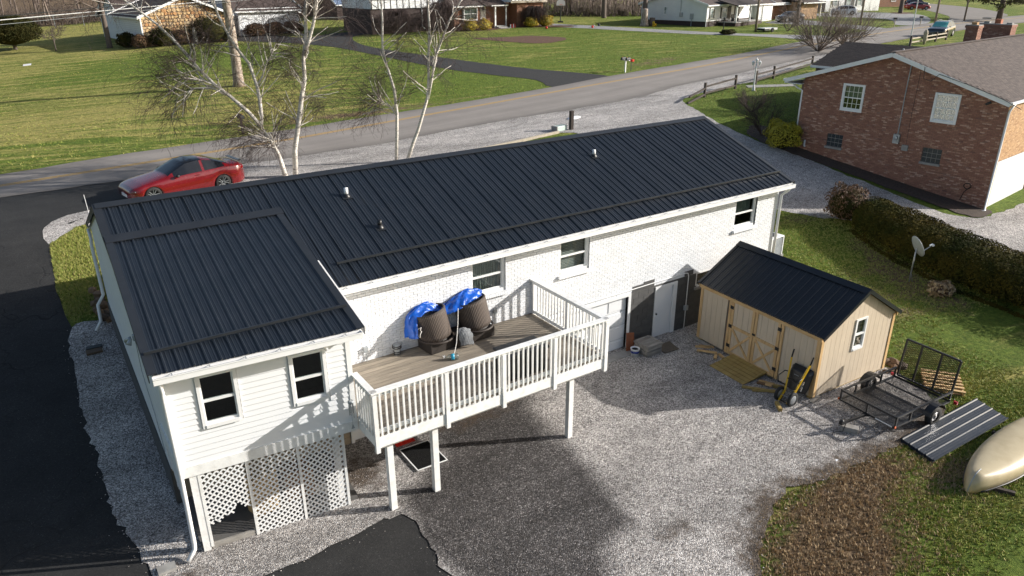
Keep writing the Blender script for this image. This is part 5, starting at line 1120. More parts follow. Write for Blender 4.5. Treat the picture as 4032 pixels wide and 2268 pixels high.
for sy in (-1, 1):
    yy = sy*(hw+.14); wl = MB().lathe((1.42, yy, .265), [(.15, -.07), (.24, -.08), (.265, -.05), (.265, .05), (.24, .08), (.15, .07)], 24, Matrix.Rotation(R(90), 3, 'X'), False).build('wheel', 'rubber', tl, True)
    MB().lathe((1.42, yy, .265), [(.03, -.075), (.06, -.06), (.10, -.04), (.155, -.065), (.155, .065), (.10, .04), (.06, .06), (.03, .075)], 16, Matrix.Rotation(R(90), 3, 'X')).build('rim', 'chrome', wl, True)
    fd = MB(); pts = [(1.42+.36*math.cos(a), .30+.32*math.sin(a)) for a in np.linspace(R(15), R(165), 9)]
    for (x0_, z0_), (x1_, z1_) in zip(pts[:-1], pts[1:]): fd.bar((x0_, yy, z0_), (x1_, yy, z1_), .20, .008)
    fd.build('fender', 'black', tl); MB().tube([(1.42, -hw, .27), (1.42, hw, .27)], .03, 8).build('axle', 'black', tl) if sy < 0 else None
    MB().box((TL+.10, yy*.97, FZ-.02), (.05, .10, .08)).build('tail_lamp', 'taillight', tl); MB().box((-.02, sy*(hw+.03), FZ+.02), (.05, .02, .05)).build('marker_lamp', 'orange', tl)
MB().box((-.028, -.5, FZ), (.006, .46, .03)).build('reflective_strip', 'trim', tl)
tag(MB().box((14.66, -10.52, .10), (.20, .42, .16), R(28)).build('wooden_block', 'greywood', None, bevel=.01), 'white painted timber block under the trailer coupler', 'block')
# pallet behind trailer ----------------------------------------------------
pl = thing('wooden_pallet', 'broken pale wooden pallet on grass behind the trailer gate', 'pallet', (18.95, -10.6, .02), R(35))
for k in range(6): piece('slat', 'pinex', pl, (-.5+.2*k, 0, .12), (.09, 1.0, .02), R(random.uniform(-3, 3)))
for k in range(3): piece('runner', 'pinex', pl, (0, -.45+.45*k, .055), (1.1, .04, .09))
for k in range(4): piece('bottom_slat', 'pinex', pl, (-.45+.3*k, 0, .0), (.09, 1.0, .018))
for k in range(13):
    a = random.random(); x_ = 18.2+random.uniform(-.1, .95); y_ = -9.28+random.uniform(-.2, .28); r_s = random.uniform(.09, .17)
    tag(MB().ico((0, 0, 0), r_s, 1, .22, (1.2, 1, .75), k).build('field_stone', 'rock', None, loc=(x_, y_, r_s*.5), rot=random.uniform(0, 6)), 'rough brown field stone in the pile behind the shed corner', 'stone', 'stones piled behind the shed corner')
# metal roofing sheets -----------------------------------------------------
ms = thing('roofing_sheets', 'leftover dark ribbed metal roofing sheets lying beside the canoe', 'metal sheet', (16.9, -12.0, .0))
for k in range(3):
    o_ = Vector((-16.9+.02*k, 12.0-.012*k, .045+.022*k)); cn = [Vector(p)+o_ for p in ((15.31, -11.47, 0), (15.07, -12.42, 0), (18.44, -12.53, 0), (18.78, -11.56, 0))]
    sh_ = ribbed('sheet', 'sheetmetal', ms, cn[0], cn[1], cn[2], cn[3], 0, .96, .96, .024, hh=.024, minor=.002)
# canoe ---------------------------------------------------------------------
cn_ = thing('canoe', 'tan canoe lying upside down on the lawn', 'canoe', (17.02, -13.33, 0), R(2.6)); CL, CB, CD = 4.8, .53, .46
vs = []; NS, NR = 40, 17
for i in range(NS+1):
    t = -1+2*i/NS; x_ = t*CL/2; b_ = CB*max(0., 1-abs(t)**2.3)**.75+.004; kz = CD*(1-.05*abs(t)**3)*(1-max(0, (abs(t)-.88)/.12)**2.*.85); gzz = .10-.03*abs(t)**2*0+(-.05)*max(0, abs(t)-.7)/.3
    for j in range(NR):
        a = -1+2*j/(NR-1); y_ = b_*math.copysign(abs(math.sin(a*math.pi/2))**.72, a); zc = math.cos(a*math.pi/2)**.55; vs.append((x_, y_, gzz+(kz-gzz)*zc+(.012 if j == NR//2 else 0)))
hull = MB().add(vs, [(i*NR+j, i*NR+j+1, (i+1)*NR+j+1, (i+1)*NR+j) for i in range(NS) for j in range(NR-1)]).build('hull', 'canoe', cn_, True); s_ = hull.modifiers.new('s', 'SOLIDIFY'); s_.thickness = .012
for j in (0, NR-1): MB().tube([Vector(vs[i*NR+j])+Vector((0, .012 if j else -.012, .0)) for i in range(2, NS-1)], .022, 6).build('gunwale', 'black', cn_, True)
MB().tube([Vector(vs[i*NR+NR//2])+Vector((0, 0, .003)) for i in range(3, NS-2)], .009, 5).build('keel_strip', 'canoe', cn_, True)
for sx in (-1, 1): MB().tube([Vector(vs[i*NR+NR//2])+Vector((sx*.004, 0, .004)) for i in (range(0, 5) if sx < 0 else range(NS-4, NS+1))], .014, 6).build('stem_band', 'greymetal', cn_, True)
tag(MB().box((15.22, -13.62, .045), (.09, 1.0, .09), R(28)).build('support_board', 'darkwood'), 'dark timber under the bow of the canoe', 'board'); tag(MB().box((17.6, -13.35, .045), (.09, 1.5, .09), R(3)).build('support_board', 'darkwood'), 'dark timber under the middle of the canoe', 'board')
# by the white door --------------------------------------------------------
bk_ = thing('paint_bucket', 'white plastic bucket with blue label beside the dark wall', 'bucket', (12.98, -4.46, -.06))
MB().lathe((0, 0, 0), [(.11, 0), (.135, .30), (.142, .30), (.142, .33), (.128, .33), (.12, .20), (0, .2)], 20).build('pail', 'trim', bk_, True); MB().lathe((0, 0, 0), [(.126, .19), (.1325, .26)], 20).build('label_band', M('bucket_label', (.02, .05, .3), None, 5, .5), bk_, True); MB().lathe((0, 0, .2), [(0, 0), (.12, .0), (.1, .1), (0, .12)], 12).build('contents', 'dark', bk_); MB().tube([(-.14, 0, .31), (-.12, -.1, .22), (0, -.15, .18), (.12, -.1, .22), (.14, 0, .31)], .004, 5).build('bail', 'galv', bk_)
bx_ = thing('slatted_box', 'weathered grey wooden box with lid beside the white door', 'box', (13.46, -4.52, -.06), R(1))
for k in range(3): 
    for (cx, cy, sx, sy) in ((0, -.27, .60, .03), (0, .27, .60, .03), (-.285, 0, .03, .51), (.285, 0, .03, .51)): piece('slat', 'greywood', bx_, (cx, cy, .07+.13*k), (sx, sy, .105))
MB().bx(-.26, .26, -.24, .24, .0, .36).build('inner_box', 'dark', bx_); MB().bx(-.33, .33, -.31, .31, .395, .435).build('lid', 'greywood', bx_, bevel=.004)
for a in (((-.27, -.27), (.27, -.27)), ((-.27, .27), (.27, .27)), ((-.29, -.24), (-.29, .24)), ((.29, -.24), (.29, .24))): barpiece('lid_frame', 'greywood', bx_, (*a[0], .445), (*a[1], .445), .06, .02)
tag(MB().box((13.08, -4.12, .26), (.26, .025, .66), (R(-14), R(4), R(-18))).build('rusty_board', M('rusty_plate', (.28, .09, .035), (.17, .06, .03), 9, .8), None, bevel=.004), 'rusty brown board leaning on the dark block wall', 'board')
tag(MB().prism([(13.80, -4.92), (14.36, -4.95), (14.48, -4.42), (13.86, -4.42)], .036, .062).build('doormat', 'mat', None), 'worn tan doormat on gravel before the white door', 'doormat')
# right side yard ----------------------------------------------------------
di = thing('satellite_dish', 'grey satellite dish on a pole in front of the hedge', 'satellite dish', (25.53, -5.91, Z(25.53, -5.91)))
MB().tube([(0, 0, -.1), (.03, .02, .8), (.06, .02, 1.38)], .028, 8).tube([(.1, -.06, 0), (.06, 0, .3)], .01, 5).build('pole', 'galv', di, True)
dn = Vector((.80, -.42, .42)).normalized(); dx_ = dn.cross(Vector((0, 0, 1))).normalized(); dy_ = dx_.cross(dn); c0 = Vector((.05, -.02, 1.42)); vs = []
for i in range(7):
    r_d = .36*i/6
    for j in range(20): a = j*math.pi/10; vs.append(c0+dx_*r_d*math.cos(a)*.95+dy_*r_d*math.sin(a)*1.2-dn*.06*(1-(i/6)**2))
do = MB().add(vs, [(i*20+j, i*20+(j+1) % 20, (i+1)*20+(j+1) % 20, (i+1)*20+j) for i in range(6) for j in range(20)]).build('reflector', 'greymetal', di, True); s_ = do.modifiers.new('s', 'SOLIDIFY'); s_.thickness = .012
for (a_, b_, w_, h_) in ((-.08, .14, .05, .07), (-.01, .15, .03, .06), (.04, .16, .03, .03), (-.01, -.1, .1, .02)):
    MB().box(c0+dx_*a_+dy_*b_-dn*.032, (w_, h_, .004), Matrix((dx_, dy_, dn)).transposed()).build('dish_mark', 'shutter', do)
tip = c0+dn*.52-dy_*.22; MB().tube([c0-dy_*.30, tip], .016, 6).build('feed_arm', 'greymetal', di); MB().box(tip, (.12, .06, .07), Matrix((dx_, dy_, dn)).transposed()).tube([tip, tip-dn*.1+dy_*.04], .03, 8).build('receiver', 'trim', di)
ac = thing('air_conditioner', 'white slatted air conditioning unit behind the house corner', 'air conditioner', (22.75, -1.55, Z(22.75, -1.55)), R(4))
MB().bx(-.36, .36, -.36, .36, .06, .80).build('coil', 'greymetal', ac); MB().bx(-.45, .45, -.45, .45, -.05, .06).build('pad', 'concrete', ac)
for k in range(15):
    z_ = .10+.046*k
    for (a, b) in (((-.385, -.385), (.385, -.385)), ((-.385, -.385), (-.385, .385)), ((.385, -.385), (.385, .385)), ((-.385, .385), (.385, .385))): barpiece('louver', 'greymetal', ac, (*a, z_), (*b, z_), .02, .022)
for sx in (-1, 1):
    for sy in (-1, 1): piece('corner_post', 'trim', ac, (sx*.385, sy*.385, .43), (.05, .05, .76))
MB().bx(-.41, .41, -.41, .41, .80, .85).build('top_panel', 'trim', ac, bevel=.02); MB().lathe((0, 0, .852), [(0, 0), (.29, 0), (.29, .012), (0, .02)], 20).build('fan_grille', 'black', ac)
# hedge: rounded run of evergreen ------------------------------------------
hpath = [(28.9, -1.9, 1.3, 1.1), (28.4, -3.4, 1.4, 1.35), (28.1, -5.2, 1.45, 1.5), (27.6, -7.0, 1.5, 1.55), (27.2, -9.2, 1.5, 1.6), (27.0, -14, 1.5, 1.6)]
def sample_path(t, path):
    k = t*(len(path)-1); i = np.minimum(k.astype(int), len(path)-2); f = (k-i)[:, None]; A = np.array(path); return A[i]*(1-f)+A[i+1]*f
nH = 60000; q = sample_path(rng.uniform(0, 1, nH), hpath); th = rng.uniform(-.35, np.pi+.35, nH); ph_ = rng.uniform(.84, 1.04, nH)
lum = 1+.025*np.sin(q[:, 1]*2.3+th*2)+.02*np.sin(q[:, 1]*5.1-th*5)
px_ = q[:, 0]-np.cos(th)*q[:, 3]*lum*ph_; pz_ = np.sign(np.sin(th))*np.abs(np.sin(th))**.45*q[:, 2]*lum*ph_; pz_ = np.maximum(pz_, .02)
hg = thing('hedge', 'long dark evergreen hedge between lawn and neighbour driveway', 'hedge', (27.4, -6, 0))
P_ = np.stack([px_-27.4, q[:, 1]+6+rng.normal(0, .05, nH), pz_+zt(px_, q[:, 1])], 1); N_ = np.stack([-np.cos(th), 0*th, np.sin(th)+.2], 1)
leaf_quads(P_, N_, .042, 'leafhedge', 'foliage', hg, jit=.55)
core_ = MB(); prev = None
for (a, b) in zip(hpath[:-1], hpath[1:]):
    for k in range(4):
        t = k/4; c_ = [u_1+(v_1-u_1)*t for u_1, v_1 in zip(a, b)]; core_.ico((c_[0]-27.4, c_[1]+6, c_[2]*.4+Z(c_[0], c_[1])), 1, 2, .05, (c_[3]*.82, .55, c_[2]*.48))
core_.build('branch_core', 'leafdark', hg, True)
bush('hedge_end_bush', 'rusty brown leafless looking bush at the end of hedge', (28.5, -1.1, Z(28.5, -1.1)), (1.0, .85, .85), 'leafred', 2600, .055, seed=4)
bush('dry_brush', 'clump of dry brown twigs on the lawn before the hedge', (25.3, -7.2, -.05), (.55, .4, .28), 'deadblade', 700, .07, cat='brush', seed=9, core='mulch')
# left side ----------------------------------------------------------------
for k in range(16):
    x_ = -.12+random.uniform(-.12, .12); y_ = 4.15+k*.11; r_s = random.uniform(.12, .2)
    tag(MB().ico((0, 0, 0), r_s, 1, .2, (1.1, 1, .8), k+40).build('retaining_stone', 'rock', None, loc=(x_, y_, Z(x_, y_)+r_s*.4+(.18 if k % 3 == 0 else 0)), rot=random.uniform(0, 6)), 'grey brown stone in the low wall at the front house corner', 'stone', 'stones stacked at the front house corner')
tag(MB().bar((-.42, 3.05, Z(-.4, 3.05)+.04), (-.82, 3.10, Z(-.8, 3.1)+.02), .18, .05).build('splash_block', 'shutter'), 'black splash block below the left downspout', 'splash block')
tag(MB().bx(-.85, -.45, 2.72, 2.96, Z(-.6, 2.8)+.03, Z(-.6, 2.8)+.09).build('flat_stone', 'rock'), 'flat grey stone slab beside the black splash block', 'stone')
tag(MB().tube([(.55, 12.53, 2.3), (.52, 12.53, 3.1)], .012, 6).build('marker_stake', 'trim'), 'thin white marker stake beside the driveway entrance', 'stake')
tag(MB().tube([(-.35, -6.35, .07), (-.1, -6.5, .09), (.15, -6.75, .06)], [.02, .018, .012], 6).build('fallen_stick', 'bark'), 'short fallen stick on gravel by the lattice corner', 'stick')
tag(MB().bx(-.75, -.42, -6.0, -5.78, .03, .09).build('paver', 'concrete'), 'half buried grey paver near the corner downspout', 'paver')


tag(MB().ico((0, 0, 0), .1, 2, .3, (2.2, .8, .07), 5).ico((.2, -.12, 0), .05, 2, .4, (2., 1.3, .08), 6).ico((-.2, .08, 0), .05, 2, .4, (2., 1.3, .08), 7).build('snow_patch', 'snow', None, True, loc=(13.3, -11.1, .025)), 'melting snow scraps at the gravel edge by the sheets', 'snow')

# ---------------------------------------------------------------- brown brick house next door
NA = Vector((35.0, 6.45, 0)); ND = Vector((.1005, -.9949, 0)); NE = Vector((.9949, .1005, 0)); NL = 9.95
nbh = thing('brick_house', 'brown brick house with shingled roof and white trim at right', 'house')
def nl(t, s, z): p = NA+NE*t+ND*s; return Vector((p.x, p.y, z))
PK, EZ = (4.58, 7.16), 5.42
ntop = lambda s: EZ-.16+(PK[1]-EZ)*(1-abs(s-PK[0])/(PK[0]+.95 if s < PK[0] else 10.1-PK[0]))+.0
NW = [(2.22, 3.38, 4.08, 5.46), (6.78, 7.94, 4.10, 5.48)]; NG = [(1.78, 2.64, 2.14, 2.80), (6.74, 7.62, 2.16, 2.84)]
co = MB(); wall_holes(co, NA-(-NE)*.0, ND, -NE, NL, -.3, 5.2, NW+NG)
a0, a1, a2 = nl(0, 0, 5.2), nl(0, PK[0], PK[1]-.14), nl(0, NL, 5.2); b0, b1, b2 = (v+NE*.12 for v in (a0, a1, a2)); 
g_ = [nl(0, s, z) for s, z in ((0, 5.2), (2.22, 5.2), (2.22, 5.46), (3.38, 5.46), (3.38, 5.2), (6.78, 5.2), (6.78, 5.48), (7.94, 5.48), (7.94, 5.2), (NL, 5.2), (PK[0], PK[1]-.14))]
n = len(g_); co.add(g_+[v+NE*.12 for v in g_], [tuple(range(n)), tuple(range(2*n-1, n-1, -1))]+[(i, n+i, n+(i+1) % n, (i+1) % n) for i in range(n)])
co.build('gable_wall', 'mortar', nbh)
nb_b = brick_boxes(NA, ND, -NE, NL, -.25, 7.2, [(h[0], h[1], h[2]-.10 if h in NW else h[2]-.13, h[3]) for h in NW+NG], top=ntop, proud=.010)
pieces('brick', 'brick_field', 'brick', nbh, nb_b)
for (a, b, c, d), ins in zip(NW, ('half', 'curtain')):
    q = nl(0, a, c); wnn = window(nbh, q, ND, -NE, b-a, d-c, .10, .05, .0, grid=(4, 2), inside=ins)
    s = a
    while s < b: p = nl(-.015, s+.034, c-.05); piece('sill_brick', 'brick', wnn, p, (.058, .10, .088), math.atan2(ND.y, ND.x)); s += .068
for (a, b, c, d) in NG:
    q = nl(.06, (a+b)/2, (c+d)/2); gbx = MB().box(q, (b-a, .04, d-c), math.atan2(ND.y, ND.x)).build('glass_block_window', 'concrete', nbh); nx_, nz_ = 4, 3
    for i in range(nx_):
        for j in range(nz_): w_, h_ = (b-a)/nx_, (d-c)/nz_; piece('glass_block', 'blocklens', gbx, nl(.045, a+w_*(i+.5), c+h_*(j+.5)), (w_-.025, .05, h_-.025), math.atan2(ND.y, ND.x))
    piece('block_ledge', 'concrete', gbx, nl(-.02, (a+b)/2, c-.06), (b-a+.08, .16, .11), math.atan2(ND.y, ND.x))
# back wall with garage door (lit side)
BW = 14.0; GH_ = (.45, 5.3, -.3, 2.62); BWn = [(5.2, 6.4, 4.05, 5.2), (2.75, 3.7, 4.1, 5.15)]
cb = MB(); wall_holes(cb, nl(0, NL, 0), NE, ND, BW, -.4, 5.35, [GH_]+BWn); cb.build('back_wall', 'mortar', nbh)
pieces('brick', 'brick_field', 'tanbrick', nbh, brick_boxes(nl(0, NL, 0), NE, ND, 7.5, -.2, 5.3, [GH_]+BWn, proud=.010), limit=250)
gdr = MB(); gdr.slab([nl(GH_[0], NL-.06, .3), nl(GH_[1], NL-.06, .3), nl(GH_[1], NL-.06, 2.62), nl(GH_[0], NL-.06, 2.62)], .05); gdo = gdr.build('garage_door', 'vinyl', nbh)
for k in range(4): piece('door_section', 'vinyl', gdo, nl((GH_[0]+GH_[1])/2, NL-.05, .60+.58*k), (GH_[1]-GH_[0]-.05, .03, .555), math.atan2(NE.y, NE.x))
MB().slab([nl(0, NL, .34), nl(BW, NL, .34), nl(BW, NL+.9, .28), nl(0, NL+.9, .28)], .3).build('garage_apron', 'concrete', nbh)
for (a, b, c, d) in BWn: window(nbh, nl(a, NL, c), NE, ND, b-a, d-c, .07, .04, 0., inside='curtain')
MB().slab([nl(0, 0, -.3), nl(18, 0, -.3), nl(18, 0, 5.35), nl(0, 0, 5.35)], .12).build('front_wall', 'mortar', nbh); MB().slab([nl(18, 0, -.3), nl(18, NL, -.3), nl(18, NL, 5.35), nl(18, PK[0], 7.0), nl(18, 0, 5.35)], .12).build('far_gable_wall', 'mortar', nbh)
# roof
RLN = 18.5; OV = -.35
Rr = [nl(OV, PK[0], PK[1]), nl(RLN, PK[0], PK[1]), nl(RLN, 10.1, EZ), nl(OV, 10.1, EZ)]; Rl = [nl(OV, PK[0], PK[1]), nl(RLN, PK[0], PK[1]), nl(RLN, -.98, EZ), nl(OV, -.98, EZ)]
MB().slab(Rr, .10).build('roof_slope', 'shingle', nbh); MB().slab(Rl, .10).build('roof_slope', 'shingle', nbh)
sv = (Rr[3]-Rr[0]); SLEN = sv.length; sv.normalize(); nrmR = NE.cross(sv).normalized(); nrmR = nrmR if nrmR.z > 0 else -nrmR
mt = Matrix((sv.cross(nrmR), sv, nrmR)).transposed(); tilt = mt @ Matrix.Rotation(R(-3.5), 3, 'X'); sh_b = []; row = 0; ds = .14
while row*ds < SLEN-.05:
    x = OV-(.15 if row % 2 else 0)+random.uniform(0, .1)
    while x < 14.5:
        w_ = random.choice([.24, .3, .3, .36]); c_ = Rr[0]+NE*(x-OV+w_/2)+sv*(row*ds+.075)+nrmR*(.010+random.uniform(0, .003))
        if x > OV-.05: sh_b.append((c_, (w_-.008, .15, .006), tilt))
        x += w_
    row += 1
pieces('shingle', 'shingle_field', 'shingle', nbh, sh_b)
rc = MB().bar(nl(OV, PK[0], PK[1]+.03), nl(RLN, PK[0], PK[1]+.03), .26, .03).build('ridge_cap', 'shingle', nbh)
# rakes, soffit, gutters
for s_, z_ in ((-.98, EZ), (10.1, EZ)):
    MB().bar(nl(OV-.012, PK[0], PK[1]-.11), nl(OV-.012, s_, z_-.11), .028, .20).build('rake_board', 'trim', nbh)
    MB().slab([nl(OV, PK[0], PK[1]-.14), nl(.0, PK[0], PK[1]-.14), nl(.0, s_, z_-.14), nl(OV, s_, z_-.14)], .02).build('soffit', 'trim', nbh)
MB().slab([nl(OV, -.98, EZ-.2), nl(RLN, -.98, EZ-.2), nl(RLN, .0, EZ-.2), nl(OV, 0, EZ-.2)], .03).build('eave_soffit', 'trim', nbh)
MB().bar(nl(OV, 10.14, EZ-.06), nl(RLN, 10.14, EZ-.06), .10, .11).build('gutter', 'trim', nbh); MB().bar(nl(OV, -1.02, EZ-.06), nl(RLN, -1.02, EZ-.06), .10, .11).build('gutter', 'trim', nbh)
MB().tube([nl(.3, 10.1, EZ-.12), nl(.12, 10.02, EZ-.35), nl(.06, 10.0, EZ-.5), nl(.06, 10.0, .45), nl(-.1, 10.08, .40), nl(-.35, 10.0, .38)], .05, 8).build('downspout', 'trim', nbh, True)
MB().tube([nl(.1, -.9, EZ-.15), nl(.0, -.35, 4.95), nl(.02, -.06, 4.85), nl(.02, -.06, 2.0)], .05, 8).build('downspout', 'trim', nbh, True)
MB().tube([nl(-.05, .55, 2.25), nl(-.05, .55, 1.95), nl(-.1, .62, 1.9)], .05, 8).build('pipe_stub', 'trim', nbh, True)
# meter, conduit, small boxes
mm = MB().tube([nl(-.04, 5.42, 6.75), nl(-.04, 5.40, 5.2), nl(-.04, 5.42, 3.3)], .025, 8).build('meter_conduit', 'greymetal', nbh); MB().box(nl(-.09, 5.42, 3.07), (.30, .14, .46), math.atan2(ND.y, ND.x)).lathe(nl(-.18, 5.42, 3.12), [(.0, 0), (.11, 0), (.11, .07), (0, .09)], 14, Matrix.Rotation(R(-90), 3, 'Y')).build('electric_meter', 'galv', mm)
MB().box(nl(-.05, 5.89, 2.68), (.30, .09, .28), math.atan2(ND.y, ND.x)).build('utility_box', 'concrete', nbh); MB().tube([nl(-.02, 5.9, 2.8), nl(-.02, 5.88, 4.5), nl(-.02, 5.9, 6.4)], .008, 5).build('cable', 'shutter', nbh)
MB().lathe(nl(-.15, 9.15, 5.26), [(.0, -.12), (.05, -.12), (.06, .1), (0, .12)], 10, Euler((R(60), 0, R(30))).to_matrix()).build('flood_light', 'shutter', nbh)
MB().tube([nl(-.06, 9.08+.16*math.cos(a), 1.38+.13*math.sin(a)) for a in np.linspace(0, 6.28, 16)]+[nl(-.06, 9.0, 1.1), nl(-.06, 8.9, .7)], .018, 6).build('hose_loop', 'rubber', nbh, True)
MB().tube([nl(-.40, 6.2, 6.62), nl(-.42, 6.25, 6.1), nl(-.4, 6.6, 6.0), nl(-.4, 6.9, 6.35), nl(-.40, 8.2, 6.02), nl(-.4, 9.8, 5.52), nl(-.5, 10.6, 5.2)], .014, 5).build('service_cable', 'shutter', nbh)
# front wing with darker roof
fw = MB(); f0, f1, f2, f3 = nl(8.6, -4.5, 5.22), nl(12.7, -4.5, 6.42), nl(12.7, 2.6, 6.42), nl(8.6, .2, 5.22)
MB().slab([f0, f1, f2, f3], .09).build('wing_roof', 'shingledark', nbh); MB().slab([nl(16.8, -4.5, 5.22), f1, f2, nl(16.8, .2, 5.22)], .09).build('wing_roof', 'shingledark', nbh)
sv2 = (f0-f1); SL2 = sv2.length; sv2.normalize(); dv2 = (f2-f1).normalized(); n2 = dv2.cross(sv2).normalized(); n2 = n2 if n2.z > 0 else -n2; mt2 = Matrix((sv2.cross(n2), sv2, n2)).transposed() @ Matrix.Rotation(R(-3.5), 3, 'X'); sh2 = []; row = 0
while row*.14 < SL2-.05:
    x = random.uniform(-.1, .1)
    while x < 6.6:
        w_ = random.choice([.24, .3, .36]); sh2.append((f1+dv2*(x+w_/2)+sv2*(row*.14+.075)+n2*.012, (w_-.01, .15, .008), mt2)); x += w_
    row += 1
pieces('wing_shingle', 'wing_shingle_field', 'shingledark', nbh, sh2, limit=260)
MB().bar(nl(8.55, -4.5, 5.14), nl(8.55, -.6, 5.14), .12, .14).build('gutter', 'trim', nbh); MB().slab([nl(8.9, -4.2, 2), nl(16.5, -4.2, 2), nl(16.5, -4.2, 5.3), nl(12.7, -4.2, 6.3), nl(8.9, -4.2, 5.3)], .12).build('wing_front_wall', 'mortar', nbh); MB().slab([nl(8.9, -4.2, 2), nl(8.9, 0, 2), nl(8.9, 0, 5.25), nl(8.9, -4.2, 5.25)], .12).build('wing_side_wall', 'mortar', nbh)
# chimneys
def chimney(t0, t1, s0, s1, z0, z1, caps):
    c = MB(); cc = nl((t0+t1)/2, (s0+s1)/2, (z0+z1)/2); ang = math.atan2(NE.y, NE.x); ch_ = MB().box(cc, (t1-t0-.02, s1-s0-.02, z1-z0), ang).build('chimney', 'mortar', nbh)
    bx_l = []
    for (O, e, nn, L_) in ((nl(t0, s0, 0), ND, -NE, s1-s0), (nl(t0, s1, 0), NE, ND, t1-t0)): bx_l += brick_boxes(O, e, nn, L_, z0+.3, z1-.12, [], proud=.012)
    pieces('chimney_brick', 'chimney_bricks', 'brick', ch_, bx_l, limit=200)
    MB().box(nl((t0+t1)/2, (s0+s1)/2, z1-.06), (t1-t0+.08, s1-s0+.08, .12), ang).build('chimney_collar', 'brick', ch_); MB().box(nl((t0+t1)/2, (s0+s1)/2, z1+.02), (t1-t0+.04, s1-s0+.04, .05), ang).build('chimney_crown', 'concrete', ch_)
    for (a, b, m_, w_, h_) in caps:
        MB().box(nl(a, b, z1+.04+h_/2), (w_, w_, h_), ang).build('flue', m_, ch_)
    MB().bar(nl(t0-.01, s1+.014, z0+.36), nl(t1, s1+.014, z0+.30), .02, .16).build('flashing', 'trim', ch_)
chimney(10.1, 10.75, 3.75, 4.40, 6.6, 7.95, [(10.4, 4.1, 'tanbrick', .28, .14)]); chimney(15.3, 16.2, 2.4, 4.40, 6.2, 7.78, [(15.7, 2.9, 'concrete', .3, .12), (15.75, 3.5, 'claypipe', .34, .26), (15.75, 4.15, 'concrete', .3, .08)])
MB().box(nl(15.7, 2.9, 8.12), (.6, .5, .05), .1).build('chimney_cap', 'shutter', nbh)
MB().lathe(nl(.9, 4.5, 7.1), [(.04, 0), (.04, .16), (0, .16)], 8).build('vent_pipe', 'trim', nbh)
rebase(nbh, (40, 4, 0))
tag(MB().bar((35.2, -4.6, Z(35, -4.6)+.04), (33.2, -3.2, Z(33.2, -3.2)+.03), .05, .06).build('drain_edge', 'snow'), 'thin white strip along the brick wall base', 'edging') if False else None
# planting strip and bushes ------------------------------------------------
bush('golden_bush', 'large round golden green bush at the brick house corner', (34.0, 6.6, Z(34, 6.6)), (.95, .95, .80), 'leafgold', 5200, .06, seed=1, sq=.85)
def twiggy(name, label, loc, h, spread, n, mat, seed, cat='shrub', up=.25, r0=.02, md=3, ch=(4, 4, 3), L0=.55):
    t = thing(name, label, cat, loc); rr = random.Random(seed); segs = []
    for k in range(n):
        a = rr.uniform(0, 6.28); d = Vector((math.cos(a)*spread, math.sin(a)*spread, 1)).normalized(); branch_tree(segs, rr, Vector((math.cos(a)*.1, math.sin(a)*.1, 0)), d, h*L0*rr.uniform(.8, 1.1), r0, 0, md, (15, 45), -.0, ch, .7, .1, up*.2, .004)
    V, F_ = fast_tubes(segs, 3); npmesh('branches', V, F_, mat, t); return t
twiggy('bare_shrub', 'bare brown shrub against the brick house front corner', (34.9, 8.6, Z(34.9, 8.6)), 1.9, .75, 16, 'twig', 3)
twiggy('bare_shrub', 'low dark bare bush by the fence and front wing', (38.4, 12.4, Z(38.4, 12.4)), 1.7, 1.2, 18, 'twig', 5)
twiggy('bare_shrub', 'big spreading bare shrub beyond the dark wing roof', (70.5, 30.2, Z(70.5, 30.2)), 5.2, 1.15, 22, 'woodtwig', 8, r0=.06, md=3, ch=(5, 4, 4))
twiggy('bare_shrub', 'second bare shrub right of the big spreading one', (76, 30.6, Z(76, 30.6)), 4.6, 1.1, 18, 'woodtwig', 18, r0=.06, md=3, ch=(5, 4, 3))
# split rail fence -----------------------------------------------------------
fpts = [(39.47, 17.38), (44.15, 18.66), (47.16, 19.23), (50.5, 20.2), (58.8, 22.6)]
fe = thing('rail_fence', 'dark wooden split rail fence along the roadside lawn', 'fence', (39.47, 17.38, 0)); fo = Vector((39.47, 17.38, 0))
for i, (x, y) in enumerate(fpts): piece('fence_post', 'darkwood', fe, Vector((x, y, Z(x, y)+.45))-fo, (.14, .14, 1.1), .2)
for (a, b) in zip(fpts[:-1], fpts[1:]):
    if a[0] < 45 and a[0] > 44: continue
    for h_ in (.28, .72):
        for k in range(1): barpiece('fence_rail', 'darkwood', fe, Vector((*a, Z(*a)+h_))-fo, Vector((*b, Z(*b)+h_+random.uniform(-.05, .05)))-fo, .09, .11)
barpiece('fence_rail', 'darkwood', fe, Vector((39.47, 17.38, Z(39.5, 17.4)+.2))-fo, Vector((36.6, 16.2, Z(36.6, 16.2)+.05))-fo, .09, .11); barpiece('fence_rail', 'darkwood', fe, Vector((39.47, 17.38, Z(39.5, 17.4)+.62))-fo, Vector((36.9, 16.4, Z(36.9, 16.4)+.4))-fo, .09, .11)
f2_ = thing('rail_fence', 'weathered rail fence bits beyond the brick house roof', 'fence', (86, 28.4, 0)); fo = Vector((86, 28.4, 0)); q_ = [(84, 28.0), (88, 28.6), (91.5, 29.2), (95, 29.8)]
for (x, y) in q_: piece('fence_post', 'darkwood', f2_, Vector((x, y, Z(x, y)+.55))-fo, (.18, .18, 1.1))
for a, b in zip(q_[:-1], q_[1:]):
    for h_ in (.4, .8): barpiece('fence_rail', 'timber', f2_, Vector((*a, Z(*a)+h_))-fo, Vector((*b, Z(*b)+h_))-fo, .1, .13)
tag(MB().lathe((87.2, 28.2, Z(87.2, 28.2)), [(.12, 0), (.16, .4), (.28, .65), (.2, .9), (.26, 1.2), (.18, 1.5), (0, 1.65)], 10).build('totem_post', 'timber', None, True), 'short carved tan stump on the rail fence', 'carving')
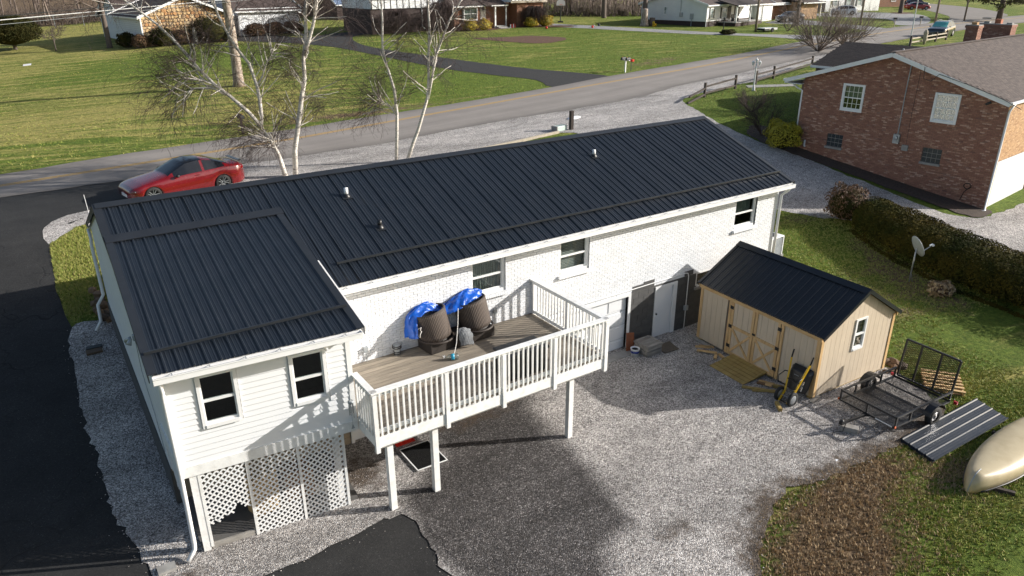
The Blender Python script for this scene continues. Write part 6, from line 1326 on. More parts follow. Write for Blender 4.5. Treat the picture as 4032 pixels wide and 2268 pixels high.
# lamp post -------------------------------------------------------------------
lp = thing('lamp_post', 'white three-headed lamp post on the lawn', 'lamp post', (44.41, 17.19, Z(44.41, 17.19)))
MB().lathe((0, 0, 0), [(.14, 0), (.12, .1), (.07, .3), (.055, .4), (.045, 1.6), (.06, 1.7), (.045, 1.75), (.035, 1.95), (0, 1.97)], 12).build('pole', 'trim', lp, True)
for k in range(3):
    a = R(-30)+k*R(60)*1.0 if False else [R(147), R(-33), R(57)][k]; dx, dy = (.24*math.cos(a), .24*math.sin(a)) if k < 2 else (0, 0); z0 = 1.80 if k < 2 else 1.97
    if k < 2: MB().tube([(0, 0, 1.66), (dx*.6, dy*.6, 1.62), (dx, dy, 1.70), (dx, dy, z0)], .014, 6).build('arm', 'trim', lp, True)
    hd = MB().lathe((dx, dy, z0), [(.05, 0), (.07, .03), (.10, .20), (.11, .22), (.0, .33)], 8).build('lantern', 'trim', lp); MB().lathe((dx, dy, z0+.33), [(.012, -.02), (.015, .02), (0, .06)], 6).build('finial', 'trim', hd)
tag(MB().tube([(85.1, 28.7, 3.2), (85.1, 28.7, 9.5)], [.07, .05], 8).build('flagpole', 'trim'), 'tall thin white flagpole beyond the brick house', 'flagpole')
tag(MB().slab([(45.2, 18.3, Z(45.2, 18.3)+.03), (48.5, 16.6, Z(48.5, 16.6)+.03), (49.2, 17.4, Z(49.2, 17.4)+.03), (46.0, 19.2, Z(46, 19.2)+.03)], .05).build('garden_path', 'concrete'), None, None, None, 'structure')

# ---------------------------------------------------------------- birches in the front yard
def birch(name, label, polys, seed, r0=.13, nb=30, low=.12, group='bare birch trees in the front yard'):
    base = Vector(polys[0][0]); t = thing(name, label, 'tree', base, 0, group); rr = random.Random(seed); tw = []; limbs = []
    tk = MB()
    for k, pl in enumerate(polys):
        P = [Vector(p)-base for p in pl]; n = len(P); rs = r0 if k == 0 else r0*.72 if k < 3 else r0*.38; re_ = rs*.35 if k < 3 else rs*.3
        if k < 3 and P[-1].z > 5:       # carry on above
            for j in range(4): d = (P[-1]-P[-2]).normalized(); d = (d+Vector((rr.gauss(0, .12), rr.gauss(0, .12), .15))).normalized(); P.append(P[-1]+d*.75)
        m = len(P); tk.tube(P, [rs+(re_*.6-rs)*(i/(m-1)) for i in range(m)], 8)
        cum = [0]
        for a, b in zip(P[:-1], P[1:]): cum.append(cum[-1]+(b-a).length)
        for j in range(nb if k < 3 else 12):
            s = cum[-1]*rr.uniform(low if k == 0 else .08, 1.); i = max(q for q in range(m-1) if cum[q] <= s); f = (s-cum[i])/max(1e-6, cum[i+1]-cum[i]); p = P[i].lerp(P[i+1], f); d = (P[i+1]-P[i]).normalized()
            ax = Matrix.Rotation(rr.uniform(0, 6.28), 3, d) @ d.orthogonal().normalized(); nd = Matrix.Rotation(R(rr.uniform(35, 75)), 3, ax) @ d; sg = []
            branch_tree(sg, rr, p, nd, rr.uniform(.9, 2.1)*(1-.35*s/cum[-1]), .022, 0, 3, (20, 55), .16, (5, 4, 3), .6, .13, .02, .0036)
            for q in sg: (limbs if q[2] == 0 else tw).append(q)
    tk.build('trunk', 'birch', t, True); V, F_ = fast_tubes(limbs, 4); npmesh('limbs', V, F_, 'birch', t); V, F_ = fast_tubes(tw, 3); npmesh('twigs', V, F_, 'twig', t); return t
birch('birch_tree', 'white birch leaning and forking left behind the red car', [
    [(8.54, 13.67, 2.3), (8.34, 13.73, 3.44), (8.09, 13.81, 4.1), (7.8, 13.9, 4.69)],
    [(7.8, 13.9, 4.69), (7.4, 14.01, 5.28), (6.78, 14.2, 5.98), (6.25, 14.36, 6.49), (5.75, 14.51, 7.15), (5.37, 14.62, 7.79), (4.98, 14.74, 8.36), (4.51, 14.88, 8.93), (4.04, 15.02, 9.38)],
    [(7.8, 13.9, 4.69), (7.87, 13.87, 5.09), (7.88, 13.87, 5.81), (7.85, 13.88, 6.37), (7.66, 13.94, 7.29), (7.29, 14.05, 7.89), (6.95, 14.15, 8.67), (6.75, 14.21, 9.28), (6.67, 14.23, 9.78)],
    [(6.59, 14.26, 6.07), (6.13, 14.39, 6.39), (5.54, 14.57, 6.39), (5.12, 14.7, 6.22), (4.64, 14.84, 5.92)], [(6.25, 14.36, 6.49), (5.84, 14.48, 6.72), (5.41, 14.61, 6.79), (5.04, 14.72, 6.91)], [(7.85, 13.88, 6.37), (8.1, 13.8, 6.74), (8.32, 13.74, 7.27), (8.63, 13.65, 7.74), (8.77, 13.6, 8.05)]], 1, .12, 30, .5)
birch('birch_tree', 'upright white birch just right of the leaning one', [[(8.96, 13.67, 2.3), (9.06, 13.64, 3.54), (9.31, 13.56, 4.58), (9.56, 13.48, 5.72), (9.78, 13.41, 6.55), (9.81, 13.4, 7.37), (10.03, 13.33, 8.44), (10.06, 13.32, 9.23), (10.16, 13.29, 9.74)],
    [(9.85, 13.4, 7.5), (10.05, 13.2, 8.1), (10.3, 13.1, 8.8), (10.5, 13.0, 9.6)]], 2, .125, 58, .20)
birch('birch_tree', 'thin straight birch left in the pair behind roof middle', [[(13.84, 13.42, 2.3), (13.95, 13.37, 3.81), (14.0, 13.34, 4.74), (13.95, 13.37, 5.77), (13.82, 13.43, 6.37), (13.65, 13.51, 7.13), (13.58, 13.54, 7.71), (13.65, 13.51, 8.84), (13.65, 13.51, 9.67)], [(14.0, 13.34, 4.6), (13.7, 13.5, 5.1), (13.3, 13.7, 5.3)]], 3, .085, 20, .3)
birch('birch_tree', 'curved birch right in the pair behind roof middle', [[(14.29, 13.24, 2.3), (14.62, 13.08, 3.27), (14.87, 12.96, 3.89), (15.14, 12.83, 4.76), (15.33, 12.74, 5.37), (15.42, 12.7, 6.21), (15.47, 12.67, 7.39), (15.55, 12.64, 8.54), (15.51, 12.65, 9.66)], [(15.35, 12.74, 5.3), (15.55, 12.6, 6.3), (15.75, 12.5, 7.3), (16.1, 12.3, 8.2)]], 4, .095, 22, .3)
sy_ = thing('sycamore_tree', 'thick pale barked tree trunk on the far lawn', 'tree', (14.41, 42.55, Z(14.4, 42.5)-.1)); rr = random.Random(5); sg = []
MB().tube([(0, 0, 0), (.0, 0, .5), (.02, 0, 2), (-.02, 0, 4.4), (-.1, 0.05, 7.5), (-.1, .1, 9)], [.52, .40, .36, .33, .30, .22], 14).build('trunk', 'sycamore', sy_, True)
for k in range(9): a = k*2.4; branch_tree(sg, rr, Vector((-.05, .05, 6.8+k*.26)), Vector((math.cos(a), math.sin(a), .7)).normalized(), 2.8, .10, 0, 3, (20, 50), .0, (4, 4, 3), .6, .12, .05, .008)
V, F_ = fast_tubes(sg, 4); npmesh('crown', V, F_, 'bark', sy_)

# ---------------------------------------------------------------- cars
def car(name, label, loc, rz_, L, Wd, H, wb_, fo_, prof, paint, group=None, cat='car', rimmat='galv', wr=.33, detail=True, roofglass=None, shade=None, rack=False, wind=None, rear=None, side=None):
    """prof: list of (x from the front, belt z, top z, roof half width factor)"""
    t = thing(name, label, cat, loc, rz_, group); xs_ = np.array([p[0] for p in prof]); fb = lambda x, k: float(np.interp(x, xs_, [p[k] for p in prof]))
    N = max(40, int(L/.05)) if detail else 34; X_ = [L*i/N for i in range(N+1)]; hw = Wd/2; wx = [fo_, fo_+wb_]; ar = wr*1.13
    rings = []
    for x in X_:
        bt, tp, rf = fb(x, 1), fb(x, 2), fb(x, 3); e = min(x, L-x); rnd_ = 1-.30*max(0., 1-e/.45)**2; w_ = hw*rnd_; zl = .20+.05*max(0, 1-e/.3)
        for q in wx:
            if abs(x-q) < ar: zl = max(zl, .30+math.sqrt(max(0, ar*ar-(x-q)**2))*1.0)
        ring = [(w_*.93, min(zl, bt-.06)), (w_*.985, min(max(zl, .36), bt-.05)), (w_*1.0, max(.62*bt, min(zl+.03, bt-.03))), (w_*.985, bt-.06), (w_*.93, bt), (w_*rf, tp-.05 if tp-bt > .1 else bt+(tp-bt)*.5), (w_*rf*.82, tp-.012), (w_*rf*.42, tp), (0, tp+.004)]
        rings.append(ring)
    m = 9; vs = []
    for i, x in enumerate(X_):
        for (y, z) in rings[i]: vs.append((x-L/2, y, z))
        for (y, z) in rings[i][-2::-1]: vs.append((x-L/2, -y, z))
    mm_ = 2*m-1; groups = {'body': [], 'glass': [], 'windscreen': [], 'rear': [], 'roofglass': []}
    wind = wind or (1.4, 2.2); rear = rear or (3.2, 3.9); side = side or (1.7, 3.6)
    for i in range(N):
        xm = (X_[i]+X_[i+1])/2
        for j in range(mm_-1):
            jj = j if j < m-1 else mm_-2-j; f = (i*mm_+j, i*mm_+j+1, (i+1)*mm_+j+1, (i+1)*mm_+j); k = 'body'
            if jj == 4 and side[0] < xm < side[1] and fb(xm, 2)-fb(xm, 1) > .13 and not any(abs(xm-p) < .035 for p in (side[0]+(side[1]-side[0])*.56,)): k = 'glass'
            elif jj in (5, 6, 7) and wind[0] < xm < wind[1]: k = 'windscreen'
            elif jj in (5, 6, 7) and rear[0] < xm < rear[1]: k = 'rear'
            elif roofglass and jj in (5, 6, 7) and roofglass[0] < xm < roofglass[1]: k = 'roofglass'
            groups[k].append(f)
    groups['body'] += [tuple(range(mm_-1, -1, -1)), tuple(N*mm_+j for j in range(mm_))]
    bo = MB().add(vs, groups['body']).build('body', paint, t, True)
    for k, nm in (('glass', 'side_window'), ('windscreen', 'windscreen'), ('rear', 'rear_window'), ('roofglass', 'sunroof')):
        if groups[k]:
            used = sorted({i for f in groups[k] for i in f}); mp = {a: b for b, a in enumerate(used)}
            MB().add([vs[i] for i in used], [tuple(mp[i] for i in f) for f in groups[k]]).build(nm, shade if (shade and k == 'windscreen') else 'carglass', t, True)
    MB().bx(.15-L/2, L-.15-L/2, -hw*.8, hw*.8, .18, .55).build('underbody', 'rubber', t)
    rotx = Matrix.Rotation(R(90), 3, 'X')
    for q in wx:
        for sy in (-1, 1):
            c = (q-L/2, sy*(hw-.115), wr); wl = MB().lathe(c, [(wr*.66, -.10), (wr*.93, -.115), (wr, -.08), (wr, .08), (wr*.93, .115), (wr*.66, .10)], 26, rotx, False).build('wheel', 'rubber', t, True)
            rim = MB().lathe(c, [(wr*.72, -.09), (wr*.70, .0), (wr*.70, .09)], 24, rotx, False)
            if detail:
                for k in range(10): a = k*R(36)+(.13 if k % 2 else -.13); p0 = Vector((c[0]+.04*math.cos(a), c[1]+sy*.085, c[2]+.04*math.sin(a))); a2 = (k//2)*R(72)+(.22 if k % 2 else -.22); p1 = Vector((c[0]+wr*.68*math.cos(a2), c[1]+sy*.10, c[2]+wr*.68*math.sin(a2))); rim.bar(p0, p1, .03, .018)
            else: rim.lathe((c[0], c[1]+sy*.085, c[2]), [(0, -.01), (wr*.55, -.01), (wr*.55, .01), (0, .02)], 10, rotx)
            rim.build('rim', rimmat, wl); 
            MB().lathe((c[0], c[1]-sy*.02, c[2]), [(0, -.02), (wr*.62, -.02), (wr*.62, .02), (0, .02)], 14, rotx).build('brake_disc', 'black', wl)
    hb = fb(.15, 1)
    for sy in (-1, 1):
        MB().box((.26-L/2, sy*hw*.66, hb-.07), (.34, hw*.36, .11), (0, R(-18), sy*R(-24))).build('headlight', 'headlight', t, False, .03)
        MB().box((L-.16-L/2, sy*hw*.70, fb(L-.2, 1)-.12), (.24, hw*.34, .13), (0, R(10), sy*R(22))).build('tail_light', 'taillight', t, False, .03)
        MB().ico((wind[0]+.32-L/2, sy*(hw+.07), fb(wind[0]+.3, 1)+.05), .085, 2, 0, (1., 1., .75)).build('mirror', 'blackpl', t, True)
        for xh in (side[0]+(side[1]-side[0])*.42,): MB().box((xh-L/2, sy*(hw*.988), fb(xh, 1)-.10), (.18, .03, .03)).build('door_handle', paint, t)
    MB().box((.045-L/2, 0, .50), (.05, hw*.95, .20)).build('grille', 'blackpl', t, False, .02); MB().box((.02-L/2, 0, .34), (.06, hw*.62, .12)).build('number_plate', 'trim', t)
    if rack:
        for sy in (-1, 1): MB().bar((side[0]+.5-L/2, sy*hw*.6, H+.05), (side[1]-.1-L/2, sy*hw*.6, H+.05), .035, .03).build('roof_rail', 'greymetal', t)
    return t
coupe = [(0, .55, .58, .8), (.12, .64, .68, .82), (.5, .74, .80, .80), (1.0, .81, .89, .80), (1.45, .87, .97, .80), (1.9, .90, 1.20, .74), (2.25, .92, 1.35, .70), (2.65, .935, 1.405, .68), (3.05, .95, 1.39, .68), (3.45, .97, 1.30, .68), (3.85, .99, 1.15, .70), (4.1, .99, 1.06, .74), (4.5, .965, 1.03, .78), (4.66, .90, .96, .80), (4.7, .70, .76, .82)]
rcar = car('red_coupe', 'shiny red coupe with black roof parked by the road', (4.26, 13.62, Z(4.26, 13.62)+.03), R(10.3), 4.7, 1.84, 1.41, 2.84, .80, coupe, 'carred', wind=(1.48, 2.22), rear=(3.35, 3.98), side=(1.72, 3.82), roofglass=(2.22, 2.95), rimmat='galv')
sp = MB().bar((2.24, -.62, 1.075), (2.24, .62, 1.075), .14, .03).build('spoiler', 'carblack', rcar)
suvp = [(0, .72, .75, .84), (.12, .86, .92, .86), (.6, .97, 1.05, .84), (1.15, 1.04, 1.14, .82), (1.5, 1.07, 1.32, .78), (1.9, 1.09, 1.58, .74), (2.3, 1.10, 1.66, .73), (3.2, 1.12, 1.68, .72), (3.9, 1.15, 1.64, .72), (4.3, 1.16, 1.50, .74), (4.65, 1.10, 1.20, .80), (4.8, .8, .9, .84)]
bsuv = car('black_suv', 'black suv with teal windshield shade facing us on the road', (98.6, 32.4, Z(98.6, 32.4)+.03), R(14), 4.8, 1.9, 1.68, 2.86, .9, suvp, 'carblack', cat='suv', shade='teal', wind=(1.18, 1.92), rear=(4.2, 4.66), side=(1.6, 4.2), detail=False, wr=.37, rack=True)
bsuv.scale = (1.12, 1.12, 1.12)
cross = [(0, .68, .72, .84), (.12, .80, .86, .86), (.6, .92, 1.0, .84), (1.05, .98, 1.08, .82), (1.6, 1.0, 1.42, .74), (2.0, 1.02, 1.54, .72), (2.9, 1.04, 1.56, .71), (3.6, 1.08, 1.48, .72), (4.05, 1.08, 1.25, .76), (4.35, 1.0, 1.1, .8), (4.45, .7, .8, .84)]
car('white_crossover', 'white compact crossover parked before the white house garage', (124.8, 63.6, Z(124.8, 63.6)+.03), R(-38), 4.45, 1.8, 1.56, 2.65, .88, cross, 'carwhite', cat='car', wind=(1.1, 1.75), rear=(3.75, 4.2), side=(1.5, 3.9), detail=False, wr=.35, rack=True)
car('black_hatchback', 'black car parked behind the bare roadside tree', (101.6, 57.2, Z(101.6, 57.2)+.03), R(-10), 4.6, 1.85, 1.6, 2.7, .9, cross[:-1]+[(4.6, .7, .8, .84)], 'carblack', cat='car', wind=(1.1, 1.75), rear=(3.75, 4.2), side=(1.5, 3.9), detail=False, wr=.35)
sedan = [(0, .6, .63, .84), (.12, .70, .75, .86), (.8, .84, .90, .84), (1.3, .90, .98, .82), (1.75, .92, 1.28, .74), (2.2, .94, 1.42, .72), (3.0, .96, 1.42, .71), (3.6, .98, 1.25, .73), (3.95, .98, 1.06, .78), (4.6, .94, 1.02, .82), (4.75, .7, .8, .84)]
car('red_sedan', 'dark red sedan parked on the far blue grey drive', (153.6, 66.4, Z(153.6, 66.4)+.03), R(140), 4.75, 1.8, 1.43, 2.75, .9, sedan, 'carred2', cat='car', wind=(1.32, 2.0), rear=(3.2, 3.85), side=(1.6, 3.6), detail=False)
car('navy_suv', 'dark blue suv parked beside the far red sedan', (160.5, 70.5, Z(160, 70)+.03), R(150), 4.9, 1.95, 1.75, 2.9, .9, suvp[:-1]+[(4.9, .8, .9, .84)], 'carblue', cat='suv', wind=(1.18, 1.92), rear=(4.2, 4.66), side=(1.6, 4.2), detail=False, wr=.37)

# ---------------------------------------------------------------- roadside things
def mailbox(label, loc, rz_, h, postmat, boxmat, n=1):
    t = thing('mailbox', label, 'mailbox', loc, rz_); MB().bx(-.05, .05, -.05, .05, -.1, h-.12).build('post', postmat, t)
    if n > 1: MB().bx(-.42, .42, -.06, .06, h-.14, h-.08).build('crossarm', postmat, t)
    for k in range(n):
        x = 0 if n == 1 else (-.25+.5*k); b_ = MB(); pr_ = [(-.10, 0), (.10, 0), (.10, .13)]+[(.10*math.cos(a), .13+.10*math.sin(a)) for a in np.linspace(.3, 2.85, 7)]+[(-.10, .13)]; m_ = len(pr_)
        b_.add([(x+a, -.26, h-.10+z) for a, z in pr_]+[(x+a, .26, h-.10+z) for a, z in pr_], [tuple(range(m_)), tuple(range(2*m_-1, m_-1, -1))]+[(i, m_+i, m_+(i+1) % m_, (i+1) % m_) for i in range(m_)]); o = b_.build('box', boxmat, t); MB().box((x+.11, 0, h+.08), (.01, .04, .14)).build('flag', 'red', o)
    return t
mailbox('dark mailbox on a post at the far road edge', (9.71, 24.75, Z(9.7, 24.7)), R(10), 1.0, 'darkwood', 'shutter'); mailbox('two black mailboxes on a white post at the drive entrance', (44.0, 30.6, Z(44, 30.6)), R(100), 1.12, 'trim', 'shutter', 2)
pb = thing('newspaper_box', 'red newspaper tube beside the two black mailboxes', 'newspaper box', (44.9, 30.85, Z(44.9, 30.8))); MB().bx(-.02, .02, -.02, .02, -.1, .85).build('stake', 'shutter', pb); MB().bx(-.10, .10, -.25, .25, .82, 1.0).build('tube', 'red', pb)
mailbox('dark mailbox on a post behind the spreading bare shrub', (82.5, 37.3, Z(82.5, 37.3)), R(20), 1.15, 'timber', 'shutter'); mailbox('black mailbox left of the suv beside the flagpole', (108.2, 44.2, Z(108, 44)), R(15), 1.15, 'timber', 'shutter'); mailbox('black mailbox at the foot of the right utility pole', (114.0, 43.6, Z(114, 43.6)), R(15), 1.2, 'timber', 'shutter')
tag(MB().bx(25.13, 25.33, 14.2, 14.4, 2.45, 3.62).build('wooden_post', 'darkwood', None, bevel=.01), 'single dark wooden post at the gravel edge behind the roof', 'post')
ub = thing('utility_pedestal', 'pale green utility box lying by the wooden post', 'utility box', (24.55, 14.5, Z(24.5, 14.5)), R(12)); MB().bx(-.42, .42, -.2, .2, .02, .30).build('cabinet', M('pale_green', (.5, .6, .54), None, 3, .5), ub, False, .03); MB().bx(-.46, -.40, -.22, .22, .0, .32).build('end_cap', 'concrete', ub)
tp_ = [(17.8, 12.99), (21.2, 13.45), (24.1, 14.0)]
for (a, b), lb in zip(zip(tp_[:-1], tp_[1:]), ('left', 'right')): tag(MB().bar((*a, Z(*a)+.07), (*b, Z(*b)+.07), .14, .14).build('landscape_timber', 'timber', None, bevel=.01), lb+' pale landscape timber edging the front gravel', 'timber')
tag(MB().ico((0, 0, 0), .5, 3, .12, (1.15, .55, .18), 3).build('snow_pile', 'snow', None, True, loc=(27.5, 16.9, 2.62), rot=.3), 'small melting snow pile on gravel beside the post', 'snow')
tag(MB().slab([(1.2, 71.4, Z(1.2, 71.4)+.05), (1.9, 71.4, Z(1.9, 71.4)+.05), (2.0, 72.6, Z(2, 72.6)+.05), (1.3, 72.6, Z(1.3, 72.6)+.05)], .03).build('lawn_cover', 'trim'), 'small white cover plate on the left lawn', 'plate')
def upole(label, x, y, h, r=.16, lean=0): 
    t = thing('utility_pole', label, 'utility pole', (x, y, Z(x, y)-.1)); MB().tube([(0, 0, 0), (lean*h*.5, 0, h*.5), (lean*h, 0, h)], [r, r*.85, r*.7], 10).build('pole', 'pole', t, True); MB().bar((lean*h-1.1, 0, h-.5), (lean*h+1.1, 0, h-.5), .1, .12).build('crossarm', 'pole', t); return t
upole('brown utility pole standing before the white house porch', 83.0, 48.5, 10); upole('wooden utility pole between the white houses', 106.5, 48.5, 10); upole('grey utility pole right behind the black suv', 115.8, 42.4, 10); upole('leaning grey utility pole beside the far pine', 130.5, 45.5, 9, .14)
def wire(label, a, b, sag, r=.02, mat='greymetal'):
    a, b = Vector(a), Vector(b); tag(MB().tube([a.lerp(b, i/24)-Vector((0, 0, sag*4*(i/24)*(1-i/24))) for i in range(25)], r, 5).build('overhead_wire', mat), label, 'wire', 'overhead wires over the far lawn')
wire('upper dark overhead wire crossing the stone house', (-40, 36, 6.1), (60, 47, 12.4), .25, .022, 'shutter'); wire('pale thick overhead wire below the dark one', (-40, 36, 5.85), (60, 47, 12.15), .22, .026, 'trim'); wire('lowest thin overhead wire across the left lawn', (-40, 36, 5.3), (60, 47, 12.3), .22, .014)

# ---------------------------------------------------------------- houses across the road
def uvbox(o, sc=1.):
    me = o.data; ul = me.uv_layers.new(name='UVMap')
    for p in me.polygons:
        n = p.normal; ax = Vector((-n.y, n.x, 0)); ax = ax.normalized() if ax.length > .1 else Vector((1, 0, 0))
        for li in p.loop_indices: v = me.vertices[me.loops[li].vertex_index].co; ul.data[li].uv = ((v.dot(ax))*sc, (v.z if abs(n.z) < .9 else v.y)*sc)
    return o
class FH:
    """far house in a local frame: origin corner, x to the right along the front, y away from the viewer"""
    def __init__(s, name, label, x, y, rot, cat='house'): s.z = Z(x, y); s.t = thing(name, label, cat, (x, y, s.z), R(rot))
    def block(s, x0, x1, y0, y1, h, mat, z0=-.6, nm='wall'):
        return uvbox(MB().bx(x0, x1, y0, y1, z0, h).build(nm, mat, s.t))
    def gable(s, x0, x1, y0, y1, h, rise, mat, roof, along='x', ov=.35, wallgable=True, trim=True):
        if along == 'x':
            ym = (y0+y1)/2; k = rise/((y1-y0)/2)
            for sg, ye in ((-1, y0-ov), (1, y1+ov)): MB().slab([(x0-ov, ym, h+rise), (x1+ov, ym, h+rise), (x1+ov, ye, h-ov*k), (x0-ov, ye, h-ov*k)], .12).build('roof', roof, s.t)
            tri = [[(x, y0, h), (x, y1, h), (x, ym, h+rise-.1)] for x in (x0, x1)]
            rk_ = [((x, ym, h+rise-.02), (x, ye, h-ov*k-.02)) for x in (x0-ov, x1+ov) for ye in (y0-ov, y1+ov)]; ev_ = [((x0-ov, ye, h-ov*k-.1), (x1+ov, ye, h-ov*k-.1)) for ye in (y0-ov, y1+ov)]
        else:
            xm = (x0+x1)/2; k = rise/((x1-x0)/2)
            for xe in (x0-ov, x1+ov): MB().slab([(xm, y0-ov, h+rise), (xm, y1+ov, h+rise), (xe, y1+ov, h-ov*k), (xe, y0-ov, h-ov*k)], .12).build('roof', roof, s.t)
            tri = [[(x0, y, h), (x1, y, h), (xm, y, h+rise-.1)] for y in (y0, y1)]
            rk_ = [((xm, y, h+rise-.02), (xe, y, h-ov*k-.02)) for y in (y0-ov, y1+ov) for xe in (x0-ov, x1+ov)]; ev_ = [((xe, y0-ov, h-ov*k-.1), (xe, y1+ov, h-ov*k-.1)) for xe in (x0-ov, x1+ov)]
        if wallgable:
            for q in tri: c = Vector((0, .12, 0)) if along == 'y' else Vector((.12, 0, 0)); sgn = 1 if (q[0][1 if along == 'y' else 0] == (y0 if along == 'y' else x0)) else -1; a = [Vector(p) for p in q]; uvbox(MB().add(a+[p+c*sgn for p in a], [(0, 1, 2), (5, 4, 3), (0, 3, 4, 1), (1, 4, 5, 2), (2, 5, 3, 0)]).build('gable', mat, s.t))
        if trim:
            for a, b in rk_: barpiece('rake_board', 'trim', s.t, a, b, .06, .24)
            for a, b in ev_: barpiece('gutter', 'trim', s.t, a, b, .12, .16)
    def win(s, x, z, w_, h_, y, n=(0, -1, 0), e=(1, 0, 0), shut=False, grid=None, inside='curtain'):
        e = Vector(e); o = window(s.t, (x, y, z) if abs(n[1]) > .5 else (y, x, z), e, n, w_, h_, .07, .06, -.01, grid=grid, inside=inside)
        if shut:
            for dx in (-.22, w_+.22): p = Vector((x, y, z))+e*dx; piece('shutter', 'shutter', o, (p.x, p.y-.03, z+h_/2), (.36, .05, h_+.05))
        return o
    def laps(s, x0, x1, y, z0, z1, st=.2, holes=(), axis='x', out=-1):
        z = z0
        while z < z1:
            iv = [(x0, x1)]
            for h in holes:
                if h[2] < z+st/2 < h[3]: iv = [q for a, b in iv for q in ((a, min(b, h[0])), (max(a, h[1]), b)) if q[1]-q[0] > .05] if True else iv
            for a, b in iv:
                c, sz = (((a+b)/2, y+out*.012, z+st/2), (b-a, .02, st-.012)) if axis == 'x' else ((y+out*.012, (a+b)/2, z+st/2), (.02, b-a, st-.012)); piece('siding_board', 'siding', s.t, c, sz)
            z += st
def stonewall(fh, x0, x1, z0, z1, y, top, seed=2):
    """irregular field stones set proud of the mortar"""
    rr = random.Random(seed); zz = z0; boxes = []
    while zz < z1:
        hh = rr.uniform(.24, .42); x = x0+rr.uniform(-.2, 0)
        while x < x1:
            w_ = rr.uniform(.28, .62); c = x+w_/2; h_ = hh*rr.uniform(.75, 1.2)
            if c > x0 and c < x1 and zz+h_*.6 < top(c):
                n = rr.choice([5, 6, 6, 7]); pts = [(c+w_*.53*math.cos(a+rr.uniform(-.2, .2))*rr.uniform(.85, 1.1), zz+hh/2+h_*.53*math.sin(a+rr.uniform(-.2, .2))*rr.uniform(.85, 1.1)) for a in [2*math.pi*i/n for i in range(n)]]
                boxes.append(pts)
            x += w_
        zz += hh
    rest = MB()
    for k, pts in enumerate(boxes):
        n = len(pts); cx = sum(p[0] for p in pts)/n; cz = sum(p[1] for p in pts)/n; vs = [(px__, y-.005, pz__) for px__, pz__ in pts]+[(cx+(px__-cx)*.82, y-.06, cz+(pz__-cz)*.82) for px__, pz__ in pts]; fs = [tuple(range(2*n-1, n-1, -1))]+[(i, (i+1) % n, n+(i+1) % n, n+i) for i in range(n)]
        if k < 300: MB().add(vs, fs).build('stone', 'stone', fh.t)
        else: rest.add(vs, fs)
    if rest.v: rest.build('stone_field', 'stone', fh.t, kind='stuff')
# stone fronted house
A = FH('stone_house', 'house with tan stone gable front and white siding', 13.3, 75.6, 10)
A.block(0, 10, .05, 9, 3.3, 'stonemortar'); stonewall(A, 0, 10, -.2, 5.6, .05, lambda x: 3.3+1.95*(1-abs(x-5)/5)-.15); A.gable(0, 10, .05, 9, 3.3, 1.95, 'stonemortar', 'farshingle', 'y', .45)
A.laps(.05, 9, -.01, -.2, 3.2, .21, axis='y', out=-1); piece('corner_post', 'trim', A.t, (-.04, .03, 1.6), (.14, .14, 3.6))
A.block(1, 24, 9, 17, 3.0, 'siding'); A.gable(1, 24, 9, 17, 3.0, 2.4, 'siding', 'farshingle', 'x', .4)
A.block(10, 12.6, 3.4, 9, 2.8, 'farconc'); A.win(10.5, .1, .95, 2.2, 3.38, inside='dark')
A.block(12.6, 20.8, 3.0, 9, 3.5, 'siding', nm='white_wing_wall'); A.laps(12.65, 20.7, 3.0, -.2, 3.4, .21); A.gable(12.4, 20.8, 3.0, 11, 3.5, 1.8, 'siding', 'farshingle', 'x', .45); piece('corner_post', 'trim', A.t, (20.75, 2.98, 1.6), (.14, .12, 3.6))
# half timbered brick house
Bh = FH('tudor_house', 'brown brick house with white half timbered upper floor', 50.5, 71.4, 4)
Bh.block(0, 14.3, 1.0, 10, 2.95, 'farbrick'); Bh.block(-.02, 4.2, 0, 1.0, 3.05, 'farbrick', nm='bay_wall'); uvbox(MB().bx(9.9, 14.6, -.9, 1.0, -.6, 3.38).build('right_wall', 'farbrick', Bh.t))
MB().slab([(-.6, -.5, 3.0), (4.6, -.5, 3.0), (4.6, 1.98, 4.1), (-.6, 1.98, 4.1)], .12).build('bay_roof', 'farshingle', Bh.t); barpiece('gutter', 'trim', Bh.t, (-.6, -.52, 2.96), (4.6, -.52, 2.96), .12, .14); MB().slab([(4.62, -.8, 3.05), (8.4, -.8, 3.05), (8.4, 1.98, 4.1), (4.62, 1.98, 4.1)], .12).build('porch_roof', 'farshingle', Bh.t); barpiece('gutter', 'trim', Bh.t, (5.6, -.82, 3.0), (8.4, -.82, 3.0), .12, .14)
bw = Bh.win(1.4, 1.25, 2.2, 1.6, -.28, inside='curtain', grid=(2, 1)); MB().bx(1.35, 3.65, -.25, .05, 1.15, 1.25).bx(1.35, 1.41, -.25, .02, 1.25, 2.85).bx(3.59, 3.65, -.25, .02, 1.25, 2.85).bx(1.35, 3.65, -.25, .02, 2.85, 2.92).build('bay_box', 'trim', bw)
dd_ = MB().bx(5.0, 5.9, .9, .98, .8, 2.95).build('front_door', 'trim', Bh.t); MB().lathe((5.45, .885, 2.6), [(0, 0), (.24, 0), (.24, .02), (0, .02)], 14, Matrix.Rotation(R(90), 3, 'X')).build('door_light', 'carglass', dd_); MB().bx(6.25, 6.45, -.7, -.5, .0, 3.0).build('porch_post', 'trim', Bh.t); MB().bx(8.1, 8.25, -.7, -.55, .0, 3.0).build('porch_post', 'greymetal', Bh.t)
for k in range(3): piece('porch_step', 'concrete', Bh.t, (7.2, -1.2-.35*(2-k)+.6, .08+.14*k), (1.6, .5+.3*(2-k), .15))
Bh.block(4.3, 14.7, -.55, 10, 5.8, 'siding', 2.95, 'upper_wall') if False else None
uvbox(MB().bx(8.6, 14.9, -1.3, 10, 3.4, 6.1).build('upper_wall', 'siding', Bh.t))
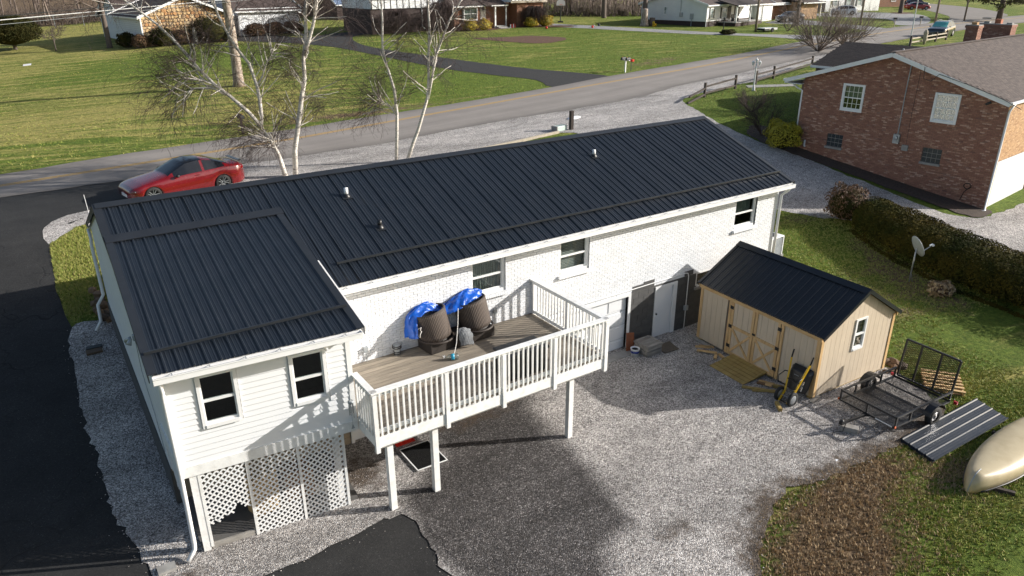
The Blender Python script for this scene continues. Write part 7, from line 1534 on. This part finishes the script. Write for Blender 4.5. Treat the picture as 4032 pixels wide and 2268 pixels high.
for x_ in np.arange(8.65, 14.95, .62): piece('timber', 'shutter', Bh.t, (float(x_), -1.31, 4.75), (.09, .04, 2.7))
piece('timber', 'timber', Bh.t, (11.75, -1.33, 3.42), (6.5, .1, .26)); MB().slab([(8.2, -1.8, 5.9), (15.3, -1.8, 5.9), (15.3, 4.4, 8.2), (8.2, 4.4, 8.2)], .15).build('roof', 'farshingle', Bh.t); MB().slab([(8.2, 10.5, 5.9), (15.3, 10.5, 5.9), (15.3, 4.4, 8.2), (8.2, 4.4, 8.2)], .15).build('roof', 'farshingle', Bh.t)
Bh.block(-11, 0, 2.2, 10, 2.9, 'brownskirt', nm='left_wall'); uvbox(MB().bx(-11, 8.6, 2.0, 10, 2.92, 4.3).build('left_upper_wall', 'siding', Bh.t)); MB().slab([(-11.4, 1.6, 4.3), (8.6, 1.6, 4.3), (8.6, 6, 6.2), (-11.4, 6, 6.2)], .15).build('roof', 'farshingle', Bh.t); MB().slab([(-11.4, 10.4, 4.3), (8.6, 10.4, 4.3), (8.6, 6, 6.2), (-11.4, 6, 6.2)], .15).build('roof', 'farshingle', Bh.t)
for x_ in np.arange(-10.9, 0, .9): piece('timber', 'shutter', Bh.t, (float(x_), 1.99, 3.6), (.1, .04, 1.35))
MB().tube([(-3.6, 2.15, 3.0), (-3.55, 2.1, 1.2), (-3.7, 2.0, .7), (-3.4, 1.8, .3)], .07, 6).build('downspout', 'trim', Bh.t)
# white manufactured house
Ch = FH('white_house', 'long white sided house with brown skirting and porch', 82.57, 56.85, 15)
Ch.block(0, 17, 0, 10.5, 3.0, 'siding', .72); uvbox(MB().bx(.03, 16.97, .03, 10.47, -.6, .72).build('skirting', 'brownskirt', Ch.t)); Ch.gable(0, 17, 0, 10.5, 3.0, 1.55, 'siding', 'farshingle', 'x', .35)
Ch.laps(.05, 10.45, 0, .76, 2.98, .16, [(6.2, 6.75, 1.4, 2.6)], 'y', -1); Ch.laps(.05, 3.8, 0, .76, 2.95, .16, [(1.05, 2.0, 1.05, 2.5)])
window(Ch.t, (0, 6.75, 1.45), (0, -1, 0), (-1, 0, 0), .5, 1.1, .07, .06, -.01); Ch.win(1.1, 1.1, .85, 1.35, 0, shut=True); Ch.win(4.6, 1.0, 1.6, 1.45, 0, shut=True, grid=(2, 1)); Ch.win(9.0, 1.1, .85, 1.35, 0, shut=True)
MB().bx(3.9, 12.8, -2.6, 0, -.6, .45).build('porch_wall', 'brownskirt', Ch.t); MB().bx(3.8, 12.9, -2.7, 0, .45, .55).build('porch_floor', 'concrete', Ch.t); MB().slab([(3.6, -2.9, 2.75), (13.1, -2.9, 2.75), (13.1, .3, 3.5), (3.6, .3, 3.5)], .12).build('porch_roof', 'shingledark', Ch.t); barpiece('gutter', 'trim', Ch.t, (3.6, -2.92, 2.72), (13.1, -2.92, 2.72), .1, .14)
for x_ in (3.95, 8.4, 12.7): piece('porch_column', 'trim', Ch.t, (x_, -2.6, 1.62), (.16, .16, 2.15))
MB().bx(6.7, 7.55, -.04, .0, .55, 2.6).build('front_door', 'shutter', Ch.t); MB().box((-.1, 3.9, 1.55), (.2, .45, .55)).build('meter_box', 'galv', Ch.t); MB().box((-.08, 2.2, 1.35), (.16, .5, .75)).tube([(-.08, 2.2, 1.0), (-.08, 2.2, 0)], .05, 6).build('breaker_box', 'greymetal', Ch.t); MB().tube([(-.06, 4.0, 1.8), (-.06, 4.05, 3.6), (-.2, 4.6, 5.0)], .04, 6).build('service_pipe', 'greymetal', Ch.t)
MB().tube([(-.08, -.08, 3.0), (-.08, -.08, .1)], .06, 6).build('downspout', 'trim', Ch.t)
pf = thing('porch_bench', 'dark bench standing on the white house porch', 'bench', Ch.t.matrix_basis @ Vector((6.6, -1.2, .55)), R(15)); MB().bx(-.8, .8, -.25, .25, .38, .45).build('seat', 'shutter', pf); MB().bx(-.8, .8, .22, .28, .45, .95).build('backrest', 'shutter', pf)
for sx in (-1, 1): piece('leg', 'shutter', pf, (sx*.7, 0, .19), (.06, .45, .38))
# garage beside it, then houses further right
Dh = FH('white_garage', 'white garage with panelled door right of the porch', 97.5, 60.0, 15, 'garage'); Dh.block(0, 5.2, 0, 7, 2.7, 'siding'); Dh.gable(0, 5.2, 0, 7, 2.7, 1.5, 'siding', 'farshingle', 'x', .3); gdx = MB().bx(1.0, 4.3, -.04, 0, -.1, 2.3).build('garage_door', 'vinyl', Dh.t)
for r_i in range(4):
    for c_i in range(4): piece('door_panel', 'trim', gdx, (1.4+.8*c_i, -.05, .2+.57*r_i), (.68, .02, .46))
Eh = FH('brick_garage', 'low tan and brown brick house behind the black car', 103.0, 62.2, 4); Eh.block(0, 12, 0, 8, 2.6, 'farbrick'); uvbox(MB().bx(4.6, 9.4, -2.6, 0, -.5, 2.55).build('front_wing', 'fartan', Eh.t)); Eh.gable(0, 12, -.2, 8, 2.6, 2.2, 'farbrick', 'farshingle', 'x', .5); MB().slab([(3.9, -3.4, 2.5), (10.2, -3.4, 2.5), (10.2, .8, 3.4), (3.9, .8, 3.4)], .15).build('wing_roof', 'farshingle', Eh.t); barpiece('gutter', 'trim', Eh.t, (-.4, -.7, 2.45), (4.0, -.7, 2.45), .12, .16); barpiece('gutter', 'trim', Eh.t, (3.9, -3.4, 2.45), (10.2, -3.4, 2.45), .12, .16)
for x_ in (12.0, 15.0): piece('carport_post', 'trim', Eh.t, (x_, -1.6, 1.2), (.16, .16, 2.6))
MB().slab([(9.6, -2.6, 2.75), (16.5, -2.6, 2.75), (16.5, 3, 3.0), (9.6, 3, 3.0)], .15).build('carport_roof', 'trim', Eh.t); MB().bx(11, 16, 2.8, 3, -.5, 2.8).build('carport_wall', 'siding', Eh.t)
Gh = FH('white_cottage', 'white house with shutters behind the white crossover', 126.0, 70.5, -6); Gh.block(0, 18, 0, 9, 3.2, 'siding'); Gh.gable(0, 18, 0, 9, 3.2, 2.2, 'siding', 'farshingle', 'x', .4); MB().bx(.8, 3.0, -.05, 0, -.3, 2.3).build('open_garage', 'dark', Gh.t)
for x_ in (5.0, 8.6, 11.6): Gh.win(x_, .9, 1.2, 1.5, 0, shut=True, grid=(2, 2))
MB().bx(9.9, 10.8, -.05, 0, .1, 2.3).build('front_door', 'shutter', Gh.t); MB().bx(9.4, 11.4, -1.4, 0, -.5, .2).build('stoop', 'concrete', Gh.t)
Hh = FH('far_brick_house', 'brown brick house behind the far red sedan', 149.0, 76.5, -10); Hh.block(0, 14, 0, 9, 3.0, 'farbrick'); Hh.gable(0, 14, 0, 9, 3.0, 2.2, 'farbrick', 'farshingle', 'x', .4); Hh.win(2, 1, 1.4, 1.2, 0); Hh.win(9.5, 1, 1.4, 1.2, 0)
Ih = FH('far_barn', 'small blue roofed red barn at the wood edge', 44.5, 97.0, 8, 'barn'); Ih.block(0, 7, 0, 6, 2.4, 'brownskirt'); Ih.gable(0, 7, 0, 6, 2.4, 1.8, 'brownskirt', M('blue_metal_roof', (.2, .28, .42), None, 2, .4), 'x', .3); MB().bx(7.01, 7.06, 1.2, 2.4, .3, 2.2).build('barn_door', 'trim', Ih.t)
# ---------------------------------------------------------------- planting across the road
def rel(fh, x, y): v = fh.t.matrix_basis @ Vector((x, y, 0)); return (v.x, v.y, Z(v.x, v.y))
bush('clipped_yew', 'large rounded dark clipped evergreen at the left edge', (1.36, 88, Z(1.36, 88)+.35), (3.1, 2.8, 1.8), 'leafdark', 11000, .10, seed=21, sq=.9, lump=.04); tag(MB().tube([(1.36, 88, Z(1.36, 88)-.1), (1.3, 88, Z(1.36, 88)+1.0)], [.22, .18], 8).build('evergreen_stem', 'bark'), 'short dark stem below the left clipped evergreen', 'trunk')
for k, (x, y, r, lb) in enumerate(((-1.2, 2.2, .9, 'dark low bush at the white siding corner of stone house'), (-.5, -.2, .8, 'bare brown low bush at the stone house left corner'), (1.6, -.9, 1.15, 'olive rounded bush under the left of stone gable'), (3.6, -.8, .9, 'small brown bush under the middle of stone gable'), (7.0, -1.1, 1.75, 'biggest rounded bush under the right of stone gable'), (9.0, -1.3, .95, 'greenish bush at the right end of stone gable'))):
    bush('foundation_bush', lb, rel(A, x, y), (r*1.15, r, r*.95), 'leafdark' if k in (0, 2, 4, 5) else 'leafred', 1900, .10, seed=30+k, sq=.8, group='bushes along the stone house', core='leafdark')
for k, x in enumerate((14.0, 16.6, 19.2)): bush('foundation_bush', ('left', 'middle', 'right')[k]+' clipped brown hedge bush before the white wing', rel(A, x, 1.7), (1.4, .9, .85), 'leafred', 2200, .10, seed=40+k, sq=.8, group='bushes along the white wing', core='leafdark', lump=.06)
tag(MB().lathe(rel(A, 5.2, -1.2), [(.3, 0), (.34, .3), (.22, .9), (.26, 1.3), (.16, 1.7), (0, 1.85)], 12).build('garden_statue', 'concrete', None, True), 'pale garden statue standing before the stone gable', 'statue')
for k, (x, y, r, lb) in enumerate(((1.7, -1.3, 1.0, 'leftmost bright golden bush before the brick bay window'), (3.8, -1.5, .95, 'golden bush next to the brick house porch steps'), (11.3, -2.3, .9, 'golden green bush left under the weeping tree'), (13.6, -2.6, 1.0, 'golden bush right under the weeping tree'))): bush('golden_shrub', lb, rel(Bh, x, y), (r*1.1, r, r*.82), 'leafgold2', 2200, .085, seed=50+k, sq=.75, group='golden bushes before the half timbered house', core='leafgold')
def weeper(name, label, loc, h, r, n, seed, mat='twig'):
    t = thing(name, label, 'tree', loc); rr = random.Random(seed); sg = []; MB().tube([(0, 0, -.1), (.05, 0, h*.5), (0, .05, h*.8)], [.10, .08, .06], 8).build('trunk', 'bark', t, True)
    for k in range(n):
        a = rr.uniform(0, 6.28); q = rr.uniform(.3, 1)*r; p0 = Vector((0, 0, h*.75)); p1 = Vector((math.cos(a)*q*.5, math.sin(a)*q*.5, h*rr.uniform(.92, 1.05))); p2 = Vector((math.cos(a)*q, math.sin(a)*q, h*rr.uniform(.6, .8))); p3 = Vector((math.cos(a)*q*1.08, math.sin(a)*q*1.08, h*rr.uniform(.1, .5)))
        sg.append(([p0, p1, p2, p3], [.02, .014, .009, .006], 0))
        for j in range(3): b = p1.lerp(p2, rr.random()); o_ = Vector((rr.gauss(0, .15), rr.gauss(0, .15), 0)); sg.append(([b, b+o_+Vector((0, 0, -.25*h)), b+o_*1.2+Vector((0, 0, -.55*h))], [.009, .007, .005], 1))
    V, F_ = fast_tubes(sg, 3); npmesh('crown', V, F_, mat, t); return t
weeper('weeping_tree', 'small bare weeping tree before the lit brick wall', rel(Bh, 12.2, -1.9), 2.6, 2.1, 260, 3); weeper('weeping_tree', 'tall bare weeping tree before the left tudor wall', rel(Bh, -2.5, -.6), 3.6, 2.6, 200, 6); weeper('weeping_tree', 'dark drooping shrub at the left end of tudor house', rel(Bh, -8.5, .2), 3.0, 2.4, 160, 9)
hp = thing('basketball_hoop', 'portable basketball hoop with white backboard', 'basketball hoop', (69.6, 73.2, Z(69.6, 73.2)), R(-38)); MB().tube([(0, 0, 0), (0, 0, 2.9)], .06, 8).build('pole', 'shutter', hp); MB().bx(-.4, .4, -.2, .5, 0, .18).build('base', 'shutter', hp); MB().prism([(.62*math.cos(a)*1.0, .42*math.sin(a)) for a in np.linspace(0, math.pi, 10)]+[(-.62, -.4), (.62, -.4)], -.02, .02).build('backboard', 'trim', hp, loc=(0, -.25, 2.75), rot=(R(90), 0, 0)); MB().tube([(.23*math.cos(a), -.5+.23*math.sin(a), 2.5) for a in np.linspace(0, 6.28, 14)], .015, 6).build('rim', 'orange', hp)
for k, (x, y, m_, lb) in enumerate(((62.0, 66.4, 'red', 'red ball lying nearest on the tudor lawn'), (67.9, 63.8, 'red', 'pinkish ball left of the small dark balls'), (68.8, 64.6, 'concrete', 'pale ball between red and dark balls'), (70.4, 65.4, 'shutter', 'dark ball at the right of the lawn balls'))): tag(MB().ico((0, 0, 0), .17, 2).build('lawn_ball', m_, None, True, loc=(x, y, Z(x, y)+.16)), lb, 'ball', 'balls on the lawn')
for k in range(4): 
    p = rel(Bh, 8.3+.26*k, -1.5); c_ = thing('traffic_cone', ('first', 'second', 'third', 'fourth')[k]+' small cone from the porch steps in the row', 'cone', p, 0, 'cones by the porch steps'); MB().lathe((0, 0, 0), [(.15, 0), (.15, .03), (.1, .03), (.03, .5), (0, .5)], 10).build('cone', 'red' if k % 2 else 'trim', c_)
st_ = thing('tree_stump', 'pale broken tree trunk beside the white house', 'stump', (76.1, 62.3, Z(76, 62.3))); MB().lathe((0, 0, -.1), [(.75, 0), (.55, .4), (.45, 1.2), (.42, 2.2), (.36, 2.4), (0, 2.3)], 12).build('trunk', 'sycamore', st_, True)
tag(MB().lathe((77.2, 61.9, Z(77, 62)-.1), [(.5, 0), (.42, .4), (.38, 1.2), (0, 1.25)], 12).build('tree_stump', 'bark', None, True), 'short cut stump beside the pale broken trunk', 'stump')
yt = thing('toy_slide', 'small yellow plastic toy by the tree stumps', 'toy', (76.7, 60.9, Z(77, 61)), .3); MB().bx(-.3, .3, -.15, .15, .25, .4).bx(-.3, -.2, -.15, .15, 0, .7).bx(.2, .3, -.15, .15, 0, .25).build('frame', 'yellow', yt)
lp2 = thing('yard_lamp', 'black lamp post on the lawn before the white house', 'lamp post', (76.35, 48.2, Z(76, 48))); MB().tube([(0, 0, -.1), (0, 0, 1.65)], .06, 8).build('pole', 'shutter', lp2); MB().lathe((0, 0, 1.65), [(.08, 0), (.14, .25), (.16, .27), (0, .42)], 8).build('lantern', 'shutter', lp2)
bush('low_shrub', 'low greyish ground shrub at the black lamp post', (76.5, 47.6, Z(76, 47.6)-.05), (1.3, .8, .35), 'leafdark', 500, .1, seed=77)
tr2 = thing('flat_trailer', 'small white and black trailer bed by the utility pole', 'trailer', (84.6, 47.9, Z(84.6, 47.9)), R(0)); MB().bx(-1.3, 1.3, -.6, .6, .25, .5).build('bed', 'trim', tr2); MB().bx(-1.3, -.3, -.62, .62, .2, .42).build('front_box', 'shutter', tr2); 
for sy in (-1, 1): MB().lathe((.2, sy*.65, .25), [(0, -.08), (.25, -.08), (.25, .08), (0, .08)], 12, Matrix.Rotation(R(90), 3, 'X')).build('wheel', 'rubber', tr2)
# ---------------------------------------------------------------- far trees
def bare(label, x, y, h, seed, r=.2, mat='bark', cat='tree', name='bare_tree', n=9, group=None, spread=(20, 50)):
    t = thing(name, label, cat, (x, y, Z(x, y)-.1), 0, group); rr = random.Random(seed); sg = []; MB().tube([(0, 0, 0), (0, 0, .3), (.05*h*rr.uniform(-1, 1)*.3, 0, h*.45), (.1*rr.uniform(-1, 1), .1, h*.8)], [r*1.3, r, r*.7, r*.25], 8).build('trunk', mat, t, True)
    for k in range(n): a = rr.uniform(0, 6.28); branch_tree(sg, rr, Vector((0, 0, h*rr.uniform(.25, .75))), Vector((math.cos(a), math.sin(a), rr.uniform(.5, 1.1))).normalized(), h*.30, r*.38, 0, 3, spread, -.02, (4, 4, 3), .6, .14, .03, .01, 3)
    V, F_ = fast_tubes(sg, 3); npmesh('crown', V, F_, 'woodtwig', t); return t
bare('small bare tree in shade on the left lawn', 5.0, 82, 3.0, 11, .07); bare('bare tree and shrub before the black car', 96.5, 52.2, 7.5, 12, .32); bare('bare tree with dark mulch ring on the right lawn', 139.6, 61.6, 8.5, 13, .42); bare('big bare tree standing at the wood edge', 81.4, 77.2, 13, 14, .38); bare('large bare tree behind the pale broken trunk', 77.6, 64.0, 12, 15, .40); bare('dark bare tree at the left of the stone house', *rel(A, -2.5, 4)[:2], 10, 16, .3)
twiggy('bare_shrub', 'bare brown shrub under the roadside tree', (88, 47.2, Z(88, 47.2)), 2.6, .8, 14, 'woodtwig', 33, r0=.03)
sheet('tree_mulch', smooth_poly([(137.5, 60.5), (139.5, 60), (143, 61), (142.5, 63), (139.5, 63.3), (137.5, 62.2)], .6, .05), .03, 'mulch', 1.)
pn = thing('pine_tree', 'large pine with dark needles at the upper right', 'tree', (139.1, 44.2, Z(139, 44)-.1)); rr = random.Random(4); sg = []; MB().tube([(0, 0, 0), (.1, 0, 3), (.1, 0, 11)], [.5, .4, .1], 8).build('trunk', 'bark', pn, True); PP = []
for k in range(46):
    a = rr.uniform(0, 6.28); z0 = rr.uniform(2.2, 10); L_ = (11.5-z0)*.55+1.2; d = Vector((math.cos(a), math.sin(a), rr.uniform(-.1, .25))); sg.append(([Vector((.1, 0, z0)), Vector((.1, 0, z0))+d*L_*.6, Vector((.1, 0, z0))+d*L_], [.09, .05, .02], 0))
    for j in range(95): q = rr.uniform(.25, 1.05); PP.append(tuple(Vector((.1, 0, z0))+d*L_*q+Vector((rr.gauss(0, .38), rr.gauss(0, .38), rr.gauss(0, .22)))))
V, F_ = fast_tubes(sg, 4); npmesh('limbs', V, F_, 'bark', pn); PP = np.array(PP); leaf_quads(PP, rng.normal(0, 1, PP.shape), .26, 'leafpine', 'crown', pn)
# woodland: dense bare trees and brush along the back of the lawns (one mass)
def wood(name, label, pts, n, depth, hmin, hmax, seed):
    rr = random.Random(seed); sg = []
    for k in range(n):
        t = rr.random()*(len(pts)-1); i = int(t); f = t-i; x = pts[i][0]+(pts[i+1][0]-pts[i][0])*f+rr.gauss(0, 1.5); y = pts[i][1]+(pts[i+1][1]-pts[i][1])*f+rr.random()**1.4*depth; h = rr.uniform(hmin, hmax); b = Vector((x, y, Z(x, y)-.2)); r = rr.uniform(.08, .22)
        top = b+Vector((rr.gauss(0, .5), rr.gauss(0, .5), h)); sg.append(([b, b.lerp(top, .5)+Vector((rr.gauss(0, .2), 0, 0)), top], [r, r*.7, r*.2], 0))
        for j in range(11):
            p = b.lerp(top, rr.uniform(.2, .9)); a = rr.uniform(0, 6.28); L_ = h*rr.uniform(.14, .32); d = Vector((math.cos(a), math.sin(a), rr.uniform(.4, 1.3))).normalized(); q = p+d*L_; sg.append(([p, q], [r*.32, .02], 1))
            for m_ in range(3): a2 = rr.uniform(0, 6.28); u_v = p.lerp(q, rr.uniform(.3, 1)); sg.append(([u_v, u_v+(d+Vector((math.cos(a2), math.sin(a2), .3))*.9).normalized()*L_*.6], [.03, .012], 2))
    for k in range(n*5):      # brush
        t = rr.random()*(len(pts)-1); i = int(t); f = t-i; x = pts[i][0]+(pts[i+1][0]-pts[i][0])*f; y = pts[i][1]+(pts[i+1][1]-pts[i][1])*f+rr.random()**2*depth*.6; b = Vector((x, y, Z(x, y)-.1))
        for j in range(5): a = rr.uniform(0, 6.28); sg.append(([b, b+Vector((math.cos(a)*.5, math.sin(a)*.5, rr.uniform(.6, 1.4))), b+Vector((math.cos(a)*1.2, math.sin(a)*1.2, rr.uniform(1.0, 3.2)))], [.035, .025, .012], 3))
    V, F_ = fast_tubes(sg, 3); o = npmesh(name, V, F_, 'woodtwig', None, 'stuff'); return tag(o, label, 'woodland')
wood('woodland', 'brown leafless wood behind the left lawn and stone house', [(-40, 142), (-10, 130), (10, 115), (34, 113), (46, 104)], 170, 38, 8, 16, 1); wood('woodland', 'brown leafless wood behind the houses at the upper middle', [(44, 101), (58, 94), (70, 88), (82, 80), (92, 76), (106, 84)], 190, 36, 8, 16, 2); wood('woodland', 'hazy leafless wood on the horizon at the upper right', [(110, 100), (150, 96), (190, 90), (240, 80), (290, 60)], 120, 50, 8, 16, 3)
cf = thing('chain_link_fence', 'grey chain link fence with posts along the left wood', 'fence', (-4, 115, 0)); 
for k in range(9): x = -14+3.6*k; y = 122-.58*(x+6); piece('fence_post', 'galv', cf, (x+4, y-115, Z(x, y)+.7), (.09, .09, 1.6))
MB().bar((-10, 126.6-115, Z(-14, 126.6)+1.4), (18.8, 110-115, Z(14.8, 110)+1.4), .05, .05).build('top_rail', 'galv', cf)
